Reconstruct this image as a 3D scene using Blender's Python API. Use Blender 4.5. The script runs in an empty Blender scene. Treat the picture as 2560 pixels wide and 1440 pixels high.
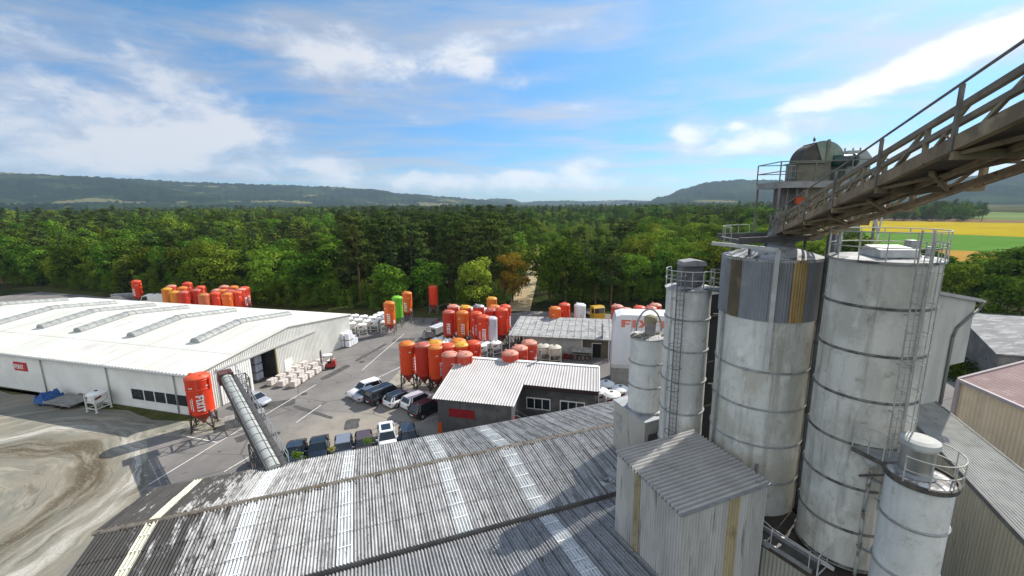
import bpy, bmesh, math, random
import numpy as np
from mathutils import Vector, Matrix
rnd = random.Random(7)
S = bpy.context.scene
COL = S.collection
rad = math.radians
# ------------------------------------------------------------------ camera
CH, CF = 24.0, 1075.0                      # eye height (m), focal length in px of a 2560 px wide frame
PITCH, ROLL = math.atan(208/1075.), 0.015
cd = bpy.data.cameras.new("camera"); cam = bpy.data.objects.new("camera", cd); COL.objects.link(cam)
cd.sensor_width = 36.0; cd.lens = CF/2560*36.0; cd.clip_start = .1; cd.clip_end = 30000
cam.matrix_world = Matrix.Translation((0, 0, CH)) @ Matrix.Rotation(rad(90)-PITCH, 4, 'X') @ Matrix.Rotation(-ROLL, 4, 'Z')
S.camera = cam
# ------------------------------------------------------------------ sun, sky
SUN_AZ, SUN_EL = rad(50.5), rad(39)        # azimuth clockwise from +Y
sd = bpy.data.lights.new("sun", 'SUN'); sd.energy = 3.8; sd.angle = rad(.5); sd.color = (1, .95, .87)
sun = bpy.data.objects.new("sun", sd); COL.objects.link(sun)
sv = Vector((math.sin(SUN_AZ)*math.cos(SUN_EL), math.cos(SUN_AZ)*math.cos(SUN_EL), math.sin(SUN_EL)))
sun.rotation_euler = sv.to_track_quat('Z', 'Y').to_euler(); sun.location = sv*200
S.view_settings.view_transform = 'Standard'; S.view_settings.look = 'None'
S.view_settings.gamma = 1; S.view_settings.use_curve_mapping = False
S.view_settings.exposure = 0.86
S.cycles.max_bounces = 6; S.cycles.diffuse_bounces = 3; S.cycles.glossy_bounces = 2
S.cycles.transmission_bounces = 3; S.cycles.transparent_max_bounces = 6; S.cycles.volume_bounces = 0
S.cycles.use_denoising = True; S.cycles.sample_clamp_indirect = 4

class NT:
    """small helper to write node trees"""
    def __init__(s, tree): s.t = tree; s.n = tree.nodes; s.l = tree.links
    def node(s, typ, **kw):
        nd = s.n.new(typ)
        for k, v in kw.items(): setattr(nd, k, v)
        return nd
    def put(s, inp, v):
        if isinstance(v, bpy.types.NodeSocket): s.l.new(v, inp)
        elif v is not None: inp.default_value = v
    def math(s, op, a, b=None, c=None, clamp=False):
        nd = s.node('ShaderNodeMath', operation=op); nd.use_clamp = clamp
        s.put(nd.inputs[0], a)
        if b is not None: s.put(nd.inputs[1], b)
        if c is not None: s.put(nd.inputs[2], c)
        return nd.outputs[0]
    def mix(s, f, a, b, blend='MIX'):
        nd = s.node('ShaderNodeMix', data_type='RGBA', blend_type=blend)
        s.put(nd.inputs[0], f); s.put(nd.inputs[6], a); s.put(nd.inputs[7], b)
        return nd.outputs[2]
    def noise(s, vec, scale, detail=5, rough=.55, dist=0):
        nd = s.node('ShaderNodeTexNoise'); s.put(nd.inputs['Vector'], vec)
        nd.inputs['Scale'].default_value = scale; nd.inputs['Detail'].default_value = detail
        nd.inputs['Roughness'].default_value = rough; nd.inputs['Distortion'].default_value = dist
        return nd.outputs[0]
    def ramp(s, f, lo, hi):
        nd = s.node('ShaderNodeMapRange', interpolation_type='SMOOTHSTEP')
        s.put(nd.inputs[0], f); nd.inputs[1].default_value = lo; nd.inputs[2].default_value = hi
        return nd.outputs[0]
    def mapv(s, vec, scale=(1, 1, 1), rot=(0, 0, 0), loc=(0, 0, 0)):
        nd = s.node('ShaderNodeMapping'); s.put(nd.inputs[0], vec)
        nd.inputs[1].default_value = loc; nd.inputs[2].default_value = rot; nd.inputs[3].default_value = scale
        return nd.outputs[0]
def rgb(c): return (c[0], c[1], c[2], 1)

def build_world():
    w = bpy.data.worlds.new("World"); S.world = w; w.use_nodes = True
    t = NT(w.node_tree); t.n.clear()
    sky = t.node('ShaderNodeTexSky', sky_type='NISHITA'); sky.sun_disc = False
    sky.sun_elevation = SUN_EL; sky.sun_rotation = SUN_AZ; sky.altitude = 400; sky.air_density = 1.0
    sky.dust_density = .6; sky.ozone_density = 2.0
    hs = t.node('ShaderNodeHueSaturation'); t.put(hs.inputs['Color'], sky.outputs[0])
    hs.inputs['Hue'].default_value = .492; hs.inputs['Saturation'].default_value = 1.32; hs.inputs['Value'].default_value = .78
    d = t.node('ShaderNodeTexCoord').outputs['Generated']
    sx = t.node('ShaderNodeSeparateXYZ'); t.put(sx.inputs[0], d)
    x, y, z = sx.outputs
    az = t.math('ARCTAN2', x, y); el = t.math('ARCSINE', z)
    deep = t.math('SUBTRACT', 1.0, t.ramp(el, rad(1), rad(25)))      # clear, deep blue air low down
    skyc = t.mix(deep, hs.outputs[0], (.30, .57, .87, 1), 'MULTIPLY')
    # cloud sheet coordinates: direction carried onto a plane overhead
    k = t.math('DIVIDE', 1.0, t.math('ADD', t.math('MAXIMUM', z, 0.0), .10))
    cx = t.node('ShaderNodeCombineXYZ'); t.put(cx.inputs[0], t.math('MULTIPLY', x, k)); t.put(cx.inputs[1], t.math('MULTIPLY', y, k))
    flat = cx.outputs[0]
    ca = t.node('ShaderNodeCombineXYZ'); t.put(ca.inputs[0], az); t.put(ca.inputs[1], t.math('MULTIPLY', el, 1.9)); ang = ca.outputs[0]
    puff = t.noise(t.mapv(ang, (1, 1, 1), loc=(3.1, .7, 0)), 10.5, 9, .60, .2)
    soft = t.noise(t.mapv(flat, (.55, 1.1, 1), rot=(0, 0, rad(-32))), 1.5, 7, .58, .5)
    streak = t.noise(t.mapv(ang, (1.0, 5.0, 1), rot=(0, 0, rad(14))), 3.2, 7, .6, .3)
    tot = None
    # deg: azimuth, elevation, half widths, strength, tilt (rise of elevation per degree of azimuth)
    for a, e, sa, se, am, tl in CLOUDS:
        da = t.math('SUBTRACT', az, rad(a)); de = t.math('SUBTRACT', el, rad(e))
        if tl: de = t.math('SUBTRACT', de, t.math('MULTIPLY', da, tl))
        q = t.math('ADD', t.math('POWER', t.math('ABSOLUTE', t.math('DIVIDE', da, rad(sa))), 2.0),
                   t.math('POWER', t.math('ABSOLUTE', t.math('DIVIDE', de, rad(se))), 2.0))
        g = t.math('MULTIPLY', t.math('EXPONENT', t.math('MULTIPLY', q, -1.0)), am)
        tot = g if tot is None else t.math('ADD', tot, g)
    body = t.math('ADD', t.math('MULTIPLY', tot, 1.1), t.math('MULTIPLY', t.math('SUBTRACT', puff, .5), 1.7))
    cum = t.math('MULTIPLY', t.ramp(body, .26, 1.35), .90)
    veil = t.math('MULTIPLY', t.ramp(t.math('ADD', t.math('ADD', soft, t.math('MULTIPLY', tot, .26)), t.math('MULTIPLY', t.math('SUBTRACT', streak, .5), .55)), .37, .84), .74)
    dens = t.math('MAXIMUM', cum, veil)
    # thick bodies are whiter at their tops and lavender grey below
    shade = t.ramp(t.math('ADD', body, t.math('MULTIPLY', t.math('SUBTRACT', puff, .5), .8)), .45, 1.25)
    sun_or_rear = t.math('MAXIMUM', t.ramp(az, rad(-40), rad(45)), t.math('SUBTRACT', 1.0, t.ramp(az, rad(-120), rad(-75))))
    bright = t.math('ADD', .47, t.math('ADD', t.math('MULTIPLY', shade, .22), t.math('ADD', t.math('MULTIPLY', sun_or_rear, .20), t.math('MULTIPLY', t.math('SUBTRACT', 1.0, t.ramp(y, -.35, .0)), .42))))  # last term: extra brightness added to the unseen rear clouds to lift shade
    cc = t.mix(t.math('ADD', t.math('MULTIPLY', shade, .55), t.math('MULTIPLY', sun_or_rear, .45), clamp=True), (.82, .87, 1.0, 1), (1.0, .985, .96, 1))
    vm = t.node('ShaderNodeVectorMath', operation='SCALE'); t.put(vm.inputs[0], cc); t.put(vm.inputs['Scale'], t.math('MULTIPLY', bright, CLOUD_GAIN))
    col = t.mix(dens, skyc, vm.outputs[0])
    # milky horizon air
    hz = t.math('MULTIPLY', t.math('SUBTRACT', 1.0, t.ramp(el, rad(-1), rad(3))), .25)
    hc = t.node('ShaderNodeVectorMath', operation='SCALE'); hc.inputs[0].default_value = (.66, .80, 1.0); hc.inputs['Scale'].default_value = CLOUD_GAIN*.56
    col = t.mix(hz, col, hc.outputs[0])
    bg = t.node('ShaderNodeBackground'); t.put(bg.inputs[0], col); bg.inputs[1].default_value = SKY_STRENGTH
    out = t.node('ShaderNodeOutputWorld'); t.l.new(bg.outputs[0], out.inputs[0])
SKY_STRENGTH = .115
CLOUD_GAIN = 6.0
CLOUDS = [(-45.1, 9.6, 10.5, 4.9, 0.85, 0), (-36.1, 14.3, 5.8, 3.9, 0.6, 0), (-45.6, 15.3, 3.5, 1.8, 0.45, 0), (-30.8, 8.2, 7.1, 2.5, 1.05, 0), (-40.1, 5.6, 9.0, 2.2, 0.75, 0), (-26.3, 17.9, 5.1, 2.8, 0.72, 0), (-19.7, 17.8, 4.8, 2.1, 0.8, 0.1), (-22.2, 14.5, 3.8, 2.0, 0.5, 0), (-8.9, 16.9, 8.6, 2.4, 0.88, 0.12), (-3.0, 16.6, 2.9, 2.1, 0.5, 0), (-15.1, 14.6, 7.4, 2.1, 0.5, 0), (6.3, 20.4, 10.5, 2.1, 0.55, 0.1), (8.3, 11.8, 7.8, 1.2, 0.65, 0.08), (-11.1, 10.6, 6.3, 1.0, 0.55, 0), (1.4, 14.8, 8.9, 1.3, 0.45, 0.1), (-9.0, 3.0, 33.5, 1.9, 0.95, -0.03), (-21.7, 5.3, 4.9, 1.2, 0.6, 0), (9.2, 4.9, 3.8, 1.4, 0.85, 0), (1.5, 4.0, 2.1, 0.7, 0.6, 0), (21.4, 7.9, 2.4, 1.8, 1.0, 0), (28.3, 6.4, 6.7, 1.5, 0.95, 0.08), (26.6, 8.5, 1.0, 0.6, 0.5, 0), (34.2, 10.1, 8.9, 1.5, 0.6, 0.2), (41.6, 11.7, 9.2, 2.0, 1.1, 0.28), (45.9, 13.6, 4.8, 1.5, 0.8, 0.2), (35.3, 15.3, 9.8, 1.0, 0.4, 0.25), (45.4, 2.7, 5.1, 1.8, 0.7, 0), (39.6, 5.0, 3.7, 1.5, 0.7, 0),
          (150, 35, 55, 28, 1.1, 0), (-140, 35, 55, 28, 1.1, 0), (180, 12, 60, 10, .8, 0), (-95, 30, 25, 16, .7, 0)]   # unseen clouds behind the camera, added to brighten the shaded sides
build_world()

# ------------------------------------------------------------------ mesh helpers
def at(px, py, z=0.0):
    """point at height z that the photograph shows at pixel (px, py) of 2560x1440: used to survey positions"""
    X, Y = px-1280.0, 720.0-py
    cr, sr, c, s = math.cos(ROLL), math.sin(ROLL), math.cos(PITCH), math.sin(PITCH)
    x, up = X*cr+Y*sr, -X*sr+Y*cr
    y, w = CF*c+up*s, up*c-CF*s
    k = (z-CH)/w
    return Vector((x*k, y*k, z))
def V(*a): return Vector(a)
class MB:
    def __init__(s): s.v = []; s.f = []; s.sm = []
    def poly(s, pts, smooth=False):
        b = len(s.v); s.v += [tuple(p) for p in pts]; s.f.append(tuple(range(b, b+len(pts)))); s.sm.append(smooth)
    def solid(s, a, b):
        """closed solid between two matching loops a (bottom) and b (top)"""
        k = len(s.v); n = len(a); s.v += [tuple(p) for p in a]+[tuple(p) for p in b]
        s.f.append(tuple(k+i for i in reversed(range(n)))); s.f.append(tuple(k+n+i for i in range(n)))
        for i in range(n):
            j = (i+1) % n; s.f.append((k+i, k+j, k+n+j, k+n+i))
        s.sm += [False]*(n+2)
    def box(s, x0, x1, y0, y1, z0, z1):
        s.solid([(x0, y0, z0), (x1, y0, z0), (x1, y1, z0), (x0, y1, z0)], [(x0, y0, z1), (x1, y0, z1), (x1, y1, z1), (x0, y1, z1)])
    def prism(s, pts, z0, z1): s.solid([(p[0], p[1], z0) for p in pts], [(p[0], p[1], z1) for p in pts])
    def bar(s, p, q, w=.1, h=None, up=(0, 0, 1)):
        p, q = Vector(p), Vector(q); h = h or w; d = (q-p).normalized(); up = Vector(up)
        if abs(d.dot(up)) > .98: up = Vector((1, 0, 0)) if abs(d.x) < .9 else Vector((0, 1, 0))
        a = d.cross(up).normalized()*w/2; b = a.cross(d).normalized()*h/2
        s.solid([p-a-b, p+a-b, p+a+b, p-a+b], [q-a-b, q+a-b, q+a+b, q-a+b])
    def tube(s, p, q, r, n=6, r2=None, caps=True):
        p, q = Vector(p), Vector(q); d = (q-p).normalized(); r2 = r if r2 is None else r2
        a = d.orthogonal().normalized(); b = d.cross(a); k = len(s.v)
        for P, R in ((p, r), (q, r2)):
            for i in range(n):
                t = 2*math.pi*i/n; s.v.append(tuple(P+a*math.cos(t)*R+b*math.sin(t)*R))
        for i in range(n):
            j = (i+1) % n; s.f.append((k+i, k+j, k+n+j, k+n+i)); s.sm.append(n > 5)
        if caps:
            s.f.append(tuple(k+i for i in reversed(range(n)))); s.f.append(tuple(k+n+i for i in range(n))); s.sm += [False, False]
    def path(s, pts, r, n=6):
        for a, b in zip(pts, pts[1:]): s.tube(a, b, r, n)
    def ring(s, c, R, r, n=28, a0=0., a1=2*math.pi, m=5):
        c = Vector(c); full = abs(a1-a0) > 6.28; k = len(s.v); cnt = n if full else n+1
        for i in range(cnt):
            t = a0+(a1-a0)*i/n; o = Vector((math.cos(t), math.sin(t), 0))
            for j in range(m):
                g = 2*math.pi*j/m; s.v.append(tuple(c+o*(R+r*math.cos(g))+Vector((0, 0, r*math.sin(g)))))
        for i in range(n):
            for j in range(m):
                a = k+i*m+j; b = k+i*m+(j+1) % m; i2 = (i+1) % cnt
                s.f.append((a, k+i2*m+j, k+i2*m+(j+1) % m, b)); s.sm.append(True)
    def lathe(s, prof, c=(0, 0, 0), n=24, shared=False, a0=0., a1=2*math.pi, cap=True):
        """surface of revolution; profile = [(r, z), ...] bottom to top"""
        c = Vector(c); full = abs(a1-a0) > 6.28; cnt = n if full else n+1
        def ringv(r, z):
            k = len(s.v)
            for i in range(cnt):
                t = a0+(a1-a0)*i/n; s.v.append((c.x+r*math.cos(t), c.y+r*math.sin(t), c.z+z))
            return k
        prev = None
        for (r0, z0), (r1, z1) in zip(prof, prof[1:]):
            k0 = prev if (shared and prev is not None) else ringv(r0, z0); k1 = ringv(r1, z1); prev = k1
            for i in range(n):
                j = (i+1) % cnt; s.f.append((k0+i, k0+j, k1+j, k1+i)); s.sm.append(True)
    def build(s, name, mat, parent=None, loc=None):
        me = bpy.data.meshes.new(name); me.from_pydata(s.v, [], s.f); me.polygons.foreach_set("use_smooth", s.sm)
        if mat: me.materials.append(mat)
        me.update()
        return link(name, me, parent, loc)
def link(name, me, parent=None, loc=None):
    o = bpy.data.objects.new(name, me); COL.objects.link(o)
    if parent: o.parent = parent
    if loc is not None: o.location = loc
    return o
def thing(name, label, cat, loc=(0, 0, 0), rz=0., group=None):
    o = bpy.data.objects.new(name, None); COL.objects.link(o); o.empty_display_size = .5
    o.location = loc; o.rotation_euler = (0, 0, rz); o["label"] = label; o["category"] = cat
    if group: o["group"] = group
    return o
def tag(o, label, cat, group=None, kind=None):
    o["label"] = label; o["category"] = cat
    if group: o["group"] = group
    if kind: o["kind"] = kind
    return o
def structure(o, label=None, cat=None):
    o["kind"] = 'structure'
    if label: o["label"] = label; o["category"] = cat
    return o
def dup(root, loc, rz, label, group=None):
    r = root.copy(); COL.objects.link(r); r.location = loc; r.rotation_euler = (0, 0, rz); r["label"] = label
    if group: r["group"] = group
    for ch in list(root.children):
        c = ch.copy(); COL.objects.link(c); c.parent = r
        for g in ch.children:
            e = g.copy(); COL.objects.link(e); e.parent = c
    return r
def corr(mb, o, du, dv, W, L, pitch=.177, amp=.025, seg=8, rows=1, lap=.0, shape='sin', smooth=True, wob=0.):
    """corrugated sheet: waves across du (width W), straight along dv (length L); rows = overlapping sheet courses"""
    o, du, dv = Vector(o), Vector(du).normalized(), Vector(dv).normalized(); nn = du.cross(dv).normalized()
    cols = max(2, int(round(W/pitch*seg)))
    for r in range(rows):
        l0, l1 = L*r/rows, L*(r+1)/rows; k = len(s_ := mb.v)
        for i in range(cols+1):
            x = W*i/cols; ph = x/pitch*2*math.pi
            if shape == 'sin': h = amp*math.sin(ph)
            else:
                g = math.sin(ph); h = amp*max(-1, min(1, g*2.2))
            hh = h+(wob*math.sin(x*3.1+r*1.7) if wob else 0)
            s_.append(tuple(o+du*x+dv*l0+nn*(hh))); s_.append(tuple(o+du*x+dv*(l1+(.05 if rows > 1 else 0))+nn*(hh+(lap if r < rows-1 or lap else 0))))
        for i in range(cols):
            mb.f.append((k+2*i, k+2*i+2, k+2*i+3, k+2*i+1)); mb.sm.append(smooth)
# ------------------------------------------------------------------ materials
MATS = {}
def M(name, c1, c2=None, scale=1.0, lo=.35, hi=.65, c3=None, s3=.3, lo3=.55, hi3=.7, rough=.8, metal=0., stretch=(1, 1, 1), st3=(1, 1, 1),
      bump=0., bscale=20., spec=.3, var=0., detail=6, c4=None, s4=6., lo4=.62, hi4=.72, st4=(1, 1, 1), coat=0., shift=False):
    if name in MATS: return MATS[name]
    m = bpy.data.materials.new(name); m.use_nodes = True; t = NT(m.node_tree); b = t.n['Principled BSDF']
    b.inputs['Roughness'].default_value = rough; b.inputs['Metallic'].default_value = metal
    b.inputs['Specular IOR Level'].default_value = spec; b.inputs['Coat Weight'].default_value = coat
    co = t.node('ShaderNodeTexCoord').outputs['Object']
    if shift:      # every object its own wear
        oi = t.node('ShaderNodeObjectInfo'); cv_ = t.node('ShaderNodeCombineXYZ'); t.put(cv_.inputs[2], t.math('MULTIPLY', oi.outputs['Random'], 60)); va = t.node('ShaderNodeVectorMath', operation='ADD'); t.put(va.inputs[0], co); t.put(va.inputs[1], cv_.outputs[0]); co = va.outputs[0]
    col = rgb(c1)
    if c2: col = t.mix(t.ramp(t.noise(t.mapv(co, stretch), scale, detail, .6), lo, hi), rgb(c1), rgb(c2))
    if c3: col = t.mix(t.ramp(t.noise(t.mapv(co, st3, loc=(5, 3, 1)), s3, 7, .62), lo3, hi3), col, rgb(c3))
    if c4: col = t.mix(t.ramp(t.noise(t.mapv(co, st4, loc=(1, 9, 4)), s4, 6, .6), lo4, hi4), col, rgb(c4))
    if var:
        oi = t.node('ShaderNodeObjectInfo'); hs = t.node('ShaderNodeHueSaturation'); t.put(hs.inputs['Color'], col)
        t.put(hs.inputs['Value'], t.math('ADD', 1-var, t.math('MULTIPLY', oi.outputs['Random'], 2*var)))
        t.put(hs.inputs['Hue'], t.math('ADD', .5-var*.06, t.math('MULTIPLY', oi.outputs['Random'], var*.12))); col = hs.outputs[0]
    t.put(b.inputs['Base Color'], col)
    if bump:
        bp = t.node('ShaderNodeBump'); bp.inputs['Strength'].default_value = bump; bp.inputs['Distance'].default_value = .05
        t.put(bp.inputs['Height'], t.noise(co, bscale, 6, .6)); t.l.new(bp.outputs[0], b.inputs['Normal'])
    MATS[name] = m; return m
white_paint = M('white_paint', (.78, .78, .74), (.70, .70, .66), .6)
white_clad = M('white_cladding', (.74, .735, .68), (.65, .645, .59), .35, c3=(.45, .45, .40), s3=.5, st3=(3, 3, .3), lo3=.60, hi3=.85)
roof_white = M('white_roof', (.70, .69, .62), (.61, .60, .53), .2, lo=.42, hi=.58, stretch=(.25, 1, 1), c3=(.56, .49, .47), s3=.16, lo3=.58, hi3=.70, c4=(.47, .45, .39), s4=.9, st4=(.16, 2.6, 1), lo4=.54, hi4=.74, rough=.6)
steel = M('galvanised_steel', (.32, .33, .33), (.24, .25, .25), 3, rough=.5, metal=.3)
steel_dark = M('dark_steel', (.07, .07, .07), (.11, .10, .09), 2, rough=.6)
steel_light = M('light_steel', (.50, .50, .48), (.40, .40, .38), 2, rough=.55)
black = M('black_void', (.012, .012, .012), rough=.9)
glass = M('dark_glass', (.015, .02, .024), rough=.06, spec=.8)
rubber = M('rubber', (.02, .02, .02), rough=.85)
concrete = M('concrete', (.33, .32, .30), (.26, .25, .23), 1.5, c3=(.18, .17, .16), s3=.6)
# ------------------------------------------------------------------ ground
def rise(x, y):
    r = math.hypot(x, y)
    t = max(0., min(1., (r-190)/500)); w = max(0., min(1., (-x-60)/350))
    return 7.0*t*t*(3-2*t)*w
def ground_mat():
    m = bpy.data.materials.new('soil_and_grass'); m.use_nodes = True; t = NT(m.node_tree); b = t.n['Principled BSDF']
    co = t.node('ShaderNodeTexCoord').outputs['Object']
    c = t.mix(t.ramp(t.noise(co, .05, 6), .4, .62), (.022, .034, .012, 1), (.05, .045, .026, 1))
    c = t.mix(t.ramp(t.noise(co, .6, 7), .45, .7), c, (.05, .06, .022, 1))
    sx = t.node('ShaderNodeVectorMath', operation='LENGTH'); t.put(sx.inputs[0], co)
    far = t.ramp(sx.outputs['Value'], 900, 1700)
    fc = t.mix(t.ramp(t.noise(t.mapv(co, (1, 2.5, 1)), .0022, 3), .45, .5), (.022, .042, .018, 1), (.09, .085, .04, 1))
    c = t.mix(far, c, fc)
    t.put(b.inputs['Base Color'], c); b.inputs['Roughness'].default_value = .95; b.inputs['Specular IOR Level'].default_value = 0
    return m
g = MB(); rr = [0, 20, 60, 110, 160, 190, 230, 280, 340, 420, 520, 640, 800, 1100, 1600, 2400, 4000, 6500]; NA = 72
g.v = [(0, 0, 0)]
for r in rr[1:]:
    for i in range(NA):
        a = 2*math.pi*i/NA; g.v.append((r*math.sin(a), r*math.cos(a), rise(r*math.sin(a), r*math.cos(a))))
for i in range(NA): g.f.append((0, 1+(i+1) % NA, 1+i)); g.sm.append(False)
for k in range(len(rr)-2):
    for i in range(NA):
        a = 1+k*NA+i; b = 1+k*NA+(i+1) % NA; g.f.append((a, b, b+NA, a+NA)); g.sm.append(True)
structure(g.build('ground', ground_mat()))
def asphalt_mat():
    m = bpy.data.materials.new('asphalt'); m.use_nodes = True; t = NT(m.node_tree); b = t.n['Principled BSDF']
    co = t.node('ShaderNodeTexCoord').outputs['Object']
    c = t.mix(t.ramp(t.noise(co, .12, 7, .6), .35, .65), (.15, .142, .135, 1), (.215, .203, .188, 1))
    # pale dust trodden over the car park: worn area with a shape of its own
    sp = t.node('ShaderNodeSeparateXYZ'); t.put(sp.inputs[0], co)
    dx = t.math('DIVIDE', t.math('ADD', sp.outputs[0], 16.0), 11.0); dy = t.math('DIVIDE', t.math('SUBTRACT', sp.outputs[1], 43.0), 8.0)
    dd = t.math('ADD', t.math('MULTIPLY', dx, dx), t.math('MULTIPLY', dy, dy))
    f = t.ramp(t.math('SUBTRACT', t.math('ADD', t.math('MULTIPLY', t.noise(co, .35, 7, .65), 1.6), .1), dd), .0, .9)
    c = t.mix(t.math('MULTIPLY', f, .8), c, (.33, .295, .24, 1))
    c = t.mix(t.ramp(t.noise(t.mapv(co, (1, .12, 1), rot=(0, 0, rad(-18))), 1.1, 6, .7), .56, .78), c, (.26, .245, .22, 1))
    c = t.mix(t.ramp(t.noise(co, .8, 4), .64, .74), c, (.07, .068, .066, 1))
    v = t.node('ShaderNodeTexVoronoi', feature='DISTANCE_TO_EDGE'); t.put(v.inputs['Vector'], t.mapv(co, (1, 1.7, 1))); v.inputs['Scale'].default_value = .09
    c = t.mix(t.math('MULTIPLY', t.math('SUBTRACT', 1.0, t.ramp(v.outputs[0], .002, .012)), .55), c, (.05, .05, .05, 1))
    c = t.mix(t.math('MULTIPLY', t.ramp(t.noise(co, 9, 4), .4, .7), .18), c, (.2, .19, .18, 1))
    t.put(b.inputs['Base Color'], c); b.inputs['Roughness'].default_value = .85; b.inputs['Specular IOR Level'].default_value = .06
    return m
def sheet(name, pts, z, mat):
    if mat.node_tree.nodes.get('Principled BSDF'): mat.node_tree.nodes['Principled BSDF'].inputs['Specular IOR Level'].default_value = min(.06, mat.node_tree.nodes['Principled BSDF'].inputs['Specular IOR Level'].default_value) if 'asphalt' in mat.name else 0
    mb = MB(); mb.poly([(p[0], p[1], z) for p in pts]); return structure(mb.build(name, mat))
def px(*l): return [at(*p) for p in l]
EDGE = [(-175, 143), (-140, 131), (-111, 120), (-85, 111), (-63, 103), (-40, 97.5), (-16, 93), (-6, 93.5)]
yard = [(-175, 138)]+[(x, y-2.2) for x, y in EDGE[1:]]+[(4, 96), (22, 92), (60, 84), (110, 70), (110, 5), (-90, 5), (-120, 70), (-175, 100)]
sheet('asphalt_yard', yard, .004, asphalt_mat())
def gravel_mat():
    m = bpy.data.materials.new('gravel_yard'); m.use_nodes = True; t = NT(m.node_tree); b = t.n['Principled BSDF']
    co = t.node('ShaderNodeTexCoord').outputs['Object']
    sp = t.node('ShaderNodeSeparateXYZ'); t.put(sp.inputs[0], co)
    warp = t.node('ShaderNodeTexNoise'); t.put(warp.inputs['Vector'], co); warp.inputs['Scale'].default_value = .12; warp.inputs['Detail'].default_value = 3
    # wheel tracks swing in arcs round a point left of the drive
    cx, cy = -49.0, 28.5
    dx = t.math('SUBTRACT', sp.outputs[0], cx); dy = t.math('SUBTRACT', sp.outputs[1], cy)
    rr_ = t.math('SQRT', t.math('ADD', t.math('MULTIPLY', dx, dx), t.math('MULTIPLY', dy, dy)))
    rr_ = t.math('ADD', rr_, t.math('MULTIPLY', t.math('SUBTRACT', warp.outputs[0], .5), 5.5))
    an = t.math('ARCTAN2', dy, dx)
    pc = t.node('ShaderNodeCombineXYZ'); t.put(pc.inputs[0], t.math('MULTIPLY', rr_, 1.0)); t.put(pc.inputs[1], t.math('MULTIPLY', an, 2.0))
    c = t.mix(t.ramp(t.noise(co, .16, 7, .62), .36, .62), (.25, .225, .175, 1), (.185, .185, .155, 1))
    c = t.mix(t.math('MULTIPLY', t.ramp(t.noise(pc.outputs[0], .8, 7, .62), .48, .64), .8), c, (.34, .31, .245, 1))
    c = t.mix(t.math('MULTIPLY', t.ramp(t.noise(t.mapv(pc.outputs[0], loc=(7, 2, 0)), 1.3, 6, .6), .54, .66), .7), c, (.115, .095, .065, 1))
    # dark damp band of the main track
    band = t.math('SUBTRACT', 1.0, t.ramp(t.math('ABSOLUTE', t.math('SUBTRACT', rr_, 12.2)), .5, 2.4))
    c = t.mix(t.math('MULTIPLY', band, t.ramp(t.noise(pc.outputs[0], 1.1, 6, .65), .34, .58)), c, (.095, .075, .048, 1))
    band2 = t.math('SUBTRACT', 1.0, t.ramp(t.math('ABSOLUTE', t.math('SUBTRACT', rr_, 15.8)), .3, 1.5))
    c = t.mix(t.math('MULTIPLY', band2, t.ramp(t.noise(t.mapv(pc.outputs[0], loc=(3, 8, 0)), 1.0, 6, .65), .42, .6)), c, (.46, .44, .39, 1))
    c = t.mix(t.ramp(t.noise(co, 4, 5, .7), .5, .75), c, (.24, .23, .19, 1))
    c = t.mix(t.math('MULTIPLY', t.ramp(t.noise(co, 11, 5, .75), .46, .72), .55), c, (.13, .12, .095, 1))
    c = t.mix(t.math('MULTIPLY', t.ramp(t.noise(co, 17, 4, .75), .56, .74), .5), c, (.42, .40, .34, 1))
    rut = t.noise(t.mapv(pc.outputs[0], (6, .5, 1), loc=(1, 5, 0)), 1.0, 3, .5)
    c = t.mix(t.math('MULTIPLY', t.ramp(rut, .6, .68), .5), c, (.11, .095, .07, 1))
    gs = t.ramp(t.math('ADD', t.noise(co, .22, 6), t.ramp(sp.outputs[1], 100, 130)), .9, 1.2)
    c = t.mix(gs, c, (.10, .12, .04, 1))
    t.put(b.inputs['Base Color'], c); b.inputs['Roughness'].default_value = .95; b.inputs['Specular IOR Level'].default_value = 0
    bp = t.node('ShaderNodeBump'); bp.inputs['Strength'].default_value = .5; bp.inputs['Distance'].default_value = .12
    t.put(bp.inputs['Height'], t.noise(co, 1.3, 7, .65)); t.l.new(bp.outputs[0], b.inputs['Normal'])
    return m
GR = gravel_mat()
grav = [at(372, 1215), at(376, 1150), at(366, 1098), at(420, 1075), at(478, 1066)]+[(-37.3, 46.6), (-104, 65.6), (-160, 78), (-160, 0), (-30, 0)]+[at(150, 1440), at(300, 1290)]
sheet('gravel_yard', grav, .012, GR)
GR2 = M('gravel_track', (.26, .23, .17), (.19, .17, .12), .5, c3=(.10, .12, .04), s3=.4, lo3=.55, hi3=.66, rough=.95)
sheet('path', [(-175, 126), (-140, 116), (-110, 106), (-88, 99), (-88, 93), (-112, 92), (-175, 104)], .016, GR2)
sheet('path', [at(1262, 778), at(1325, 778), at(1338, 720), at(1350, 662), at(1352, 622), at(1341, 622), at(1326, 662), at(1298, 720)], .02, M('track_sand', (.42, .33, .20), (.32, .26, .16), .6, c3=(.14, .16, .05), s3=.25, lo3=.58, hi3=.7, rough=.95))
# pale apron under the front silos and at the foot of the steel silo
sheet('concrete_apron', [at(945, 988), at(1000, 925), at(1030, 895), at(1120, 930), at(1085, 1000)], .02, M('apron', (.36, .33, .28), (.26, .235, .20), .6, c3=(.13, .12, .10), s3=.8, lo3=.56, hi3=.66))
sheet('concrete_apron', [at(372, 1090), at(455, 1092), at(548, 1080), at(660, 1050), at(650, 1040), at(560, 1045), at(490, 1050)], .024, M('apron2', (.30, .28, .24), (.20, .19, .16), 1.2, c3=(.10, .12, .05), s3=1.2, lo3=.52, hi3=.66))
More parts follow.
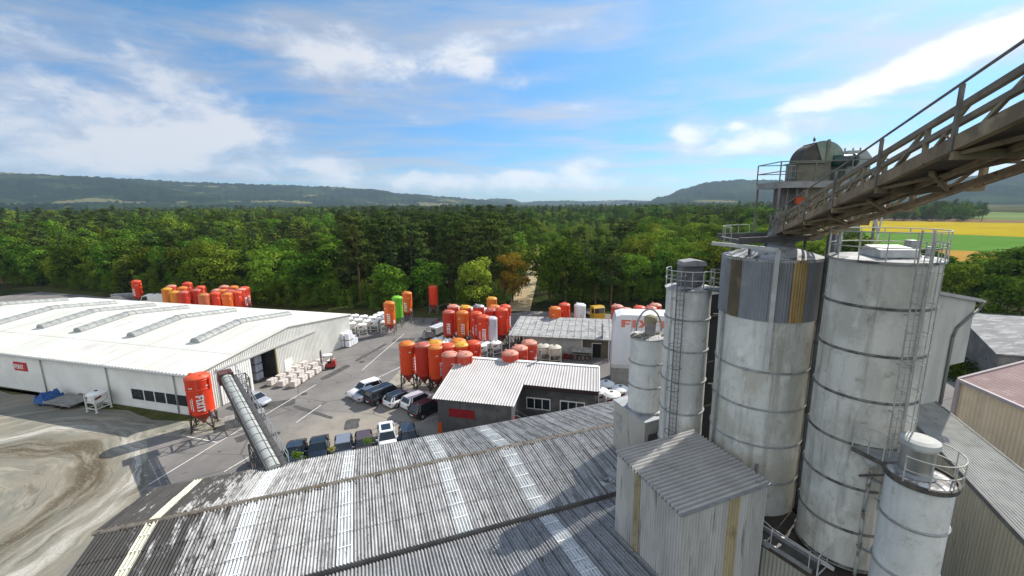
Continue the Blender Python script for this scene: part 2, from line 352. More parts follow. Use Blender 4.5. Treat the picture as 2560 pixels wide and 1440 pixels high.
# grass fringe by the warehouse and along the wood
GRS = M('short_grass', (.05, .065, .02), (.09, .09, .035), .5, c3=(.15, .13, .07), s3=1.2, lo3=.6, hi3=.75, rough=.95)
sheet('grass_verge', [(-37.2, 46.9)]+[(-37.2-i*5, 46.9+i*1.41-1.0-.7*math.sin(i*2.3)-.5*math.sin(i*.9)) for i in range(0, 14)]+[(-104, 66)], .03, GRS)
sheet('grass_verge', [(x, y-2.4-.8*math.sin(i*2.1)) for i, (x, y) in enumerate(EDGE)]+[(x, y+6) for x, y in reversed(EDGE)], .02, GRS)
# painted lines
LINE = M('road_paint', (.62, .61, .57), (.42, .41, .38), 2.5, lo=.45, hi=.7, rough=.7)
def stripe(a, b, w=.12):
    a, b = at(*a), at(*b); d = (b-a).normalized(); n = Vector((-d.y, d.x, 0))*w/2; mb = MB()
    mb.poly([(p.x, p.y, .03) for p in (a-n, b-n, b+n, a+n)]); return mb.build('road_marking', LINE)
for i, (a, b, w) in enumerate([((372, 1212), (520, 1122), .13), ((520, 1122), (790, 962), .13), ((455, 1089), (545, 1107), .13), ((740, 1057), (803, 1013), .14), ((560, 1180), (682, 1108), .13),
            ((868, 980), (1003, 917), .14), ((905, 926), (1010, 835), .12), ((920, 838), (985, 812), .1), ((885, 1010), (901, 998), .11), ((922, 1014), (935, 1003), .11), ((946, 1016), (962, 1003), .11), ((986, 1021), (999, 1008), .11), ((1010, 1023), (1016, 1016), .11), ((1090, 1040), (1052, 1056), .1)]):
    structure(stripe(a, b, w))
# repaired patches, stains and drain covers in the yard
PATCH = M('asphalt_repair', (.075, .073, .07), (.105, .10, .096), 1.5, c3=(.17, .16, .15), s3=3)
r_ = random.Random(21)
for px_, py_, w_, l_, a_ in ((840, 930, 1.2, 6, 1.25), (700, 1010, 2.2, 3.5, .4), (930, 880, .8, 9, 1.3), (620, 1090, 1.5, 2.5, .9), (1010, 850, 2.0, 4, .2), (780, 1030, .6, 7, -.5), (880, 1060, 2.5, 1.6, .3)):
    p = at(px_, py_); ca, sa = math.cos(a_), math.sin(a_); ring_ = []
    for i in range(16):
        t_ = 6.2832*i/16; sx_, sy_ = math.copysign(abs(math.cos(t_))**.35, math.cos(t_))*l_/2, math.copysign(abs(math.sin(t_))**.35, math.sin(t_))*w_/2; sx_ += r_.uniform(-.12, .12); sy_ += r_.uniform(-.08, .08); ring_.append((p.x+ca*sx_-sa*sy_, p.y+sa*sx_+ca*sy_))
    sheet('asphalt_patch', ring_, .009, PATCH)
for px_, py_ in ((760, 985), (905, 905), (690, 1085)):
    p = at(px_, py_); m_ = MB(); m_.lathe([(.0, .012), (.36, .012), (.36, .0)], (0, 0, 0), 20); m_.lathe([(.36, .016), (.43, .016), (.43, 0)], (0, 0, 0), 20)
    o_ = m_.build('drain_cover', M('cast_iron', (.05, .048, .045), (.09, .085, .08), 6), None, (p.x, p.y, .008)); tag(o_, 'round cast iron drain cover set in the asphalt of the yard', 'drain cover', 'drain covers in the yard')
# fields beyond the wood on the right
def field(pts, mat, z): sheet('field', px(*pts), z, mat)
field([(2150, 577), (2700, 600), (2700, 560), (2150, 552)], M('yellow_crop', (.38, .285, .02), (.31, .24, .02), .03, c3=(.15, .17, .015), s3=.02, lo3=.6, hi3=.8, st3=(1, 6, 1)), .02)
field([(2150, 552), (2700, 560), (2700, 550), (2150, 546)], M('bare_field', (.21, .14, .08), (.17, .12, .065), .02), .025)
field([(2150, 617), (2750, 640), (2750, 600), (2150, 577)], M('green_crop', (.085, .18, .032), (.10, .20, .04), .05, c3=(.04, .10, .012), s3=.05, st3=(1, 7, 1)), .03)
field([(2150, 690), (2750, 690), (2750, 640), (2150, 617)], M('ochre_stubble', (.36, .21, .05), (.30, .185, .045), .05), .035)
field([(2420, 547), (2700, 555), (2700, 535), (2480, 530)], M('meadow', (.16, .20, .08), (.12, .17, .06), .01), .03)
# ------------------------------------------------------------------ hills
def hill_mat():
    m = bpy.data.materials.new('wooded_hill'); m.use_nodes = True; t = NT(m.node_tree); b = t.n['Principled BSDF']
    co = t.node('ShaderNodeTexCoord').outputs['Object']
    c = t.mix(t.ramp(t.noise(co, .02, 7, .7), .38, .62), (.007, .017, .012, 1), (.020, .036, .020, 1))
    c = t.mix(t.ramp(t.noise(co, .004, 4), .5, .62), c, (.028, .048, .022, 1))
    f = t.ramp(t.noise(t.mapv(co, (1, 1, 3.2), loc=(400, 90, 30)), .0034, 2, .4), .63, .645)
    c = t.mix(f, c, (.13, .125, .06, 1))
    t.put(b.inputs['Base Color'], c); b.inputs['Roughness'].default_value = 1; b.inputs['Specular IOR Level'].default_value = 0
    bp = t.node('ShaderNodeBump'); bp.inputs['Strength'].default_value = 1; bp.inputs['Distance'].default_value = 9
    t.put(bp.inputs['Height'], t.noise(co, .03, 6, .7)); t.l.new(bp.outputs[0], b.inputs['Normal'])
    return m
HM = hill_mat()
def interp(tab, x):
    if x <= tab[0][0]: return tab[0][1]
    for (a, b), (c, d) in zip(tab, tab[1:]):
        if x <= c:
            t = (x-a)/(c-a); t = t*t*(3-2*t); return b+(d-b)*t
    return tab[-1][1]
def hill(tab, d0, d1, az0, az1, nz, seed, rows=14):
    r = random.Random(seed); ph = [r.uniform(0, 9) for _ in range(8)]; mb = MB(); n = int((az1-az0)*5)
    for i in range(n+1):
        az = az0+(az1-az0)*i/n; a = rad(az); el = interp(tab, az)
        crest = CH+d1*math.tan(rad(el))
        for j in range(rows+1):
            t = j/rows; d = d0+(d1-d0)*t
            w = sum(math.sin(az*f*.21+j*.55*g+p)/f for f, g, p in zip((1, 2, 3.7, 7, 13), (.6, 1, 1.4, .8, 1.7), ph))
            h = crest*(t**1.15)*(1+.16*w*math.sin(math.pi*t))+nz*(r.random()-.5)*min(1, 3*t)
            mb.v.append((d*math.sin(a), d*math.cos(a), max(-1, h) if j else -2))
        dd = d1+900; mb.v.append((dd*math.sin(a), dd*math.cos(a), -2))
    m = rows+2
    for i in range(n):
        for j in range(m-1):
            k = i*m+j; mb.f.append((k, k+m, k+m+1, k+1)); mb.sm.append(True)
    return structure(mb.build('hill', HM))
hill([(-75, 3.2), (-49, 3.3), (-44, 3.2), (-40, 3.05), (-36, 2.85), (-28, 2.65), (-23, 2.5), (-18, 2.2), (-13, 1.55), (-9, 1.2), (-4, .75), (-1, .35), (3, .05), (6, -.3)], 2300, 4200, -75, 6, 10, 1)
hill([(-8, .2), (-5, .5), (-2, .85), (0, .75), (1.5, .3), (4, .42), (7, .45), (10, .3), (14, .38), (18, .25), (24, .4), (30, .2), (75, .2)], 4600, 5200, -9, 75, 8, 2, 6)
hill([(14, -.25), (17, .1), (19, .75), (22, 1.75), (24, 2.3), (27, 2.45), (30, 2.35), (34, 2.0), (38, 1.5), (42, 1.3), (46, 1.9), (50, 2.2), (60, 2.6), (75, 2.6)], 2200, 3600, 14, 75, 9, 3)
hill([(-75, .9), (-50, .75), (-35, .5), (-25, .25), (-15, .0), (-8, -.15), (0, -.3)], 1500, 2200, -75, 0, 9, 4, 6)
# ------------------------------------------------------------------ trees
def leaf_mat(name, c1, c2, var=.45, trans=.16):
    m = bpy.data.materials.new(name); m.use_nodes = True; t = NT(m.node_tree); t.n.clear()
    co = t.node('ShaderNodeTexCoord').outputs['Object']; oi = t.node('ShaderNodeObjectInfo')
    c = t.mix(t.ramp(t.noise(co, .45, 4, .6), .36, .64), rgb(c1), rgb(c2))
    hs = t.node('ShaderNodeHueSaturation'); t.put(hs.inputs['Color'], c)
    t.put(hs.inputs['Value'], t.math('ADD', 1-var, t.math('MULTIPLY', oi.outputs['Random'], 2*var)))
    t.put(hs.inputs['Hue'], t.math('ADD', .472, t.math('MULTIPLY', t.math('FRACT', t.math('MULTIPLY', oi.outputs['Random'], 7.3)), .048)))
    d = t.node('ShaderNodeBsdfDiffuse'); t.put(d.inputs[0], hs.outputs[0])
    tr = t.node('ShaderNodeBsdfTranslucent'); t.put(tr.inputs[0], hs.outputs[0])
    ms = t.node('ShaderNodeMixShader'); ms.inputs[0].default_value = trans; t.l.new(d.outputs[0], ms.inputs[1]); t.l.new(tr.outputs[0], ms.inputs[2])
    o = t.node('ShaderNodeOutputMaterial'); t.l.new(ms.outputs[0], o.inputs[0]); return m
LEAF = leaf_mat('broadleaf_foliage', (.050, .105, .012), (.125, .195, .020))
LEAF_L = leaf_mat('light_foliage', (.105, .185, .018), (.20, .27, .03), .28, .24)
LEAF_P = leaf_mat('pine_needles', (.042, .072, .018), (.085, .118, .026), .25, .2)
LEAF_S = leaf_mat('spruce_needles', (.030, .055, .016), (.058, .085, .024), .25, .15)
LEAF_O = leaf_mat('autumn_foliage', (.22, .12, .015), (.30, .19, .03), .15, .4)
BARK = M('bark', (.085, .065, .048), (.05, .04, .03), 2, rough=.95)
BARK_P = M('pine_bark', (.16, .085, .045), (.09, .06, .04), 1.5, rough=.95)
def quads_mesh(name, C, N, size, rg, mat):
    """many small leaf-sprig quads at centres C facing N"""
    n = len(C); N = N/np.maximum(1e-6, np.linalg.norm(N, axis=1, keepdims=True))
    R = rg.normal(size=(n, 3)); U = np.cross(N, R); U /= np.maximum(1e-6, np.linalg.norm(U, axis=1, keepdims=True)); W = np.cross(N, U)
    s = (size*rg.uniform(.6, 1.35, n))[:, None]; e = rg.uniform(.55, 1., n)[:, None]
    P = np.stack([C-U*s-W*s*e*.4, C+U*s*.15-W*s*e, C+U*s+W*s*e*.35, C-U*s*.2+W*s*e], 1).reshape(-1, 3)
    me = bpy.data.meshes.new(name); me.vertices.add(4*n); me.vertices.foreach_set('co', P.ravel().astype(np.float32))
    me.loops.add(4*n); me.loops.foreach_set('vertex_index', np.arange(4*n, dtype=np.int32)); me.polygons.add(n)
    me.polygons.foreach_set('loop_start', np.arange(0, 4*n, 4, dtype=np.int32)); me.materials.append(mat); me.update(calc_edges=True); return me
def crown(kind, seed, mat, H):
    rg = np.random.default_rng(seed); cl = []
    if kind == 'broad':
        z0 = rg.uniform(.05, .14); rx = H*rg.uniform(.27, .34)
        for _ in range(27):
            d = rg.normal(size=3); d /= np.linalg.norm(d); f = rg.uniform(.5, 1.)
            zc = (z0+1)/2*H; p = np.array([d[0]*rx*f, d[1]*rx*f, zc+d[2]*(1-z0)/2*H*f*.88]); cl.append((p, rg.uniform(.085, .18)*H, rg.uniform(.6, .85)))
    elif kind == 'young':
        for _ in range(24):
            f = rg.uniform(.05, 1); a = rg.uniform(0, 6.28); w = H*.24*math.sqrt(max(.05, 1-f))*rg.uniform(.3, 1)
            cl.append((np.array([math.cos(a)*w, math.sin(a)*w, H*(.08+.85*f)]), H*rg.uniform(.08, .15), .9))
    elif kind == 'pine':
        for _ in range(32):
            f = rg.uniform(0, 1); a = rg.uniform(0, 6.28); w = H*.18*(1-.55*f)*rg.uniform(.25, 1.1)
            cl.append((np.array([math.cos(a)*w, math.sin(a)*w, H*(.36+.61*f)]), H*rg.uniform(.055, .095), .5))
    elif kind == 'spruce':
        for k in range(17):
            f = k/16; w = H*.17*(1-f)**.85+.15
            for q in range(7 if f < .6 else 4):
                a = rg.uniform(0, 6.28); u_ = rg.uniform(.35, 1)
                cl.append((np.array([math.cos(a)*w*u_, math.sin(a)*w*u_, H*(.1+.88*f)-u_*w*.25]), H*.045*(1.15-f*.7), .45))
    C = []; N = []
    tot = {'broad': 3300, 'young': 1300, 'pine': 2200, 'spruce': 1800}[kind]
    vol = np.array([c[1]**2 for c in cl]); cnt = np.maximum(6, (vol/vol.sum()*tot).astype(int))
    for (p, r, fl), n in zip(cl, cnt):
        d = rg.normal(size=(n, 3)); d /= np.linalg.norm(d, axis=1, keepdims=True); d[:, 2] = np.where((d[:, 2] < -.2) & (rg.random(n) < .6), -d[:, 2], d[:, 2])
        rr2 = r*rg.uniform(.68, 1.10, n)[:, None]; q = d*rr2; q[:, 2] *= fl
        C.append(p+q); N.append(d+rg.normal(size=(n, 3))*.38+np.array([0, 0, .30]))
    size = {'broad': .30, 'young': .22, 'pine': .25, 'spruce': .26}[kind]*H/16.
    return quads_mesh('crown', np.concatenate(C), np.concatenate(N), size, rg, mat), cl
def trunk(kind, seed, cl, H):
    r = random.Random(seed); mb = MB(); R = H*(.016 if kind != 'young' else .01)
    top = {'broad': .72, 'young': .8, 'pine': .93, 'spruce': .95}[kind]*H; pts = []
    for i in range(6): f = i/5; pts.append((Vector((r.uniform(-.25, .25)*f, r.uniform(-.25, .25)*f, top*f-.3*(i == 0))), R*(1-.8*f)))
    for (a, ra), (b, rb) in zip(pts, pts[1:]): mb.tube(a, b, ra, 7, rb, False)
    for p, rr_, fl in cl[::(3 if kind == 'broad' else 4)]:
        z = min(top*.92, max(H*.18, p[2]-np.hypot(p[0], p[1])*.8)); mb.tube((0, 0, z), tuple(p), R*.35, 5, R*.1, False)
    me = bpy.data.meshes.new('trunk'); me.from_pydata(mb.v, [], mb.f); me.polygons.foreach_set("use_smooth", mb.sm)
    me.materials.append(BARK_P if kind == 'pine' else BARK); return me
PROTO = {}
def proto(key, kind, seed, mat, H):
    c, cl = crown(kind, seed, mat, H); PROTO.setdefault(key, []).append((c, trunk(kind, seed, cl, H)))
for i in range(4): proto('broad', 'broad', 11+i, LEAF, 16)
for i in range(2): proto('light', 'broad', 31+i, LEAF_L, 16)
for i in range(3): proto('young', 'young', 41+i, LEAF_L, 16)
for i in range(3): proto('sapling', 'young', 81+i, LEAF, 16)
for i in range(3): proto('pine', 'pine', 51+i, LEAF_P, 16)
for i in range(2): proto('spruce', 'spruce', 61+i, LEAF_S, 16)
proto('autumn', 'broad', 71, LEAF_O, 16)
NTREE = [0]
LAB = {'broad': ('broadleaf_tree', 'dark green broadleaf tree with a dense rounded crown in the wood'),
       'light': ('broadleaf_tree', 'fresh light green broadleaf tree with a loose crown in the wood'),
       'young': ('young_tree', 'slim young pale green tree in the low regrowth beside the sandy track'),
       'sapling': ('young_tree', 'low dark green young tree in the undergrowth along the edge of the wood'),
       'pine': ('pine_tree', 'tall pine with a bare reddish trunk and flat topped tufts in the wood'),
       'spruce': ('spruce_tree', 'dark pointed spruce standing among the broadleaf trees')}
def tree(key, x, y, h, label=None, wide=1., group=None):
    c, tk = PROTO[key][NTREE[0] % len(PROTO[key])]; NTREE[0] += 1
    nm, lb = LAB.get(key, ('broadleaf_tree', ''))
    grp = group if label else {'broad': 'dark broadleaf trees of the wood', 'light': 'light broadleaf trees of the wood', 'young': 'young trees by the track', 'sapling': 'undergrowth along the edge of the wood', 'pine': 'tall pines of the wood', 'spruce': 'spruces of the wood'}[key]
    o = thing(nm, label or lb, 'tree', (x, y, rise(x, y)), rnd.uniform(0, 6.28), grp)
    s = h/16.; o.scale = (s*wide, s*wide, s)
    link('crown', c, o); link('trunk', tk, o); return o
def edge_y(x):
    for (a, b), (c, d) in zip(EDGE, EDGE[1:]):
        if a <= x <= c: return b+(d-b)*(x-a)/(c-a)
    return EDGE[0][1] if x < EDGE[0][0] else EDGE[-1][1]
def az_of(x, y): return math.degrees(math.atan2(x, y))
# ------------------------------------------------------------------ the wood: nearest trees one by one, the rest as one mass
def wood():
    r = random.Random(3); pts = []
    d = 88.0
    while d < 1750:
        sp = 5.3+d/80.
        n = int(2*rad(63)*d/sp)
        for i in range(n):
            a = -63+126*(i+r.random())/n; dd = d+r.uniform(-.5, .5)*sp
            x, y = dd*math.sin(rad(a)), dd*math.cos(rad(a))
            if a > 57 and dd < 200: continue
            # the yard in front of the wood
            if x < -6 and y < edge_y(x)+1.5: continue
            if -6 <= x < 60 and y < 97+abs(x-4)*.06: continue
            if x >= 60 and y < (105 if x < 80 else 62): continue
            if math.hypot(x-.2, y-105.5) < 4.5 or (-3 < x < 2.5 and y < 105): continue
            if math.hypot(x+18.2, y-95.6) < 3.2 or (-23 < x < -14 and y < 98): continue
            # sandy track
            t = (y-97)/(200-97); cx = 2.2+t*8.5
            if y < 200 and x > cx-2.9 and a < 4.3+max(0, (112-y)*.12):
                if abs(x-cx) > 2.4 and r.random() < .8: pts.append((dd, a, x, y, 'young', r.uniform(1.2, 2.2)))
                continue
            # open fields on the right
            if a > 35.5 and 112 < dd < 650 and not (a < 40 and dd < 170): continue
            if a > 38 and dd > 790 and r.random() < .8: continue
            if a > 47.5 and dd > 455: continue
            kind = r.random(); back = dd-100
            if 3.0 < a < 16 and 112 < dd < 420:
                k = 'young'; h = r.uniform(5.5, 9.5)
                if r.random() < .10: k = 'broad'; h = r.uniform(10, 14)
            elif -22 < a < -1.5 and 100 < dd < 190 and kind < .6: k = 'pine'; h = r.uniform(18.5, 22.5)
            elif -22 < a < 0 and kind < .25: k = 'pine'; h = r.uniform(16, 20)
            elif kind < .50: k = 'broad'; h = r.uniform(12, 17)
            elif kind < .66: k = 'light'; h = r.uniform(9, 15)
            elif kind < .84: k = 'spruce'; h = r.uniform(13, 19)
            else: k = 'pine'; h = r.uniform(15, 19)
            front = (x < -6 and y < edge_y(x)+8)
            if front and k in ('spruce', 'pine') and r.random() < .7: k = 'broad'
            if front: h = r.uniform(8.5, 14)
            if x < -6 and y < edge_y(x)+3.5 and r.random() < .5: k = 'sapling'; h = r.uniform(4.5, 8)
            if a > 16 and dd < 220: k = 'broad' if kind < .7 else 'light'; h = r.uniform(12, 16.5)
            if dd > 420: h *= .92
            if r.random() < .12 and dd > 240: h *= 1.25
            if a > 55: h *= .8
            pts.append((dd, a, x, y, k, h))
            if dd < 165 and -50 < x < 60 and r.random() < .75:
                x2, y2 = x+r.uniform(-2.5, 2.5), y+r.uniform(-2, 2.5); c2 = 2.2+(y2-97)/103*8.5
                if abs(x2-c2) > 2.6 and not (y2 < 200 and x2 > c2-2.9 and az_of(x2, y2) < 4.2) and not (-23 < x2 < -14 and y2 < 98.5) and (x2 > -6 or y2 > edge_y(x2)+1): pts.append((dd+.3, a, x2, y2, 'sapling', r.uniform(3.5, 6.5)))
        d += sp*.9
    # undergrowth closing the edge of the wood down to the ground
    x = -172.0
    while x < 62:
        for k_ in range(2):
            xx = x+r.uniform(-.8, .8); base = edge_y(xx) if xx < -6 else 98+abs(xx-4)*.06; y = base+r.uniform(1.2, 7)
            if -.8 < xx-2.4 < 6.5 or abs(xx-2.4) < 3.2 or (-22.5 < xx < -14 and y < 98.2): continue
            pts.append((math.hypot(xx, y), az_of(xx, y), xx, y, 'sapling', r.uniform(3.0, 4.2 if abs(xx) < 3 else 7.0)))
        x += 1.5
    return pts
W = wood()
W.sort(key=lambda p: -p[5]/p[0] if abs(p[1]) < 51.5 else 1)      # the largest in the picture first
for p in W[:272]: tree(p[4], p[2], p[3], p[5], wide=rnd.uniform(.95, 1.2))
# trees that stand out from the wood
tree('autumn', .2, 105.5, 13.0, 'broadleaf tree turning orange at the start of the sandy track', group='single trees')
q = at(1572, 690); tree('pine', q.x, q.y+6, 18.5, 'broad brownish pine standing alone among the low regrowth right of the track', 1.9, 'single trees')
for px_, py_, h, k in ((2390, 752, 11, 'broad'), (2440, 770, 12.5, 'broad'), (2500, 765, 12, 'light'), (2545, 790, 14, 'broad'), (2600, 780, 15, 'broad'), (2420, 722, 10, 'light'), (2475, 715, 10, 'broad'), (2530, 718, 11, 'broad'), (2590, 725, 12, 'light'), (2310, 720, 12, 'broad'), (2350, 730, 9, 'light')):
    q = at(px_, py_); tree(k, q.x, q.y, h, 'bushy broadleaf tree at the right edge between the grey roofed barn and the fields', 1.45, 'trees at the right edge')
def far_forest(pts):
    src = bpy.data.collections.new("tree_models"); order = ['broad', 'light', 'pine', 'spruce', 'young', 'sapling']; idx = {}
    c = 0
    for k in order:
        for me, tk in PROTO[k][:2]:
            j = bpy.data.meshes.new('model'); bm = bmesh.new(); bm.from_mesh(me); nf = len(bm.faces); bm.from_mesh(tk)
            bm.faces.ensure_lookup_table()
            for f in bm.faces[nf:]: f.material_index = 1
            bm.to_mesh(j); bm.free(); j.materials.append(me.materials[0]); j.materials.append(tk.materials[0])
            o = bpy.data.objects.new('%02d_tree_model' % c, j); src.objects.link(o); idx.setdefault(k, []).append(c); c += 1
    me = bpy.data.meshes.new('forest'); me.from_pydata([(p[2], p[3], rise(p[2], p[3])) for p in pts], [], [])
    for nm, ty in (('kind', 'INT'), ('size', 'FLOAT'), ('turn', 'FLOAT')): me.attributes.new(nm, ty, 'POINT')
    r = random.Random(5)
    me.attributes['kind'].data.foreach_set('value', np.array([r.choice(idx[p[4]]) for p in pts], np.int32))
    me.attributes['size'].data.foreach_set('value', np.array([p[5]/16*(1+p[0]/6000) for p in pts], np.float32))
    me.attributes['turn'].data.foreach_set('value', np.array([r.uniform(0, 6.28) for p in pts], np.float32))
    o = link('forest', me); tag(o, 'the wood stretching from the yard to the foot of the hills', 'forest', kind='stuff')
    ng = bpy.data.node_groups.new('forest', 'GeometryNodeTree'); ng.interface.new_socket('Geometry', in_out='INPUT', socket_type='NodeSocketGeometry'); ng.interface.new_socket('Geometry', in_out='OUTPUT', socket_type='NodeSocketGeometry')
    N = ng.nodes; L = ng.links; gi = N.new('NodeGroupInput'); go = N.new('NodeGroupOutput'); ip = N.new('GeometryNodeInstanceOnPoints'); ci = N.new('GeometryNodeCollectionInfo')
    ci.inputs['Collection'].default_value = src; ci.inputs['Separate Children'].default_value = True; ci.inputs['Reset Children'].default_value = True
    def attr(nm, ty):
        a = N.new('GeometryNodeInputNamedAttribute'); a.data_type = ty; a.inputs['Name'].default_value = nm
        return next(s for s in a.outputs if s.enabled)
    cx = N.new('ShaderNodeCombineXYZ'); L.new(attr('turn', 'FLOAT'), cx.inputs[2])
    L.new(gi.outputs[0], ip.inputs['Points']); L.new(ci.outputs[0], ip.inputs['Instance']); ip.inputs['Pick Instance'].default_value = True
    L.new(attr('kind', 'INT'), ip.inputs['Instance Index']); L.new(cx.outputs[0], ip.inputs['Rotation']); L.new(attr('size', 'FLOAT'), ip.inputs['Scale'])
    L.new(ip.outputs[0], go.inputs[0])
    md = o.modifiers.new('forest', 'NODES'); md.node_group = ng
far_forest(W[272:])
# ------------------------------------------------------------------ lettering
def letters(word, h):
    """quads of heavy block capitals; returns list of quads ((x,y)*4) and the total length"""
    out = []; x = 0.; a = .25*h; 
    def R(x0, x1, y0, y1): out.append([(x0, y0), (x1, y0), (x1, y1), (x0, y1)])
    for ch in word:
        if ch == 'F':
            w = .62*h; R(x, x+a, 0, h); R(x+a, x+w, h*.78, h); R(x+a, x+w*.9, h*.38, h*.59)
        elif ch == 'I': w = a; R(x, x+a, 0, h)
        elif ch == 'T': w = .7*h; R(x, x+w, h*.77, h); R(x+w/2-a/2, x+w/2+a/2, 0, h*.77)
        elif ch == 'X':
            w = .82*h; m = w/2
            out.append([(x, 0), (x+a*1.15, 0), (x+w, h), (x+w-a*1.15, h)])
            out.append([(x+w-a*1.15, 0), (x+w, 0), (x+m+a*.575, h*.5), (x+m-a*.0, h*.42)]); out.append([(x+m, h*.58), (x+m-a*.575, h*.5), (x, h), (x+a*1.15, h)][::-1])
        x += w+.10*h
    return out, x-.10*h
def flat_text(mb, word, h, origin, dx, dy, off=(0, 0, 0)):
    q, L = letters(word, h); o = Vector(origin); dx, dy = Vector(dx), Vector(dy)
    for k in q: mb.poly([o+dx*p[0]+dy*p[1]+Vector(off) for p in k])
    return L
# ------------------------------------------------------------------ white warehouse
WH_A = math.atan2(.9625, .271); WL, WD, WE, WR = 69.5, 28.6, 5.1, 6.85
wh = thing('warehouse', 'long white warehouse with a shallow gable roof and curved skylights', 'warehouse', (-37.0, 47.1, 0), WH_A)
m = MB()   # long front wall (in shade), local x = depth, y = along the front
m.box(0, .12, 0, WL, .35, WE)
m.box(-.05, .17, 0.1, WL, 0, .35)
m.build('front_wall', white_clad, wh)
m = MB(); corr(m, (WD-.05, WL, 0), (0, -1, 0), (0, 0, 1), WL, WE, .35, .02, 4); m.build('rear_wall', white_clad, wh)
m = MB(); m.poly([(0, WL, 0), (WD, WL, 0), (WD, WL, WE), (WD/2, WL, WR), (0, WL, WE)]); m.build('gable_wall', white_clad, wh)
# sheeted gable with the doorway left open
m = MB(); DX0, DX1, DH = 7.35, 11.7, 4.45
def gz(x): return WE+(WR-WE)*(1-abs(x-WD/2)/(WD/2))
p = .28; k = 0; x = 0.
pts = []
while x < WD: pts.append(x); x += p/4
pts.append(WD)
for i, (a, b) in enumerate(zip(pts, pts[1:])):
    ya = .035*(1 if (i % 4) in (1, 2) else -1); yb = .035*(1 if ((i+1) % 4) in (1, 2) else -1)
    z0 = DH if DX0 < (a+b)/2 < DX1 else 0
    m.poly([(a, ya, z0), (b, yb, z0), (b, yb, gz(b)-.02), (a, ya, gz(a)-.02)])
m.build('gable_wall', white_clad, wh)
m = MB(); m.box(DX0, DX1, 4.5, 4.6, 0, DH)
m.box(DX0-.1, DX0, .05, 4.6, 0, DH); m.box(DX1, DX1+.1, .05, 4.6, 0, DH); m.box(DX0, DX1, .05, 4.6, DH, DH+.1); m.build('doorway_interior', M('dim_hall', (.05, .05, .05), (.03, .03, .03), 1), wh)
m = MB(); m.box(DX0-4.5, DX0+.1, -.14, -.06, .08, DH+.15)
for i in range(14): m.box(DX0-4.5+i*.33, DX0-4.5+i*.33+.06, -.17, -.14, .08, DH+.15)
dr = m.build('sliding_door', white_paint, wh)
m = MB(); m.box(DX0-4.7, DX1+8.2, -.24, -.04, DH+.18, DH+.42); m.build('door_rail', steel_light, wh)
m = MB(); m.box(DX0-.12, DX0, -.1, .1, 0, DH+.1); m.box(DX1, DX1+.12, -.1, .1, 0, DH+.1); m.build('door_frame', M('ochre_trim', (.30, .27, .10)), wh)
m = MB(); m.box(13.1, 14.6, -.09, -.035, .05, 2.2); dd = m.build('side_door', white_paint, wh)
m = MB(); m.box(14.4, 14.5, -.14, -.09, 1.0, 1.12); m.build('handle', steel_dark, dd)
# roof
m = MB()
for sgn in (0, 1):
    y0, y1 = -.25, WL+.25
    if sgn == 0: a, b = (-.35, WE-.02), (WD/2, WR+.06)
    else: a, b = (WD/2, WR+.06), (WD+.35, WE-.02)
    n_ = 8
    m.solid([(a[0], y0, a[1]), (b[0], y0, b[1]), (b[0], y1, b[1]), (a[0], y1, a[1])], [(a[0], y0, a[1]+.12), (b[0], y0, b[1]+.12), (b[0], y1, b[1]+.12), (a[0], y1, a[1]+.12)])
rf = m.build('roof', roof_white, wh)
def rz_(x): return WE-.02+(WR+.08-WE)*(1-abs(x-WD/2)/(WD/2+.35))+.1
m = MB()
for y in (0, 4.7, 14.7, 26.2, 36, 45.3, 57.5):     # roof sheet joints standing proud
    for a, b in ((-.3, WD/2), (WD/2, WD+.3)): m.bar((a, y, rz_(a)+.03), (b, y, rz_(b)+.03), .09, .05)
for x in (5.2, 19.5): m.bar((x, 0, rz_(x)+.02), (x, WL, rz_(x)+.02), .06, .04)
m.build('seam', M('roof_seam', (.46, .45, .42)), rf)
m = MB(); m.bar((-.42, -.3, WE-.03), (-.42, WL, WE-.03), .16, .14); [m.bar((-.36, y_*.55, WE+.10), (-.30, y_*.55, WE+.17), .2, .05) for y_ in range(0, 126)]; m.build('gutter', M('gutter_grey', (.40, .40, .38)), wh)
SKY_GL = M('rooflight', (.33, .34, .32), (.25, .26, .25), 1.2, rough=.5, c3=(.40, .41, .39), s3=.8)
SKY_RIB = M('rooflight_rib', (.26, .26, .25))
for yc in (8.7, 20.7, 31.8, 40.2, 50.6, 64.6):
    m = MB(); mr = MB(); W_ = .85; Hh = .62; N_ = 8
    for (xa, xb) in ((7.2, WD/2), (WD/2, 23.8)):
        for i in range(N_):
            t0, t1 = math.pi*i/N_, math.pi*(i+1)/N_
            f = lambda x, t: (x, yc-W_*math.cos(t), rz_(x)+.03+Hh*math.sin(t))
            m.poly([f(xa, t0), f(xb, t0), f(xb, t1), f(xa, t1)], True)
    for xe in (7.2, 23.8): m.poly([(xe, yc-W_*math.cos(math.pi*i/N_), rz_(xe)+.03+Hh*math.sin(math.pi*i/N_)) for i in range(N_+1)])
    sk = m.build('rooflight', SKY_GL, wh)
    x = 7.2
    while x < 23.9:
        pts = [(x, yc-(W_+.01)*math.cos(math.pi*i/N_), rz_(x)+.03+(Hh+.015)*math.sin(math.pi*i/N_)) for i in range(N_+1)]
        mr.path(pts, .028 if abs(x-WD/2) > .7 else .06, 4); x += 1.11
    for sgn in (-1, 1): mr.bar((7.2, yc+sgn*W_, rz_(7.2)+.05), (WD/2, yc+sgn*W_, rz_(WD/2)+.05), .05, .12); mr.bar((WD/2, yc+sgn*W_, rz_(WD/2)+.05), (23.8, yc+sgn*W_, rz_(23.8)+.05), .05, .12)
    mr.build('rib', SKY_RIB, sk)
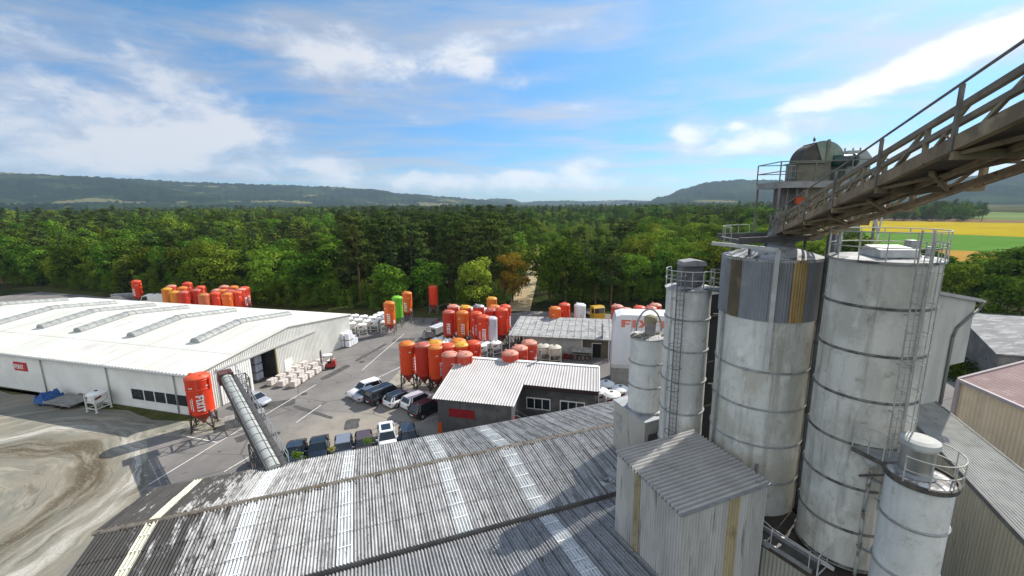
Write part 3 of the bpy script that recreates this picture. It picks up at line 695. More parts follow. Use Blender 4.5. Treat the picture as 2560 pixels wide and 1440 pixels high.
# window band, downpipes and red board on the shaded front
wb = MB(); wb.box(-.06, -.01, .75, 10.85, .95, 2.55); wf = wb.build('window', M('window_frame_white', (.66, .66, .63)), wh)
m = MB()
for a, b in ((.95, 3.1), (3.3, 4.9), (5.1, 6.75), (6.95, 8.5), (8.7, 10.65)): m.box(-.075, -.055, a, b, 1.08, 2.42)
m.build('pane', glass, wf)
for y in (3.2, 14.4, 26.6, 39, 51, 63):
    m = MB(); m.tube((-.12, y, .1), (-.12, y, WE-.05), .075, 6); m.build('downpipe', M('pipe_grey', (.33, .33, .31)), wh)
m = MB(); m.box(-.1, -.02, 29.7, 32.3, 2.85, 4.05); bd = m.build('sign_board', M('sign_red', (.48, .03, .03), (.40, .05, .05), 2), wh)
m = MB(); flat_text(m, 'FIXIT', .60, (-.115, 32.12, 3.12), (0, -1, 0), (0, 0, 1)); m.build('lettering', white_paint, bd)
# pallets of bags seen through the doorway
# ------------------------------------------------------------------ asbestos-cement sheds in the foreground
SH_A = math.atan2(.334, .943)
def roof_mat(name, clean, base, strength=1.):
    """weathered fibre cement: pale sheets, dark lichen in the troughs, patches of black growth, faint rust"""
    m = bpy.data.materials.new(name); m.use_nodes = True; t = NT(m.node_tree); b = t.n['Principled BSDF']
    co = t.node('ShaderNodeTexCoord').outputs['Object']; sp = t.node('ShaderNodeSeparateXYZ'); t.put(sp.inputs[0], co)
    c = t.mix(t.ramp(t.noise(co, 1.2, 7, .65), .35, .68), rgb(clean), rgb(base))
    sh = t.node('ShaderNodeTexWhiteNoise', noise_dimensions='1D'); t.put(sh.inputs[1], t.math('FLOOR', t.math('DIVIDE', sp.outputs[0], .885)))
    c = t.mix(t.math('MULTIPLY', sh.outputs[0], .35), c, (.20, .20, .195, 1))
    seam = t.ramp(t.math('ABSOLUTE', t.math('SUBTRACT', t.math('FRACT', t.math('DIVIDE', sp.outputs[0], .885)), .5)), .455, .495)
    c = t.mix(t.math('MULTIPLY', seam, .8), c, (.05, .048, .045, 1))
    strk = t.ramp(t.noise(t.mapv(co, (9, .22, 1), loc=(4, 4, 0)), 1.0, 5, .6), .50, .60)
    c = t.mix(t.math('MULTIPLY', strk, .62*strength), c, (.085, .082, .076, 1))
    speck = t.ramp(t.noise(t.mapv(co, (1, .5, 1)), 7.5, 4, .6), .58, .66)
    c = t.mix(t.math('MULTIPLY', speck, .7), c, (.06, .058, .052, 1))
    left = t.math('SUBTRACT', 1.0, t.ramp(sp.outputs[0], .5, 10.0))
    g = t.ramp(t.math('ADD', t.noise(t.mapv(co, (2.6, .5, 1)), .75, 8, .72), t.math('MULTIPLY', left, .30*strength)), .60, .70)
    c = t.mix(t.math('MULTIPLY', g, .93), c, (.030, .028, .025, 1))
    ru = t.ramp(t.noise(t.mapv(co, (4.0, .35, 1), loc=(2, 2, 0)), .8, 5), .66, .72)
    c = t.mix(t.math('MULTIPLY', ru, .55), c, (.14, .05, .03, 1))
    t.put(b.inputs['Base Color'], c); b.inputs['Roughness'].default_value = .8; b.inputs['Specular IOR Level'].default_value = .25
    return m
ROOF = roof_mat('fibre_cement', (.50, .495, .48), (.34, .335, .325))
ROOF2 = roof_mat('fibre_cement_grey', (.33, .33, .33), (.24, .24, .24), .4)
GRP = M('translucent_sheet', (.60, .61, .60), (.46, .47, .46), 1.2, rough=.45, c3=(.68, .68, .67), s3=2.5, c4=(.25, .25, .24), s4=2.2, st4=(3, .4, 1), lo4=.56, hi4=.7)
GRP_Y = M('yellowed_sheet', (.60, .58, .44), (.50, .48, .36), 1.5, rough=.5)
MOSS = M('ridge_growth', (.10, .085, .06), (.17, .15, .13), 2.5, c3=(.14, .075, .045), s3=1.2, lo3=.6, hi3=.7, bump=.6)
sh1 = thing('storage_shed', 'weathered fibre cement shed roof with a mossy ridge and pale rooflight strips', 'shed', (-23.08, 20.93, 0), SH_A)
ZR, ZB, TB, ZF, TF = 6.5, 4.6, 6.95, 6.06, -6.65
S1 = 39.0
def t_on(s, t): return Vector((s, t, ZR+(ZB-ZR)*t/TB if t > 0 else ZR+(ZF-ZR)*t/TF))
STR = [(2.15, 2.72), (7.05, 7.98), (12.42, 13.22), (18.72, 19.6), (23.3, 24.3)]
def strips_of(mb_fn, spans, s0, s1):
    cur = s0
    for a, b in spans:
        if a > cur: mb_fn(cur, a, False)
        mb_fn(a, b, True); cur = b
    mb_fn(cur, s1, False)
def slope(parent, tgt, s0, s1, spans, t0, t1, z0, z1, rows, mat, nm='roof', amp=.046):
    d = Vector((0, t1-t0, z1-z0)); L = d.length; m = MB(); gl = []
    def put(a, b, isg):
        q = MB() if isg else m
        o = Vector((a, t0, z0+(.012 if isg else 0)))
        # phase kept continuous along the roof
        du = Vector((1, 0, 0)); dv = d
        cols = max(2, int((b-a)/.177*8)); nn = du.cross(dv.normalized()).normalized(); nn = nn if nn.z > 0 else -nn
        for r in range(rows):
            l0, l1 = r/rows, (r+1)/rows; k = len(q.v)
            for i in range(cols+1):
                x = a+(b-a)*i/cols; h = amp*math.sin(x/.177*2*math.pi)
                q.v.append(tuple(Vector((x, t0, z0))+d*(l0-(.10/L if r else 0))+nn*(h+(.035 if r else 0)+(.012 if isg else 0)))); q.v.append(tuple(Vector((x, t0, z0))+d*l1+nn*(h-.0+(.012 if isg else 0))))
            for i in range(cols): q.f.append((k+2*i, k+2*i+2, k+2*i+3, k+2*i+1)); q.sm.append(True)
            if r:      # thickness of the overlapping sheet end
                k2 = len(q.v)
                for i in range(cols+1): p_ = Vector(q.v[k+2*i]); q.v += [tuple(p_), tuple(p_-nn*.045)]
                for i in range(cols): q.f.append((k2+2*i, k2+2*i+2, k2+2*i+3, k2+2*i+1)); q.sm.append(False)
        if isg: gl.append((q, a))
    strips_of(put, spans, s0, s1); r = m.build(nm, mat, parent)
    for q, a in gl:
        sk = q.build('rooflight', GRP_Y if a < 3 else GRP, parent)
        w = next(b-a_ for a_, b in spans if a_ == a)
        for i in range(1, rows*2):
            P = Vector((a, t0, z0))+d*(i/(rows*2)); nn = Vector((1, 0, 0)).cross(d.normalized()); nn = nn if nn.z > 0 else -nn
            m2 = MB(); m2.bar(P+nn*.065, P+nn*.065+Vector((w, 0, 0)), .05, .015); m2.build('fixing_batten', white_paint, sk)
    return r
# eave -> ridge so that upper courses overlap lower ones
slope(sh1, None, -.35, S1, STR, TB, 0, ZB, ZR, 2, ROOF)
slope(sh1, None, 0, S1, STR, TF, 0, ZF, ZR, 3, ROOF)
m = MB(); r_ = random.Random(4)
m = MB(); N_ = 7
for i in range(156):
    a0, a1 = -.3+i*.25, -.3+(i+1)*.25; hz = r_.uniform(-.012, .012)
    for j in range(N_):
        t0, t1 = math.pi*j/N_, math.pi*(j+1)/N_
        f = lambda a, t: (a, .20*math.cos(t), ZR-.02+hz+.09*math.sin(t))
        m.poly([f(a0, t0), f(a1, t0), f(a1, t1), f(a0, t1)])
m.build('ridge_cap', MOSS, sh1)
m = MB()
for i in range(520):   # lichen clods lodged along the ridge
    s = r_.uniform(-.2, 34); t = r_.choice((-1, 1))*abs(r_.gauss(.2, .13)); p = t_on(s, t); sz = r_.uniform(.02, .07)
    m.solid([p+V(-sz, -sz, -.02), p+V(sz, -sz*.7, -.02), p+V(sz*.8, sz, -.02), p+V(-sz, sz*.6, -.02)], [p+V(-sz*.5, -sz*.4, sz*.9+.02), p+V(sz*.4, -sz*.4, sz+.02), p+V(sz*.3, sz*.5, sz*.8+.02), p+V(-sz*.4, sz*.3, sz+.02)])
m.build('moss', M('moss', (.055, .05, .03), (.12, .10, .07), 3), sh1)['kind'] = 'stuff'
m = MB()
corr(m, (.0, TB-.3, 0), (1, 0, 0), (0, 0, 1), S1, ZB-.1, .177, .02, 4); m.poly([(.05, TF+.2, 0), (.05, TB-.3, 0), (.05, TB-.3, ZB-.1), (.05, 0, ZR-.12), (.05, TF+.2, ZF-.1)]); m.poly([(0, TF+.25, 0), (S1, TF+.25, 0), (S1, TF+.25, ZF-.1), (0, TF+.25, ZF-.1)])
m.build('wall', M('grey_sheet_wall', (.28, .28, .27), (.2, .2, .19), 1), sh1)
m = MB()
for a, b in ((V(-.37, TB, ZB), V(0, 0, ZR)), (V(0, 0, ZR), V(0, TF, ZF))): m.bar(a+V(0, 0, -.02), b+V(0, 0, -.02), .12, .16)
m.build('verge_board', M('dark_verge', (.05, .045, .04)), sh1)
m = MB(); m.bar((-.3, TB+.06, ZB-.08), (S1, TB+.06, ZB-.08), .14, .1); m.build('gutter', steel_dark, sh1)
# lower shed nearer the camera, its roof rising towards us
sh2 = thing('lean_to_shed', 'grey corrugated shed roof below the black valley gutter at the bottom edge', 'shed', (-23.08, 20.93, 0), SH_A)
slope(sh2, None, 1.5, 30.0, [(23.55, 24.45)], -6.78, -13.5, 5.80, 6.8, 4, ROOF2)
m = MB(); m.box(1.5, 30, -6.95, -6.62, 5.50, 5.62); m.build('valley_gutter', black, sh2)
m = MB(); m.poly([(1.5, -13.4, 0), (30, -13.4, 0), (30, -13.4, 6.7), (1.5, -13.4, 6.7)]); m.poly([(1.6, -13.4, 0), (1.6, -7, 0), (1.6, -6.8, 5.7), (1.6, -13.4, 6.7)]); m.build('wall', MATS['grey_sheet_wall'], sh2)
# dead branches caught at the foot of the box tower
o = thing('dead_branch', 'bare twigs and debris lying in the valley gutter end by the sheeted tower', 'branch', at(1515, 1205, 6.1), .4)
m = MB()
for i in range(16):
    a = r_.uniform(0, 6.28); b = Vector((math.cos(a), math.sin(a), r_.uniform(.2, .9)))*r_.uniform(.4, 1.0); m.tube((r_.uniform(-.2, .2), r_.uniform(-.2, .2), .05), b, .018, 4, .006)
m.build('twig', M('dead_wood', (.16, .13, .10)), o)
m = MB(); m.solid([(-.5, -.35, 0), (.55, -.3, 0), (.5, .4, 0), (-.45, .35, 0)], [(-.45, -.3, .05), (.5, -.25, .09), (.45, .35, .06), (-.4, .3, .04)]); m.build('loose_sheet', GRP, o)
# ------------------------------------------------------------------ tube conveyor from the shed to the orange silo
cv = thing('belt_conveyor', 'inclined hooded belt conveyor rising from the shed roof to the red silo beside the warehouse', 'conveyor', (0, 0, 0))
A = V(-17.9, 29.0, 4.85); B = V(-30.8, 43.5, 6.5); D = (B-A).normalized(); sd_ = D.cross(V(0, 0, 1)).normalized(); upv = sd_.cross(D)
m = MB(); NSEG = 15; R_ = .43
for i in range(NSEG):
    a, b = A+(B-A)*(i/NSEG), A+(B-A)*((i+1)/NSEG-.004)
    for j in range(10):
        t0, t1 = math.pi*j/10, math.pi*(j+1)/10; rr_ = R_*(1+.0*i)
        f = lambda P, t: P+sd_*(math.cos(t)*rr_)+upv*(math.sin(t)*rr_*.62+.12)
        m.poly([f(a, t0), f(b, t0), f(b, t1), f(a, t1)], True)
m.poly([A+sd_*(math.cos(math.pi*j/10)*R_)+upv*(math.sin(math.pi*j/10)*R_*.62+.12) for j in range(11)]); hood = m.build('hood', M('hood_sheet', (.40, .415, .385), (.34, .35, .325), 1.2, c3=(.27, .27, .235), s3=1.5, rough=.75, spec=.15), cv)
for i in range(NSEG+1):
    m = MB(); a = A+(B-A)*(i/NSEG); m.path([a+sd_*(math.cos(math.pi*j/10)*.44)+upv*(math.sin(math.pi*j/10)*.44*.62+.12) for j in range(11)], .016, 4); m.build('hoop', steel_dark, hood)
m = MB()
for s_ in (-1, 1):
    m.bar(A+sd_*(.50*s_)+upv*.05, B+sd_*(.50*s_)+upv*.05, .08, .3, upv); m.bar(A+sd_*(.50*s_)-upv*.62, B+sd_*(.50*s_)-upv*.62, .07, .07, upv)
    n_ = 26
    for i in range(n_):
        a, b = A+(B-A)*(i/n_), A+(B-A)*((i+1)/n_); m.bar(a+sd_*(.50*s_)-upv*.62, b+sd_*(.50*s_)-upv*.1, .045); m.bar(b+sd_*(.50*s_)-upv*.1, b+sd_*(.50*s_)-upv*.62, .04)
m.build('truss', steel_dark, cv)
m = MB(); m.bar(A+sd_*.78-upv*.12, B+sd_*.78-upv*.12, .38, .05, upv)
m.build('walkway', M('grating', (.06, .06, .06), (.1, .1, .1), 8), cv)
m = MB()
for i in range(13):
    a = A+(B-A)*(i/12)+sd_*.98; m.bar(a, a+V(0, 0, 1.05), .05)
m.bar(A+sd_*.98+V(0, 0, 1.05), B+sd_*.98+V(0, 0, 1.05), .05); m.bar(A+sd_*.98+V(0, 0, .55), B+sd_*.98+V(0, 0, .55), .04)
m.build('handrail', steel, cv)
m = MB(); P = B+D*.2; m.solid([P-sd_*.7-D*.9-upv*.75, P+sd_*.7-D*.9-upv*.75, P+sd_*.7+D*.7-upv*.75, P-sd_*.7+D*.7-upv*.75], [P-sd_*.62-D*.9+upv*.5, P+sd_*.62-D*.9+upv*.5, P+sd_*.62+D*.55+upv*.42, P-sd_*.62+D*.55+upv*.42])
m.build('head_box', M('maroon_steel', (.12, .045, .04), (.08, .05, .045), 2), cv)
def lattice(mb, c, w, d, z0, z1, bays, ang, th=.09):
    ca, sa = math.cos(ang), math.sin(ang); K = []
    for sx, sy in ((-1, -1), (1, -1), (1, 1), (-1, 1)): K.append(V(c[0]+ca*sx*w/2-sa*sy*d/2, c[1]+sa*sx*w/2+ca*sy*d/2, 0))
    for k in K: mb.bar(k+V(0, 0, z0), k+V(0, 0, z1), th)
    for i in range(bays):
        a, b = z0+(z1-z0)*i/bays, z0+(z1-z0)*(i+1)/bays
        for j in range(4):
            p, q = K[j], K[(j+1) % 4]; mb.bar(p+V(0, 0, b), q+V(0, 0, b), th*.7)
            if i % 2: p, q = q, p
            mb.bar(p+V(0, 0, a), q+V(0, 0, b), th*.6); mb.bar(q+V(0, 0, a), p+V(0, 0, b), th*.5)
m = MB(); lattice(m, (-29.9, 44.3), 1.9, 1.5, .9, 6.0, 4, -.83); m.build('support_tower', steel_dark, cv)
m = MB(); q = at(648, 1160, .0); lattice(m, (A+(B-A)*.26).to_tuple()[:2], 1.6, 1.3, 0, 4.6, 3, -.83); m.build('trestle', steel_dark, cv)
m = MB(); m.prism([(-32.0, 43.9), (-28.7, 46.0), (-29.5, 47.2), (-32.7, 45.1)], .0, .95); m.build('plinth', concrete, cv)
# ------------------------------------------------------------------ workshop with the pale sheeted roof
RK = M('pale_profile_sheet', (.45, .425, .41), (.385, .365, .35), .5, rough=.5, c3=(.44, .43, .42), s3=.5, lo3=.6, hi3=.8)
REND = M('dark_render', (.085, .085, .085), (.13, .128, .125), .55, lo=.42, hi=.62, c3=(.045, .045, .045), s3=.9, st3=(1, 1, .35), lo3=.55, hi3=.7)
wk = thing('workshop', 'low dark rendered workshop with an L shaped pale ribbed roof', 'workshop', (0, 0, 0))
a_ = V(-6.7, 51.7, 5.2); b_ = V(10.0, 47.6, 5.2); c_ = V(-8.5, 42.4, 4.0); d_ = V(0.02, 40.3, 4.0)

def on_plane(px_, py_, p0, nrm):
    o = Vector((0, 0, CH)); d = at(px_, py_, 0)-o; return o+d*((p0-o).dot(nrm)/d.dot(nrm))
_n = (b_-a_).cross(c_-a_).normalized(); e_ = on_plane(1308, 962, a_, _n); f_ = on_plane(1497, 980, a_, _n)
m = MB(); X_ = (b_-a_); L_ = X_.length; X_ = X_/L_
def ribbed(mb, a, b, c, d, pitch, amp):
    """ribbed sheet between top edge a-b and bottom edge c-d"""
    n = int((b-a).length/pitch)*4; k = len(mb.v); nn = (b-a).cross(a-c).normalized(); nn = nn if nn.z > 0 else -nn
    for i in range(n+1):
        t = i/n; h = nn*(amp if i % 4 in (1, 2) else 0); mb.v.append(tuple(a+(b-a)*t+h)); mb.v.append(tuple(c+(d-c)*t+h))
    for i in range(n): mb.f.append((k+2*i, k+2*i+2, k+2*i+3, k+2*i+1)); mb.sm.append(False)
sp_t = (e_-a_).dot(X_)/L_; mid = a_+(b_-a_)*.505
mid = a_+(b_-a_)*((e_-c_).dot(X_)+(c_-a_).dot(X_))*(1/L_); ribbed(m, a_, mid, c_, d_, .30, .05); ribbed(m, mid, b_, e_, f_, .30, .05)
m.build('roof', RK, wk)
m = MB(); m.bar(a_+V(0, .05, .06), b_+V(0, .05, .06), .55, .06); m.build('ridge_flashing', white_paint, wk)
m = MB(); m.bar(b_+V(.06, 0, .0), f_+V(.06, 0, 0), .14, .2); m.bar(a_+V(-.06, 0, 0), c_+V(-.06, 0, 0), .1, .14); m.bar(e_+V(-.08, -.1, 0), d_+V(-.08, 0, 0), .1, .14); m.build('verge_trim', white_paint, wk)
def wall(mb, p, q, z0, z1p, z1q=None, th=.25):
    p, q = Vector(p[:2]+(0,)) if isinstance(p, tuple) else Vector((p.x, p.y, 0)), Vector(q[:2]+(0,)) if isinstance(q, tuple) else Vector((q.x, q.y, 0)); z1q = z1p if z1q is None else z1q
    n = (q-p).normalized().cross(V(0, 0, 1))*th
    mb.solid([p+V(0, 0, z0), q+V(0, 0, z0), q-n+V(0, 0, z0), p-n+V(0, 0, z0)], [p+V(0, 0, z1p), q+V(0, 0, z1q), q-n+V(0, 0, z1q), p-n+V(0, 0, z1p)])
ins = .35; yv = (a_-c_).normalized(); yv.z = 0; Ci = c_+X_*ins+yv*ins; Di = d_-X_*ins+yv*ins; Ei = e_-X_*ins+yv*.9; Fi = f_-X_*ins+yv*.9; Ai = a_+X_*ins-yv*ins; Bi = b_-X_*ins-yv*ins
m = MB(); wall(m, Ci, Di, 0, 3.95); wall(m, Di, Ei, 0, 3.95, 4.55); wall(m, Ei, Fi, 0, 4.5); wall(m, Fi, Bi, 0, 4.5, 5.1); wall(m, Bi, Ai, 0, 5.1); wall(m, Ai, Ci, 0, 5.1, 3.95); m.build('wall', REND, wk)
m = MB(); m.bar(e_+V(.0, .0, -.2), f_+V(0, 0, -.2), .08, .45); m.build('fascia', M('dark_fascia', (.035, .02, .018)), wk)
# red shutter on the front
def on_wall(p, q, s0, s1, z0, z1, off): 
    p, q = V(p.x, p.y, 0), V(q.x, q.y, 0); d = (q-p).normalized(); n = d.cross(V(0, 0, 1)); a = p+d*s0+n*off; b = p+d*s1+n*off
    return a, b, d, n
def panel(mb, p, q, s0, s1, z0, z1, off, th=.06):
    a, b, d, n = on_wall(p, q, s0, s1, z0, z1, off); mb.solid([a+V(0, 0, z0), b+V(0, 0, z0), b-n*th+V(0, 0, z0), a-n*th+V(0, 0, z0)], [a+V(0, 0, z1), b+V(0, 0, z1), b-n*th+V(0, 0, z1), a-n*th+V(0, 0, z1)])
m = MB(); panel(m, Ci, Di, 1.25, 4.1, 2.0, 2.98, .05); m.build('red_shutter', M('shutter_red', (.25, .012, .018), (.20, .01, .015), 1), wk)
m = MB(); panel(m, Ci, Di, 1.15, 4.2, 1.9, 1.99, .09, .12); panel(m, Ci, Di, 1.15, 4.2, 2.99, 3.06, .09, .12); m.build('sill', REND, wk)
m = MB()
lw = (Fi-Ei).length
for s in (.55, 4.35):
    m = MB(); panel(m, Ei, Fi, s, s+2.75, 1.35, 2.75, .045); w_ = m.build('window', white_paint, wk)
    m = MB()
    for k in range(3): panel(m, Ei, Fi, s+.1+k*.88, s+.1+k*.88+.78, 1.48, 2.62, .058, .03)
    m.build('pane', glass, w_)
m = MB(); panel(m, Di, Ei, .6, 1.5, .05, 2.1, .05); m.build('door', M('door_red', (.30, .02, .02)), wk)
m = MB()   # outside stair in the recess
g0 = V(Di.x+.4, Di.y+.6, 0)
for i in range(8): m.box(g0.x+.2+i*.28, g0.x+.48+i*.28, g0.y, g0.y+1.1, 0, 1.5-i*.19)
m.build('steps', concrete, wk)
m = MB()
for yy in (g0.y, g0.y+1.1):
    m.path([(g0.x+.2, yy, 2.5), (g0.x+2.4, yy, 1.1)], .03, 5); m.path([(g0.x-.5, yy, 2.5), (g0.x+.2, yy, 2.5)], .03, 5)
    for i in range(4): m.tube((g0.x+.2+i*.7, yy, 0.2), (g0.x+.2+i*.7, yy, 2.5-i*.45), .025, 5)
m.build('handrail', steel, wk)
m = MB(); q = at(1350, 905, 5.0); m.tube((q.x, q.y-.3, 4.6), (q.x, q.y-.3, 6.6), .16, 12); m.lathe([(.24, 0), (.24, .05), (.0, .14)], (q.x, q.y-.3, 6.6), 12); m.build('flue', M('flue', (.15, .125, .12), rough=.5), wk)
# ------------------------------------------------------------------ open shed with the pale wall behind
os_ = thing('machine_shed', 'old shed with a pale plastered wall and a grey fibre cement lean-to roof', 'shed', (0, 0, 0))
A1 = V(1.35, 74.4, 4.5); B1 = V(17.0, 71.3, 4.5); C1 = V(-.75, 66.2, 3.5); D1 = V(15.15, 62.9, 3.5)
def course_mat():
    m = bpy.data.materials.new('old_sheet'); m.use_nodes = True; t = NT(m.node_tree); b = t.n['Principled BSDF']
    co = t.node('ShaderNodeTexCoord').outputs['Object']; k = t.mapv(co, (1, 1, 1), rot=(0, 0, rad(11.3))); sp = t.node('ShaderNodeSeparateXYZ'); t.put(sp.inputs[0], k)
    c = t.mix(t.ramp(t.noise(co, 1.5, 7, .65), .35, .65), (.40, .40, .39, 1), (.27, .27, .26, 1))
    for o_, per, lo, hi in ((0, 1.1, .44, .49), (1, 2.25, .465, .495)):
        s = t.ramp(t.math('ABSOLUTE', t.math('SUBTRACT', t.math('FRACT', t.math('DIVIDE', sp.outputs[o_], per)), .5)), lo, hi); c = t.mix(t.math('MULTIPLY', s, .95), c, (.04, .04, .04, 1))
    c = t.mix(t.math('MULTIPLY', t.ramp(t.noise(co, .9, 6), .56, .66), .5), c, (.09, .09, .085, 1))
    t.put(b.inputs['Base Color'], c); b.inputs['Roughness'].default_value = .9; return m
m = MB(); n_ = 84*6; k = 0; nn = V(0, 0, 1)
for i in range(n_+1):
    t = i/n_; h = .03*math.sin(i/6*2*math.pi); m.v += [tuple(A1+(B1-A1)*t+V(0, 0, h)), tuple(C1+(D1-C1)*t+V(0, 0, h))]
for i in range(n_): m.f.append((2*i, 2*i+2, 2*i+3, 2*i+1)); m.sm.append(True)
m.build('roof', course_mat(), os_)
xd = (D1-C1).normalized(); yd = V(-xd.y, xd.x, 0)
m = MB(); p0 = C1+xd*2.6+yd*1.0; p1 = C1+xd*11.6+yd*1.0; wall(m, p0, p1, 0, 3.5); wall(m, C1+xd*2.6+yd*1.2, C1+xd*2.6+yd*7.5, 0, 3.4, 4.3); m.build('wall', M('pale_plaster', (.42, .41, .385), (.34, .33, .31), .8, c3=(.25, .24, .22), s3=.8), os_)
m = MB(); wall(m, p1+yd*.6, C1+xd*15.9+yd*1.6, 0, 3.5); wall(m, A1-yd*.4, B1-yd*.4, 0, 4.3); m.build('board_wall', M('tan_board', (.13, .115, .08), (.10, .09, .07), 1), os_)
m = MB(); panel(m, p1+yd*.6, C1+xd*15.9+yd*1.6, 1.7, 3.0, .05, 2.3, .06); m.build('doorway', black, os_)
m = MB(); panel(m, p1+yd*.6, C1+xd*15.9+yd*1.6, 1.6, 3.1, 2.3, 2.4, .09); panel(m, p1+yd*.6, C1+xd*15.9+yd*1.6, 1.6, 1.7, 0, 2.3, .09); m.build('door_frame', white_paint, os_)
m = MB(); q = p1+yd*.5+xd*3.05; m.bar(q-yd*.05+V(0, 0, 1.15), q-yd*1.0+xd*.25+V(0, 0, 1.15), .05, 2.2); m.build('door', steel, os_)
m = MB()
for s in (.15, 2.4, 11.7, 15.8): m.bar(C1+xd*s+yd*.35+V(0, 0, -3.5), C1+xd*s+yd*.35+V(0, 0, -.05), .16)
m.bar(C1+yd*.35+V(0, 0, -.13), D1+yd*.35+V(0, 0, -.13), .15, .2); m.build('post', steel_light, os_)
# clutter under it
def clutter(px_, py_, nm, lb, fn, rz=0.):
    q = at(px_, py_); o = thing(nm, lb, nm.replace('_', ' '), q, rz); fn(o); return o
def bench(o):
    m = MB(); m.box(-1.5, 1.5, -.6, .6, 1.02, 1.12); m.build('top', M('bench_grey', (.2, .19, .17)), o)
    for sx in (-1.4, 1.4):
        for sy in (-.5, .5): m = MB(); m.bar((sx, sy, 0), (sx, sy, 1.02), .1); m.build('leg', steel_dark, o)
    m = MB(); m.solid([(-1.6, -.9, 1.55), (1.6, -.9, 1.5), (1.6, .6, 1.85), (-1.6, .6, 1.9)], [(-1.6, -.9, 1.6), (1.6, -.9, 1.55), (1.6, .6, 1.9), (-1.6, .6, 1.95)]); m.build('cover_sheet', M('bleached_board', (.33, .32, .28), (.22, .2, .18), 2), o)
    m = MB(); [m.box(x, x+.35, -.4, .3, .15, .15+h) for x, h in ((-1.2, .7), (-.6, .5), (0, .75), (.6, .55))]; m.build('shelf_load', M('odd_parts', (.10, .07, .06), (.25, .22, .2), 6), o)
clutter(1455, 900, 'work_bench', 'cluttered grey work bench with a tilted cover sheet by the open shed door', bench, -.2)
def bins(o):
    for i, c in enumerate(((.20, .02, .02), (.10, .03, .03))):
        m = MB(); x = -.9+i*.95; m.solid([(x, -.3, 0), (x+.7, -.3, 0), (x+.7, .3, 0), (x, .3, 0)], [(x-.06, -.36, .7), (x+.76, -.36, .7), (x+.76, .36, .7), (x-.06, .36, .7)]); m.build('bin_body', M('bin_red%d' % i, c), o)
clutter(1423, 897, 'bin_pair', 'two dark red scrap bins against the pale plastered wall', bins, -.2)
def sacks(o):
    r = random.Random(2); m = MB()
    for i in range(30): m.tube((r.uniform(-.6, .6), r.uniform(-.4, .4), 0), (r.uniform(-.9, .9), r.uniform(-.5, .5), r.uniform(.8, 3.0)), r.uniform(.03, .07), 5)
    m.build('rod', M('rusty_rods', (.13, .09, .07), (.3, .28, .25), 3), o)
clutter(1532, 896, 'rod_stack', 'tangle of rusty rods leaning at the right end of the open shed', sacks)
clutter(1288, 868, 'rod_stack', 'tangle of steel rods leaning at the left end of the open shed', sacks)
# ------------------------------------------------------------------ white tarpaulin hall with the red letters
th = thing('tarpaulin_hall', 'tall white tarpaulin hall on a concrete base with red lettering', 'hall', (13.2, 54.3, 0), rad(-10))
TW, TD, TZ = 9.0, 3.5, 9.75
m = MB(); prof = [(-.12, 2.5), (-.05, 6.), (0.05, 8.6), (.35, 9.5), (1.1, TZ), (TW-1.1, TZ), (TW-.35, 9.5), (TW, 8.6), (TW, 2.5)]
for i in range(len(prof)-1):
    for k in range(6):
        y0, y1 = TD*k/6, TD*(k+1)/6; a, b = prof[i], prof[i+1]; m.poly([(a[0], y0, a[1]), (a[0], y1, a[1]), (b[0], y1, b[1]), (b[0], y0, b[1])], True)
m.poly([(x, 0, z) for x, z in prof]); m.poly([(x, TD, z) for x, z in reversed(prof)])
tp = m.build('cover', M('white_tarpaulin', (.68, .68, .68), (.60, .60, .61), .4, rough=.45, bump=.15, bscale=1.2), th)
m = MB(); m.box(-.05, TW, .02, TD, 0, 2.45); m.build('base_wall', concrete, th)
m = MB(); m.box(.02, TW-.05, -.06, 0, 2.45, 3.0); m.build('hem', M('hem_grey', (.52, .52, .50)), th)
m = MB(); flat_text(m, 'FIXIT', 1.0, (1.0, -.02, 8.1), (1.95, 0, 0), (0, 0, 1)); m.build('lettering', M('letter_red', (.66, .13, .075), (.60, .20, .15), 1.5), th)
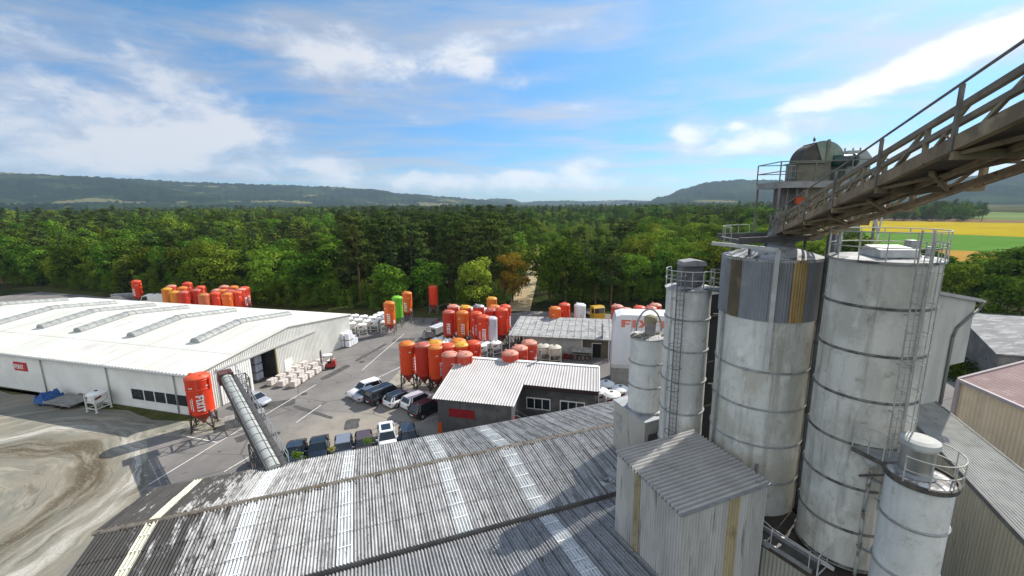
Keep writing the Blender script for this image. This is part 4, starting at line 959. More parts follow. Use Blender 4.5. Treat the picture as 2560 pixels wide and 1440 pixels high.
# ------------------------------------------------------------------ the big storage silos
def conc(name, c1, c2, c3, dirt=.6):
    """dusty silo shell: cloudy patches, rain streaks, caked cement, a few rust runs, plate seams"""
    m = bpy.data.materials.new(name); m.use_nodes = True; t = NT(m.node_tree); b = t.n['Principled BSDF']
    co = t.node('ShaderNodeTexCoord').outputs['Object']; oi = t.node('ShaderNodeObjectInfo')
    of = t.node('ShaderNodeVectorMath', operation='ADD'); t.put(of.inputs[0], co); cv_ = t.node('ShaderNodeCombineXYZ'); t.put(cv_.inputs[2], t.math('MULTIPLY', oi.outputs['Random'], 40)); t.put(of.inputs[1], cv_.outputs[0]); q = of.outputs[0]
    c = t.mix(t.ramp(t.noise(t.mapv(q, (1, 1, .6)), .55, 8, .66, .3), .40, .60), rgb(c1), rgb(c2))
    c = t.mix(t.math('MULTIPLY', t.ramp(t.noise(t.mapv(q, (2.6, 2.6, .13), loc=(5, 3, 1)), .9, 8, .66), dirt-.06, dirt+.14), .8), c, rgb(c3))
    c = t.mix(t.math('MULTIPLY', t.ramp(t.noise(t.mapv(q, (1, 1, 1), loc=(2, 7, 3)), 1.9, 8, .7), .54, .68), .55), c, (c3[0]*.95, c3[1]*.92, c3[2]*.85, 1))
    c = t.mix(t.math('MULTIPLY', t.ramp(t.noise(t.mapv(q, (1.2, 1.2, .5), loc=(9, 1, 5)), .8, 7, .65), .58, .68), .6), c, (min(1, c1[0]*1.2), min(1, c1[1]*1.2), min(1, c1[2]*1.2), 1))
    c = t.mix(t.math('MULTIPLY', t.ramp(t.noise(t.mapv(q, (5, 5, .22), loc=(1, 2, 8)), 1.0, 5, .6), .66, .76), .5), c, (.17, .105, .06, 1))
    c = t.mix(t.math('MULTIPLY', t.ramp(t.noise(q, 14, 4, .7), .5, .8), .35), c, rgb(c3))
    t.put(b.inputs['Base Color'], c); b.inputs['Roughness'].default_value = .8; b.inputs['Specular IOR Level'].default_value = .2
    bp = t.node('ShaderNodeBump'); bp.inputs['Strength'].default_value = .25; bp.inputs['Distance'].default_value = .05
    t.put(bp.inputs['Height'], t.noise(q, 1.4, 7, .6)); t.l.new(bp.outputs[0], b.inputs['Normal'])
    MATS[name] = m; return m
CONC_R = conc('stained_silo_concrete', (.62, .60, .535), (.46, .445, .385), (.26, .25, .215), .55)
CONC_M = conc('silo_sheet_dusty', (.63, .625, .575), (.47, .455, .39), (.31, .295, .245), .56)
CONC_W = conc('silo_sheet_pale', (.66, .655, .61), (.54, .535, .495), (.38, .375, .33), .60)
CONC_L = conc('silo_sheet_bluegrey', (.62, .62, .585), (.50, .50, .465), (.33, .325, .29), .58)
RING = M('rusty_ring', (.20, .19, .17), (.08, .075, .07), 2.2, lo=.45, hi=.6)
RINGL = M('grey_ring', (.36, .36, .34), (.22, .22, .21), 2.2)
TOPM = M('silo_top_sheet', (.55, .55, .54), (.30, .30, .29), 1.0, c3=(.10, .10, .095), s3=1.3, lo3=.52, hi3=.62)
def phi_cam(c): return math.atan2(-c[1], -c[0])
def rings(parent, r, zs, mat, w=.045):
    for z in zs:
        m = MB(); m.lathe([(r, z-.075), (r+w, z-.06), (r+w+.02, z), (r+w, z+.03), (r, z+.045)], n=48); m.build('hoop', mat, parent)
def rail(parent, c, R, z, h, a0, a1, posts, r=.022, mat=None, rails=(1., .5), name='handrail'):
    m = MB()
    for f in rails: m.ring((c[0], c[1], z+h*f), R, r, 36, a0, a1)
    full = abs(a1-a0) > 6.28
    for i in range(posts if full else posts+1):
        t = a0+(a1-a0)*i/posts; p = V(c[0]+R*math.cos(t), c[1]+R*math.sin(t), z); m.tube(p, p+V(0, 0, h), r, 5)
    return m.build(name, mat or steel_light, parent)
def cage_ladder(parent, phi, r, z0, z1, cage0=None, w=.42, gap=.14, mat=None, hoop=.9):
    o = V(math.cos(phi), math.sin(phi), 0); tng = V(-math.sin(phi), math.cos(phi), 0); m = MB(); P = o*(r+gap)
    for s in (-1, 1): m.bar(P+tng*(s*w/2)+V(0, 0, z0), P+tng*(s*w/2)+V(0, 0, z1), .045)
    z = z0+.15
    while z < z1-.05: m.tube(P-tng*w/2+V(0, 0, z), P+tng*w/2+V(0, 0, z), .014, 4); z += .28
    z = z0+.4
    while z < z1: m.bar(P-o*gap-tng*w/2+V(0, 0, z), P-tng*w/2+V(0, 0, z), .04); m.bar(P-o*gap+tng*w/2+V(0, 0, z), P+tng*w/2+V(0, 0, z), .04); z += 2.0
    ld = m.build('ladder', mat or steel, parent)
    if cage0 is not None:
        m = MB(); R = .36; cc = P+o*.33; z = cage0
        ang = [math.pi*1.0*(i/10)-math.pi/2 for i in range(11)]
        while z <= z1+.01:
            pts = [P-tng*w/2+V(0, 0, z)]+[cc+o*(R*math.cos(a))+tng*(R*math.sin(a))+V(0, 0, z) for a in ang]+[P+tng*w/2+V(0, 0, z)]
            m.path(pts, .018, 4); z += hoop
        zt = z-hoop
        for a in (-1.25, -.6, 0, .6, 1.25): q = cc+o*(R*math.cos(a))+tng*(R*math.sin(a)); m.bar(q+V(0, 0, cage0), q+V(0, 0, zt), .03, .015)
        m.build('safety_cage', mat or steel, ld)
    return ld
def big_silo(name, label, c, r, z0, z1, ringz, mat, ringmat, topmat=TOPM, cone=.35, lip=.06):
    o = thing(name, label, 'silo', (c[0], c[1], 0), 0, 'storage silos of the plant')
    m = MB(); m.lathe([(r, z0), (r, z1)], n=64); m.build('shell', mat, o)
    m = MB(); m.lathe([(r+lip, z1-.10), (r+lip+.02, z1), (r*.55, z1+cone*.7), (.0, z1+cone)], n=48); m.build('top', topmat, o)
    if ringz: rings(o, r, ringz, ringmat)
    return o
# middle silo, upper part sheeted
cM, rM = (13.57, 22.3), 2.27; fM = phi_cam(cM)
sM = big_silo('storage_silo', 'broad pale silo with its upper part clad in grey corrugated sheet and yellow brown strips', cM, rM, 7.55, 21.2, (15.6, 13.58, 11.58, 9.5), CONC_M, RINGL, cone=.55)
m = MB(); m.lathe([(rM+.006, 15.66), (rM+.006, 18.25)], n=40, a0=fM-1.9, a1=fM+.10); m.build('repainted_shell', CONC_W, sM)
def clad(a0, a1, z0, z1, r, amp, pitch, name, mat, parent):
    m = MB(); n = max(4, int((a1-a0)*r/pitch*6))
    for i in range(n+1):
        a = a0+(a1-a0)*i/n; rr_ = r+amp*math.sin(a*r/pitch*2*math.pi); m.v += [(rr_*math.cos(a), rr_*math.sin(a), z0), (rr_*math.cos(a), rr_*math.sin(a), z1)]
    for i in range(n): m.f.append((2*i, 2*i+2, 2*i+3, 2*i+1)); m.sm.append(True)
    return m.build(name, mat, parent)
GC = M('grey_cladding', (.235, .245, .26), (.17, .175, .185), .8, stretch=(1, 1, .3), c3=(.31, .33, .35), s3=.35, rough=.6)
BRN = M('brown_sheet', (.16, .125, .075), (.10, .085, .055), .9, c3=(.22, .17, .09), s3=1.4, stretch=(1, 1, .3))
YEL = M('yellow_sheet', (.42, .29, .12), (.34, .22, .085), .9, c3=(.22, .14, .06), s3=1.2, st3=(1, 1, .3))
spans = [(-math.pi, -.86), (-.86, -.55), (-.55, .42), (.42, .72), (.72, math.pi)]
for i, (a, b) in enumerate(spans):
    clad(fM+a, fM+b, 18.2, 21.25, rM+.05+(.012 if i in (1, 3) else 0), .025, .13, ('cladding', 'brown_strip', 'cladding', 'yellow_strip', 'cladding')[i], (GC, BRN, GC, YEL, GC)[i], sM)
m = MB(); a = fM+.10; o_ = V(math.cos(a), math.sin(a), 0); m.bar(o_*(rM+.16)+V(0, 0, 15.7), o_*(rM+.16)+V(0, 0, 21.75), .2, .14, o_); m.bar(o_*(rM+.2)+V(0, 0, 21.75), o_*(rM+.2)+V(-2.4, 1.6, 21.95), .16, .16); m.build('downpipe', steel_light, sM)
m = MB(); a = fM-.95; o_ = V(math.cos(a), math.sin(a), 0); m.tube(o_*(rM+.13)+V(0, 0, 7.7), o_*(rM+.13)+V(0, 0, 18.3), .06, 6); m.build('cable_conduit', steel, sM)
m = MB(); a = fM+.12; o_ = V(math.cos(a), math.sin(a), 0); m.bar(o_*(rM+.1)+V(0, 0, 9.5), o_*(rM+.1)+V(0, 0, 10.6), .1); m.build('stub_pipe', steel, sM)
m = MB(); m.bar((-2.4, -1.2, 22.1), (2.6, .2, 22.1), .14, .3); m.bar((-2.2, 1.4, 22.15), (2.4, 1.6, 22.15), .14, .28); m.bar((-2.3, -1.2, 22.05), (-2.1, 1.4, 22.05), .1, .2)
for x, y in ((-2.2, -1.1), (2.3, .1), (-2, 1.4), (2, 1.5), (-.9, -.7), (.6, -.3)): m.bar((x*.75, y*.75, 21.25), (x*.75, y*.75, 22.0), .09)
m.build('roof_frame', steel_dark, sM)
m = MB(); m.lathe([(.75, 21.55), (.6, 22.3), (.35, 22.7), (.35, 23.0)], (.6, .4, 0), 16); m.build('inlet_spout', M('dusty_steel', (.12, .12, .115), (.22, .21, .2), 2), sM)
rail(sM, (0, 0), rM+.1, 21.6, 1.1, fM-2.6, fM-.9, 6, .022, M('pale_green_rail', (.42, .44, .36), (.3, .3, .26), 2))
# dark column between the two large silos
q = at(1995, 1276, 7.6); o = thing('steel_column', 'dark round steel column rising between the two broadest silos', 'column', (q.x, q.y, 0))
m = MB(); m.tube((0, 0, 7.55), (0, 0, 22.6), .21, 14); m.build('shaft', M('column_grey', (.13, .135, .14), (.09, .09, .09), 1.), o)
m = MB(); m.box(-.3, .3, -.3, .3, 7.5, 7.6)
for z in (9.4, 13.2, 17.0, 20.6): m.lathe([(.17, z), (.23, z), (.23, z+.12), (.17, z+.12)], n=12)
m.build('collar', steel_dark, o)
# right silo with ladder and crown rail
cR, rR = (15.63, 17.94), 1.84; fR = phi_cam(cR)
sR = big_silo('storage_silo', 'tall stained concrete grey silo with a caged ladder and a round railing on top', cR, rR, 7.85, 21.62, (19.77, 17.83, 15.86, 13.84, 11.85, 9.76, 7.98), CONC_R, RING, cone=.12, lip=.09)
rail(sR, (0, 0), rR+.08, 21.6, 1.15, 0, 6.2832, 14, .024, M('pale_rail', (.52, .52, .44), (.40, .40, .33), 2), (1., .48))
m = MB(); m.solid([(-1.0, -1.0, 21.72), (.5, -1.2, 21.72), (.75, .2, 21.72), (-.75, .45, 21.72)], [(-.95, -.9, 22.02), (.42, -1.12, 22.02), (.62, .1, 22.12), (-.62, .3, 22.12)]); m.build('hatch', M('hatch_sheet', (.55, .55, .53), (.36, .36, .35), 1.5, rough=.5), sR)
m = MB(); m.box(1.0, 1.35, -.1, .25, 21.7, 22.3); m.tube((1.2, -.7, 21.7), (1.2, -.7, 22.1), .09, 8); m.tube((-1.3, .9, 21.7), (-1.3, .9, 22.5), .07, 8); m.tube((-1.0, 1.2, 21.7), (-1.0, 1.2, 22.35), .07, 8); m.build('vent', steel, sR)
cage_ladder(sR, fR+.60, rR, 11.2, 22.85, 12.1, .42, .22, M('ladder_galv', (.42, .42, .38), (.30, .30, .27), 3), 1.15)
m = MB(); a = fR+.80; o_ = V(math.cos(a), math.sin(a), 0); m.bar(o_*(rR+.1)+V(0, 0, 13.6), o_*(rR+.1)+V(0, 0, 22.7), .06); m.build('conduit', steel_light, sR)
# ladder silo
cL, rL = (10.45, 24.93), 1.25; fL = phi_cam(cL)
sL = big_silo('storage_silo', 'slender pale grey silo with a caged ladder up its front and grey filter box', cL, rL, 6.5, 19.1, (17.34, 15.44, 13.5, 11.54, 9.39), CONC_L, RINGL, cone=.10, lip=.07)
rail(sL, (0, 0), rL+.05, 19.15, 1.0, fL-2.2, fL+2.0, 9, .022, steel_light)
cage_ladder(sL, fL-.30, rL, 8.0, 20.1, 9.2, .40, .14, M('ladder_dark', (.20, .20, .20), (.14, .14, .14), 3), 1.35)
m = MB(); m.box(-.55, .6, -.45, .55, 19.2, 20.35); m.build('filter_housing', M('filter_grey', (.10, .10, .105), (.16, .16, .165), 1.5), sL)
m = MB(); m.solid([(-.65, -.5, 20.38), (.15, -.6, 20.38), (.25, .6, 20.38), (-.55, .65, 20.38)], [(-.6, -.45, 20.62), (.12, -.55, 20.72), (.2, .55, 20.72), (-.5, .6, 20.62)]); m.solid([(.17, -.6, 20.38), (.8, -.45, 20.38), (.8, .55, 20.38), (.27, .6, 20.38)], [(.14, -.55, 20.72), (.75, -.42, 20.6), (.75, .5, 20.6), (.22, .55, 20.72)]); m.build('filter_lid', M('lid_grey', (.20, .20, .205), (.28, .28, .28), 1.5), sL)
q0, q1 = V(cL[0], cL[1], 0), V(cM[0], cM[1], 0)
o = thing('catwalk', 'small railed catwalk joining the slender ladder silo to the broad clad silo', 'catwalk', (0, 0, 0)); d = (q1-q0).normalized(); s_ = V(-d.y, d.x, 0)
if s_.y > 0: s_ = -s_
m = MB(); p0, p1 = q0+d*1.0+V(0, 0, 19.12), q0+d*2.6+V(0, 0, 19.12); m.bar(p0, p1, 1.2, .1); m.build('deck', steel_dark, o)
m = MB()
for k in (-1, 1):
    for h in (.5, 1.05): m.bar(p0+s_*(.58*k)+V(0, 0, h), p1+s_*(.58*k)+V(0, 0, h), .04)
    for i in range(4): a = p0+(p1-p0)*(i/3)+s_*(.58*k); m.bar(a, a+V(0, 0, 1.05), .04)
m.build('handrail', M('olive_rail', (.36, .35, .26), (.26, .25, .2), 2), o)
# black box added to fill the dark gap between the silos
o = thing('gap_filler', 'black box filling the dark gap between the ladder silo and the clad silo', 'filler', (12.75, 26.6, 0), .4)
m = MB(); m.box(-1.1, 1.0, -.55, .6, 4, 18.4); m.build('filler_box', M('filler_black', (.015, .015, .015), (.025, .025, .025), 1), o)
m = MB()
for z in (8, 11, 14, 17): m.box(-1.14, 1.04, -.59, .64, z, z+.1)
m.build('flange', steel_dark, o)
m = MB()
for z in (12.6, 17.2): m.bar((-.6, -.6, z), (.9, -1.3, z), .06)
m.build('tie', steel_light, o)
# small silo on its sheeted base
bx_ = thing('sheeted_plinth', 'grey corrugated sheet box with a flat steel top carrying the small silo', 'building', (0, 0, 0))
K = [V(7.33, 29.04, 0), V(8.51, 25.79, 0), V(9.95, 26.45, 0), V(8.9, 29.9, 0)]
def box_walls(mb, K, z0, z1, pitch, amp):
    for p, q in zip(K, K[1:]+K[:1]): corr(mb, (p.x, p.y, z0), q-p, (0, 0, 1), (q-p).length, z1-z0, pitch, amp, 6, 1)
WALLS = M('old_sheet_wall', (.45, .435, .39), (.37, .355, .32), .8, stretch=(1, 1, .3), c3=(.17, .165, .15), s3=1.2, st3=(2, 2, .25), lo3=.56, hi3=.74)
m = MB(); box_walls(m, K, 4, 9.9, .177, .042); m.build('wall', WALLS, bx_)
m = MB(); m.prism([p+(p-V(8.7, 27.9, 0)).normalized()*.12 for p in K], 9.9, 10.0); m.build('top_plate', M('grey_plate', (.40, .41, .41), (.30, .31, .31), 1.2), bx_)
m = MB(); panel(m, K[0], K[1], .35, .95, 7.9, 9.2, .05); m.build('hatch', steel, bx_)
m = MB(); panel(m, K[1], K[2], .35, 1.2, 4, 9.0, .05); m.build('dark_panel', steel_dark, bx_)
cS, rS = (9.06, 27.75), 1.11
sS = big_silo('storage_silo', 'small pale blue grey silo with lichen and a capped filter on top', cS, rS, 10.05, 15.24, (13.53, 11.88), CONC_L, RINGL, cone=.12, lip=.03)
m = MB(); m.lathe([(rS+.1, 10.0), (rS+.1, 10.1), (rS, 10.16)], n=32)
for i in range(6): a = i*1.05; m.box(math.cos(a)*(rS+.1)-.1, math.cos(a)*(rS+.1)+.1, math.sin(a)*(rS+.1)-.1, math.sin(a)*(rS+.1)+.1, 10.0, 10.14)
m.build('base_ring', steel, sS)
m = MB(); r_ = random.Random(9)
for i in range(170):
    a = r_.uniform(0, 6.28); d = rS*math.sqrt(r_.random())*.98
    if math.sin(a*2+.6) < -.25 and d > .4: continue
    p = V(d*math.cos(a), d*math.sin(a), 15.26+.1*(1-d/rS)); s_ = r_.uniform(.05, .14); m.solid([p+V(-s_, -s_*.8, -.05), p+V(s_, -s_*.6, -.05), p+V(s_*.7, s_, -.05), p+V(-s_*.8, s_*.7, -.05)], [p+V(-s_*.5, -s_*.4, s_*.6), p+V(s_*.5, -s_*.3, s_*.5), p+V(s_*.4, s_*.5, s_*.7), p+V(-s_*.4, s_*.4, s_*.5)])
m.build('lichen', M('lichen', (.13, .12, .08), (.24, .22, .17), 4), sS)
m = MB(); m.lathe([(.36, 15.3), (.36, 16.2)], (.15, -.05, 0), 12); m.build('filter_body', M('filter_zinc', (.26, .27, .25), (.2, .2, .19), 2), sS)
m = MB(); m.lathe([(.42, 16.18), (.44, 16.35), (.40, 16.55), (.2, 16.66), (0, 16.68)], (.15, -.05, 0), 16, shared=True); m.build('filter_cap', M('khaki_cap', (.26, .23, .13), (.2, .18, .1), 2), sS)
m = MB(); pts = []
for i in range(15): t = math.pi*i/14; pts.append((.15+.85*math.cos(t), .25, 15.5+1.5*math.sin(t)))
m.path(pts, .06, 8); m.build('hose', M('hose_grey', (.30, .28, .24)), sS)
rail(sS, (0, 0), rS-.02, 15.3, .95, 2.0, 5.6, 7, .012, M('rusty_wire', (.35, .22, .18)), (1., .55))
# sheeted box tower
tw = thing('box_tower', 'corrugated box tower with a ribbed grey roof and yellowed strips in the foreground', 'building', (0, 0, 0))
KA, KB, KC, KD = V(5.51, 20.8, 0), V(10.24, 22.71, 0), V(11.89, 18.12, 0), V(7.07, 16.16, 0)
TWALL = M('box_sheet', (.50, .49, .46), (.41, .40, .375), .8, lo=.42, hi=.58, stretch=(1, 1, .25), c3=(.20, .195, .18), s3=1.4, st3=(2, 2, .2), lo3=.54, hi3=.72)
YW = M('yellowed_wall_sheet', (.42, .355, .21), (.33, .28, .17), 1, stretch=(1, 1, .4), c3=(.24, .2, .12), s3=1.3)
def wall_cells(p, q, z0, z1, cuts, parent):
    d = (q-p).normalized(); L = (q-p).length; cur = 0.; m = MB()
    def seg(mb, a, b, off, zz0, zz1):
        n = d.cross(V(0, 0, 1)); k = len(mb.v); c = max(2, int((b-a)/.177*8))
        for i in range(c+1):
            x = a+(b-a)*i/c; h = .05*math.sin(x/.177*6.2832)+off; P = p+d*x+n*h; mb.v += [(P.x, P.y, zz0), (P.x+n.x*.02, P.y+n.y*.02, zz1)]
        for i in range(c): mb.f.append((k+2*i, k+2*i+2, k+2*i+3, k+2*i+1)); mb.sm.append(True)
    zs = [z0, z0+2.3, z0+4.6, z1]
    for a, b in cuts+[(L, L)]:
        if a > cur:
            for z_, zz in zip(zs, zs[1:]): seg(m, cur, a, 0, z_, zz+.05 if zz < z1 else zz)
        if b > a:
            q_ = MB()
            for z_, zz in zip(zs, zs[1:]): seg(q_, a, b, .012, z_, zz+.05 if zz < z1 else zz)
            q_.build('yellowed_strip', YW, parent)
        cur = b
    m.build('wall', TWALL, parent)
wall_cells(KA, KD, 3.6, 10.9, [(1.55, 2.15)], tw); wall_cells(KD, KC, 3.6, 10.9, [(2.75, 3.5)], tw); wall_cells(KC, KB, 3.6, 10.9, [], tw); wall_cells(KB, KA, 3.6, 10.9, [], tw)
m = MB(); panel(m, KC, KB, .25, 1.6, 8.7, 10.4, .06); m.build('grey_panel', M('flat_grey_panel', (.33, .34, .34), (.28, .28, .28), 1), tw)
m = MB(); o0 = KA+(KA-KC).normalized()*.16+V(0, 0, 11.0); o1 = KD+(KD-KB).normalized()*.16+V(0, 0, 10.96); ab = (KB-KA).normalized(); Lr = (KB-KA).length+.32
n_ = int((o1-o0).length/.235)*8; dirr = (o1-o0)
for i in range(n_+1):
    p = o0+dirr*(i/n_)+V(0, 0, .085*math.sin(i/8*6.2832)); m.v += [tuple(p), tuple(p+ab*Lr+V(0, 0, .02))]
for i in range(n_): m.f.append((2*i, 2*i+1, 2*i+3, 2*i+2)); m.sm.append(True)
m.build('roof', M('box_roof', (.40, .395, .38), (.33, .325, .31), .8, c3=(.2, .2, .185), s3=1.5, lo3=.58, hi3=.75), tw)
m = MB(); m.bar(o1+V(0, 0, -.02)-dirr.normalized()*.0, o1+ab*Lr+V(0, 0, 0), .1, .08); m.build('edge_trim', steel, tw)
# slab carrying the silos, sheeted wall under its edge and the railed trough
sb = thing('silo_platform', 'dark concrete platform under the silos with a sheeted wall below its edge', 'platform', (0, 0, 0))
E0, E1 = V(11.75, 18.75, 0), V(13.05, 16.65, 0); ed = (E1-E0).normalized(); E2 = E0+ed*9
m = MB(); m.prism([(E0.x-ed.x*.8, E0.y-ed.y*.8), (E2.x-.2, E2.y), (16.6, 13.2), (18.3, 17.0), (18.3, 28.5), (9.3, 28.5), (9.2, 23.0)], 7.4, 7.6); m.build('slab', M('dark_slab', (.075, .06, .045), (.05, .042, .036), 1.2, c3=(.12, .10, .085), s3=1), sb)
m = MB(); corr(m, (E0.x-ed.x*.8, E0.y-ed.y*.8, 2.5), ed, (0, 0, 1), 9.5, 4.88, .177, .024, 6); m.build('wall', M('khaki_sheet', (.34, .33, .27), (.26, .25, .21), .8, stretch=(1, 1, .3)), sb)
tr = thing('loading_trough', 'grey steel trough with a thin handrail along the platform edge below the silos', 'trough', (0, 0, 0)); en = V(-ed.y, ed.x, 0)
if en.x < 0: en = -en
m = MB(); a, b = E0+V(0, 0, 7.66), E0+ed*2.75+V(0, 0, 7.66)
m.bar(a, b, .06, .3); m.bar(a+en*.85, b+en*.85, .06, .3); m.bar(a-ed*.03, a+en*.85-ed*.03, .06, .3); m.build('side_plate', steel, tr)
m = MB(); m.bar(a+en*.42-V(0, 0, .04), b+en*.42-V(0, 0, .04), .78, .04); m.build('trough_bed', steel_dark, tr)
m = MB(); m.bar(a+en*.9+V(0, 0, .1), b+ed*.5+en*.9+V(0, 0, .1), .1, .14); m.build('pipe', M('pale_dust', (.55, .54, .52)), tr)
m = MB(); A_ = a+en*.1-ed*.2; B_ = b+ed*.6+en*.5
m.path([A_+V(0, 0, 1.3), a+ed*.95+V(0, 0, 1.0), B_+V(0, 0, .5)], .022, 5)
for k in (.95, 2.6): m.tube(a+ed*k+V(0, 0, -.3), a+ed*k+V(0, 0, 1.), .022, 5)
c0 = b+ed*.2; m.path([c0, c0+V(0, 0, 1.0), c0+en*.9+V(0, 0, 1.0), c0+en*.9, c0], .03, 5); m.path([c0+en*.9+V(0, 0, 1.), c0+en*1.9+V(0, 0, 1.0), c0+en*1.9+V(0, 0, .4)], .025, 5); m.path([c0+en*.9+V(0, 0, .5), c0+en*1.9+V(0, 0, .45)], .025, 5)
m.build('handrail', steel_light, tr)
# front silo with canister filter
cF, rF = (15.24, 14.48), .98; fF = phi_cam(cF)
sF = big_silo('storage_silo', 'pale front silo with a steel canister filter and hooped railing on its top', cF, rF, 2.5, 13.75, (12.06, 9.95, 7.9), CONC_W, RINGL, M('bright_top', (.62, .62, .61), (.20, .19, .18), 1.5, lo=.45, hi=.55), cone=.1, lip=.02)
m = MB(); m.lathe([(rF+.02, 13.62), (rF+.1, 13.66), (rF+.1, 13.84), (rF+.02, 13.86)], n=40); m.build('collar', M('collar_rust', (.06, .055, .05), (.12, .10, .08), 3), sF)
cx_, cy_ = -.12, .12
m = MB(); m.lathe([(.50, 13.8), (.50, 14.95)], (cx_, cy_, 0), 28); m.build('canister', M('brushed_steel', (.40, .40, .385), (.32, .32, .31), 1, stretch=(3, 3, .2), rough=.35, metal=.6), sF)
m = MB(); m.lathe([(.56, 14.93), (.60, 15.03), (.58, 15.2), (.42, 15.27), (0, 15.29)], (cx_, cy_, 0), 28); m.build('canister_lid', M('lid_white', (.46, .46, .43), (.36, .36, .34), 2), sF)
m = MB(); m.lathe([(.62, 13.86), (.50, 13.95)], (cx_, cy_, 0), 24); m.build('canister_flange', steel, sF)
rail(sF, (0, 0), rF+.12, 13.85, 1.0, fF-.4, fF+4.2, 7, .024, M('cream_rail', (.50, .49, .42), (.36, .35, .3), 2))
pw = thing('service_platform', 'dust covered service platform between the right silo ladder and the front silo', 'platform', (0, 0, 0))
d = (V(cR[0], cR[1], 0)-V(cF[0], cF[1], 0)).normalized(); s_ = V(-d.y, d.x, 0)
s_ = s_ if s_.x < 0 else -s_
P0 = V(cF[0], cF[1], 13.78)+d*.75; P1 = V(cR[0], cR[1], 13.78)-d*(rR-.2)
m = MB(); m.solid([P0+s_*.75, P0-s_*.6, P1-s_*.6, P1+s_*1.25], [p+V(0, 0, .08) for p in (P0+s_*.75, P0-s_*.6, P1-s_*.6, P1+s_*1.25)]); m.build('deck', M('dusty_deck', (.30, .30, .29), (.22, .22, .215), 3, c3=(.12, .12, .12), s3=2), pw)
m = MB(); m.bar(P0+s_*.75+V(0, 0, -.05), P1+s_*1.25+V(0, 0, -.05), .09, .18); m.bar(P0+s_*.4+V(0, 0, -.5), P1+s_*.8+V(0, 0, -1.3), .09); m.build('edge_beam', M('beam_rust', (.08, .07, .06), (.13, .12, .1), 3), pw)
m = MB(); e0, e1 = P0+s_*.75, P1+s_*1.25
for f in (0.05, .5, 1.): p = e0+(e1-e0)*f; m.tube(p, p+V(0, 0, 1.15), .026, 5)
m.tube(e0+V(0, 0, 1.15), e1+V(0, 0, 1.15), .026, 5); m.tube(e0+V(0, 0, .6), e1+V(0, 0, .6), .022, 5); m.tube(e1+V(0, 0, 1.15), P1+s_*.2+V(0, 0, 1.15), .026, 5); m.build('handrail', MATS['cream_rail'], pw)
fp = thing('fill_pipe', 'thin bent filling pipe flaking paint down the front of the right silo', 'pipe', (0, 0, 0)); a = fR+.30; o_ = V(math.cos(a), math.sin(a), 0)
m = MB(); b0 = V(cR[0], cR[1], 0)+o_*(rR+.22); m.path([b0+V(0, 0, 7.6), b0+V(.02, -.02, 9.2), b0+V(-.02, .02, 11), b0+V(.02, 0, 13.0), b0+V(0, 0, 13.4)], .065, 8); m.build('pipe', M('flaking_paint', (.45, .44, .40), (.16, .13, .11), 2.5, lo=.5, hi=.58, stretch=(1, 1, .5)), fp)
m = MB(); m.lathe([(.0, 0), (.26, .1), (.32, .3), (.24, .46), (0, .5)], tuple(b0+V(.02, -.02, 13.2)), 14); m.build('elbow_cowl', MATS['pale_dust'], fp)
m = MB()
for z in (9.3, 12.6): m.bar(b0+V(0, 0, z), V(cF[0], cF[1], z-.1)-d*(-rF), .08); m.lathe([(.1, z), (.1, z+.06)], tuple(b0), 10)
m.build('bracket', steel, fp)
# ------------------------------------------------------------------ buildings at the right edge
wg = thing('wing_shed', 'narrow corrugated roof and sheeted wall running along the right edge behind the front silo', 'shed', (0, 0, 0))
p1, p2, q1, q2 = at(2400, 1175, 7.6), at(2560, 1345, 7.1), at(2345, 1010, 7.9), at(2560, 1180, 7.3)
pa = p1+(p1-p2)*1.2; pb = p2+(p2-p1)*.9; qa = q1+(q1-q2)*.35; qb = q2+(q2-q1)*.6
m = MB(); n_ = 21*8
for i in range(n_+1):
    t = i/n_; h = V(0, 0, .04*math.sin(i/8*6.2832)); m.v += [tuple(pa+(qa-pa)*t+h), tuple(pb+(qb-pb)*t+h)]
for i in range(n_): m.f.append((2*i, 2*i+1, 2*i+3, 2*i+2)); m.sm.append(True)
m.build('roof', M('wing_roof', (.40, .40, .37), (.31, .31, .285), .9, c3=(.17, .17, .15), s3=2.2, lo3=.58, hi3=.74), wg)
m = MB(); wd = (pb-pa); n_ = int(wd.length/.26)*6; nn = wd.normalized().cross(V(0, 0, 1))
for i in range(n_+1):
    p = pa+wd*(i/n_)+V(0, 0, -.12)+nn*(.065*math.sin(i/6*6.2832)); m.v += [(p.x, p.y, 0), tuple(p)]
for i in range(n_): m.f.append((2*i, 2*i+2, 2*i+3, 2*i+1)); m.sm.append(True)
m.build('wall', M('beige_old_sheet', (.50, .465, .36), (.42, .39, .30), .6, stretch=(1, 1, .3), c3=(.17, .16, .13), s3=.8, st3=(1, 1, .2), lo3=.55, hi3=.75), wg)
m = MB(); m.bar(pa+V(0, 0, -.14), pb+V(0, 0, -.14), .16, .3); m.bar(qa, qb, .16, .14); m.build('verge_board', M('verge_grey', (.19, .185, .17), (.12, .12, .11), 1.5), wg)
m = MB(); wall(m, qa, qb, 0, 7.7, 7.0, .1); m.build('rear_wall', WALLS, wg)
tl = thing('tall_sheeted_block', 'tall corrugated block with an overhanging upper part and gutter behind the right silo', 'building', (0, 0, 0))
G0 = at(2340, 1010, 7.7); tu = V(.943, .334, 0); tn = V(-.334, .943, 0)
def t_px(px_, py_): return on_plane(px_, py_, G0, tn)
zl, zr, er = t_px(2350, 736), t_px(2440, 752), t_px(2406, 900); el_ = t_px(2366, 914); sr_ = (zr-G0).dot(tu); so = (el_-G0).dot(tu)*.85; slope_ = (zl.z-zr.z)/((zl-zr).dot(tu))
def ztop(s): return zr.z+slope_*(s-sr_)
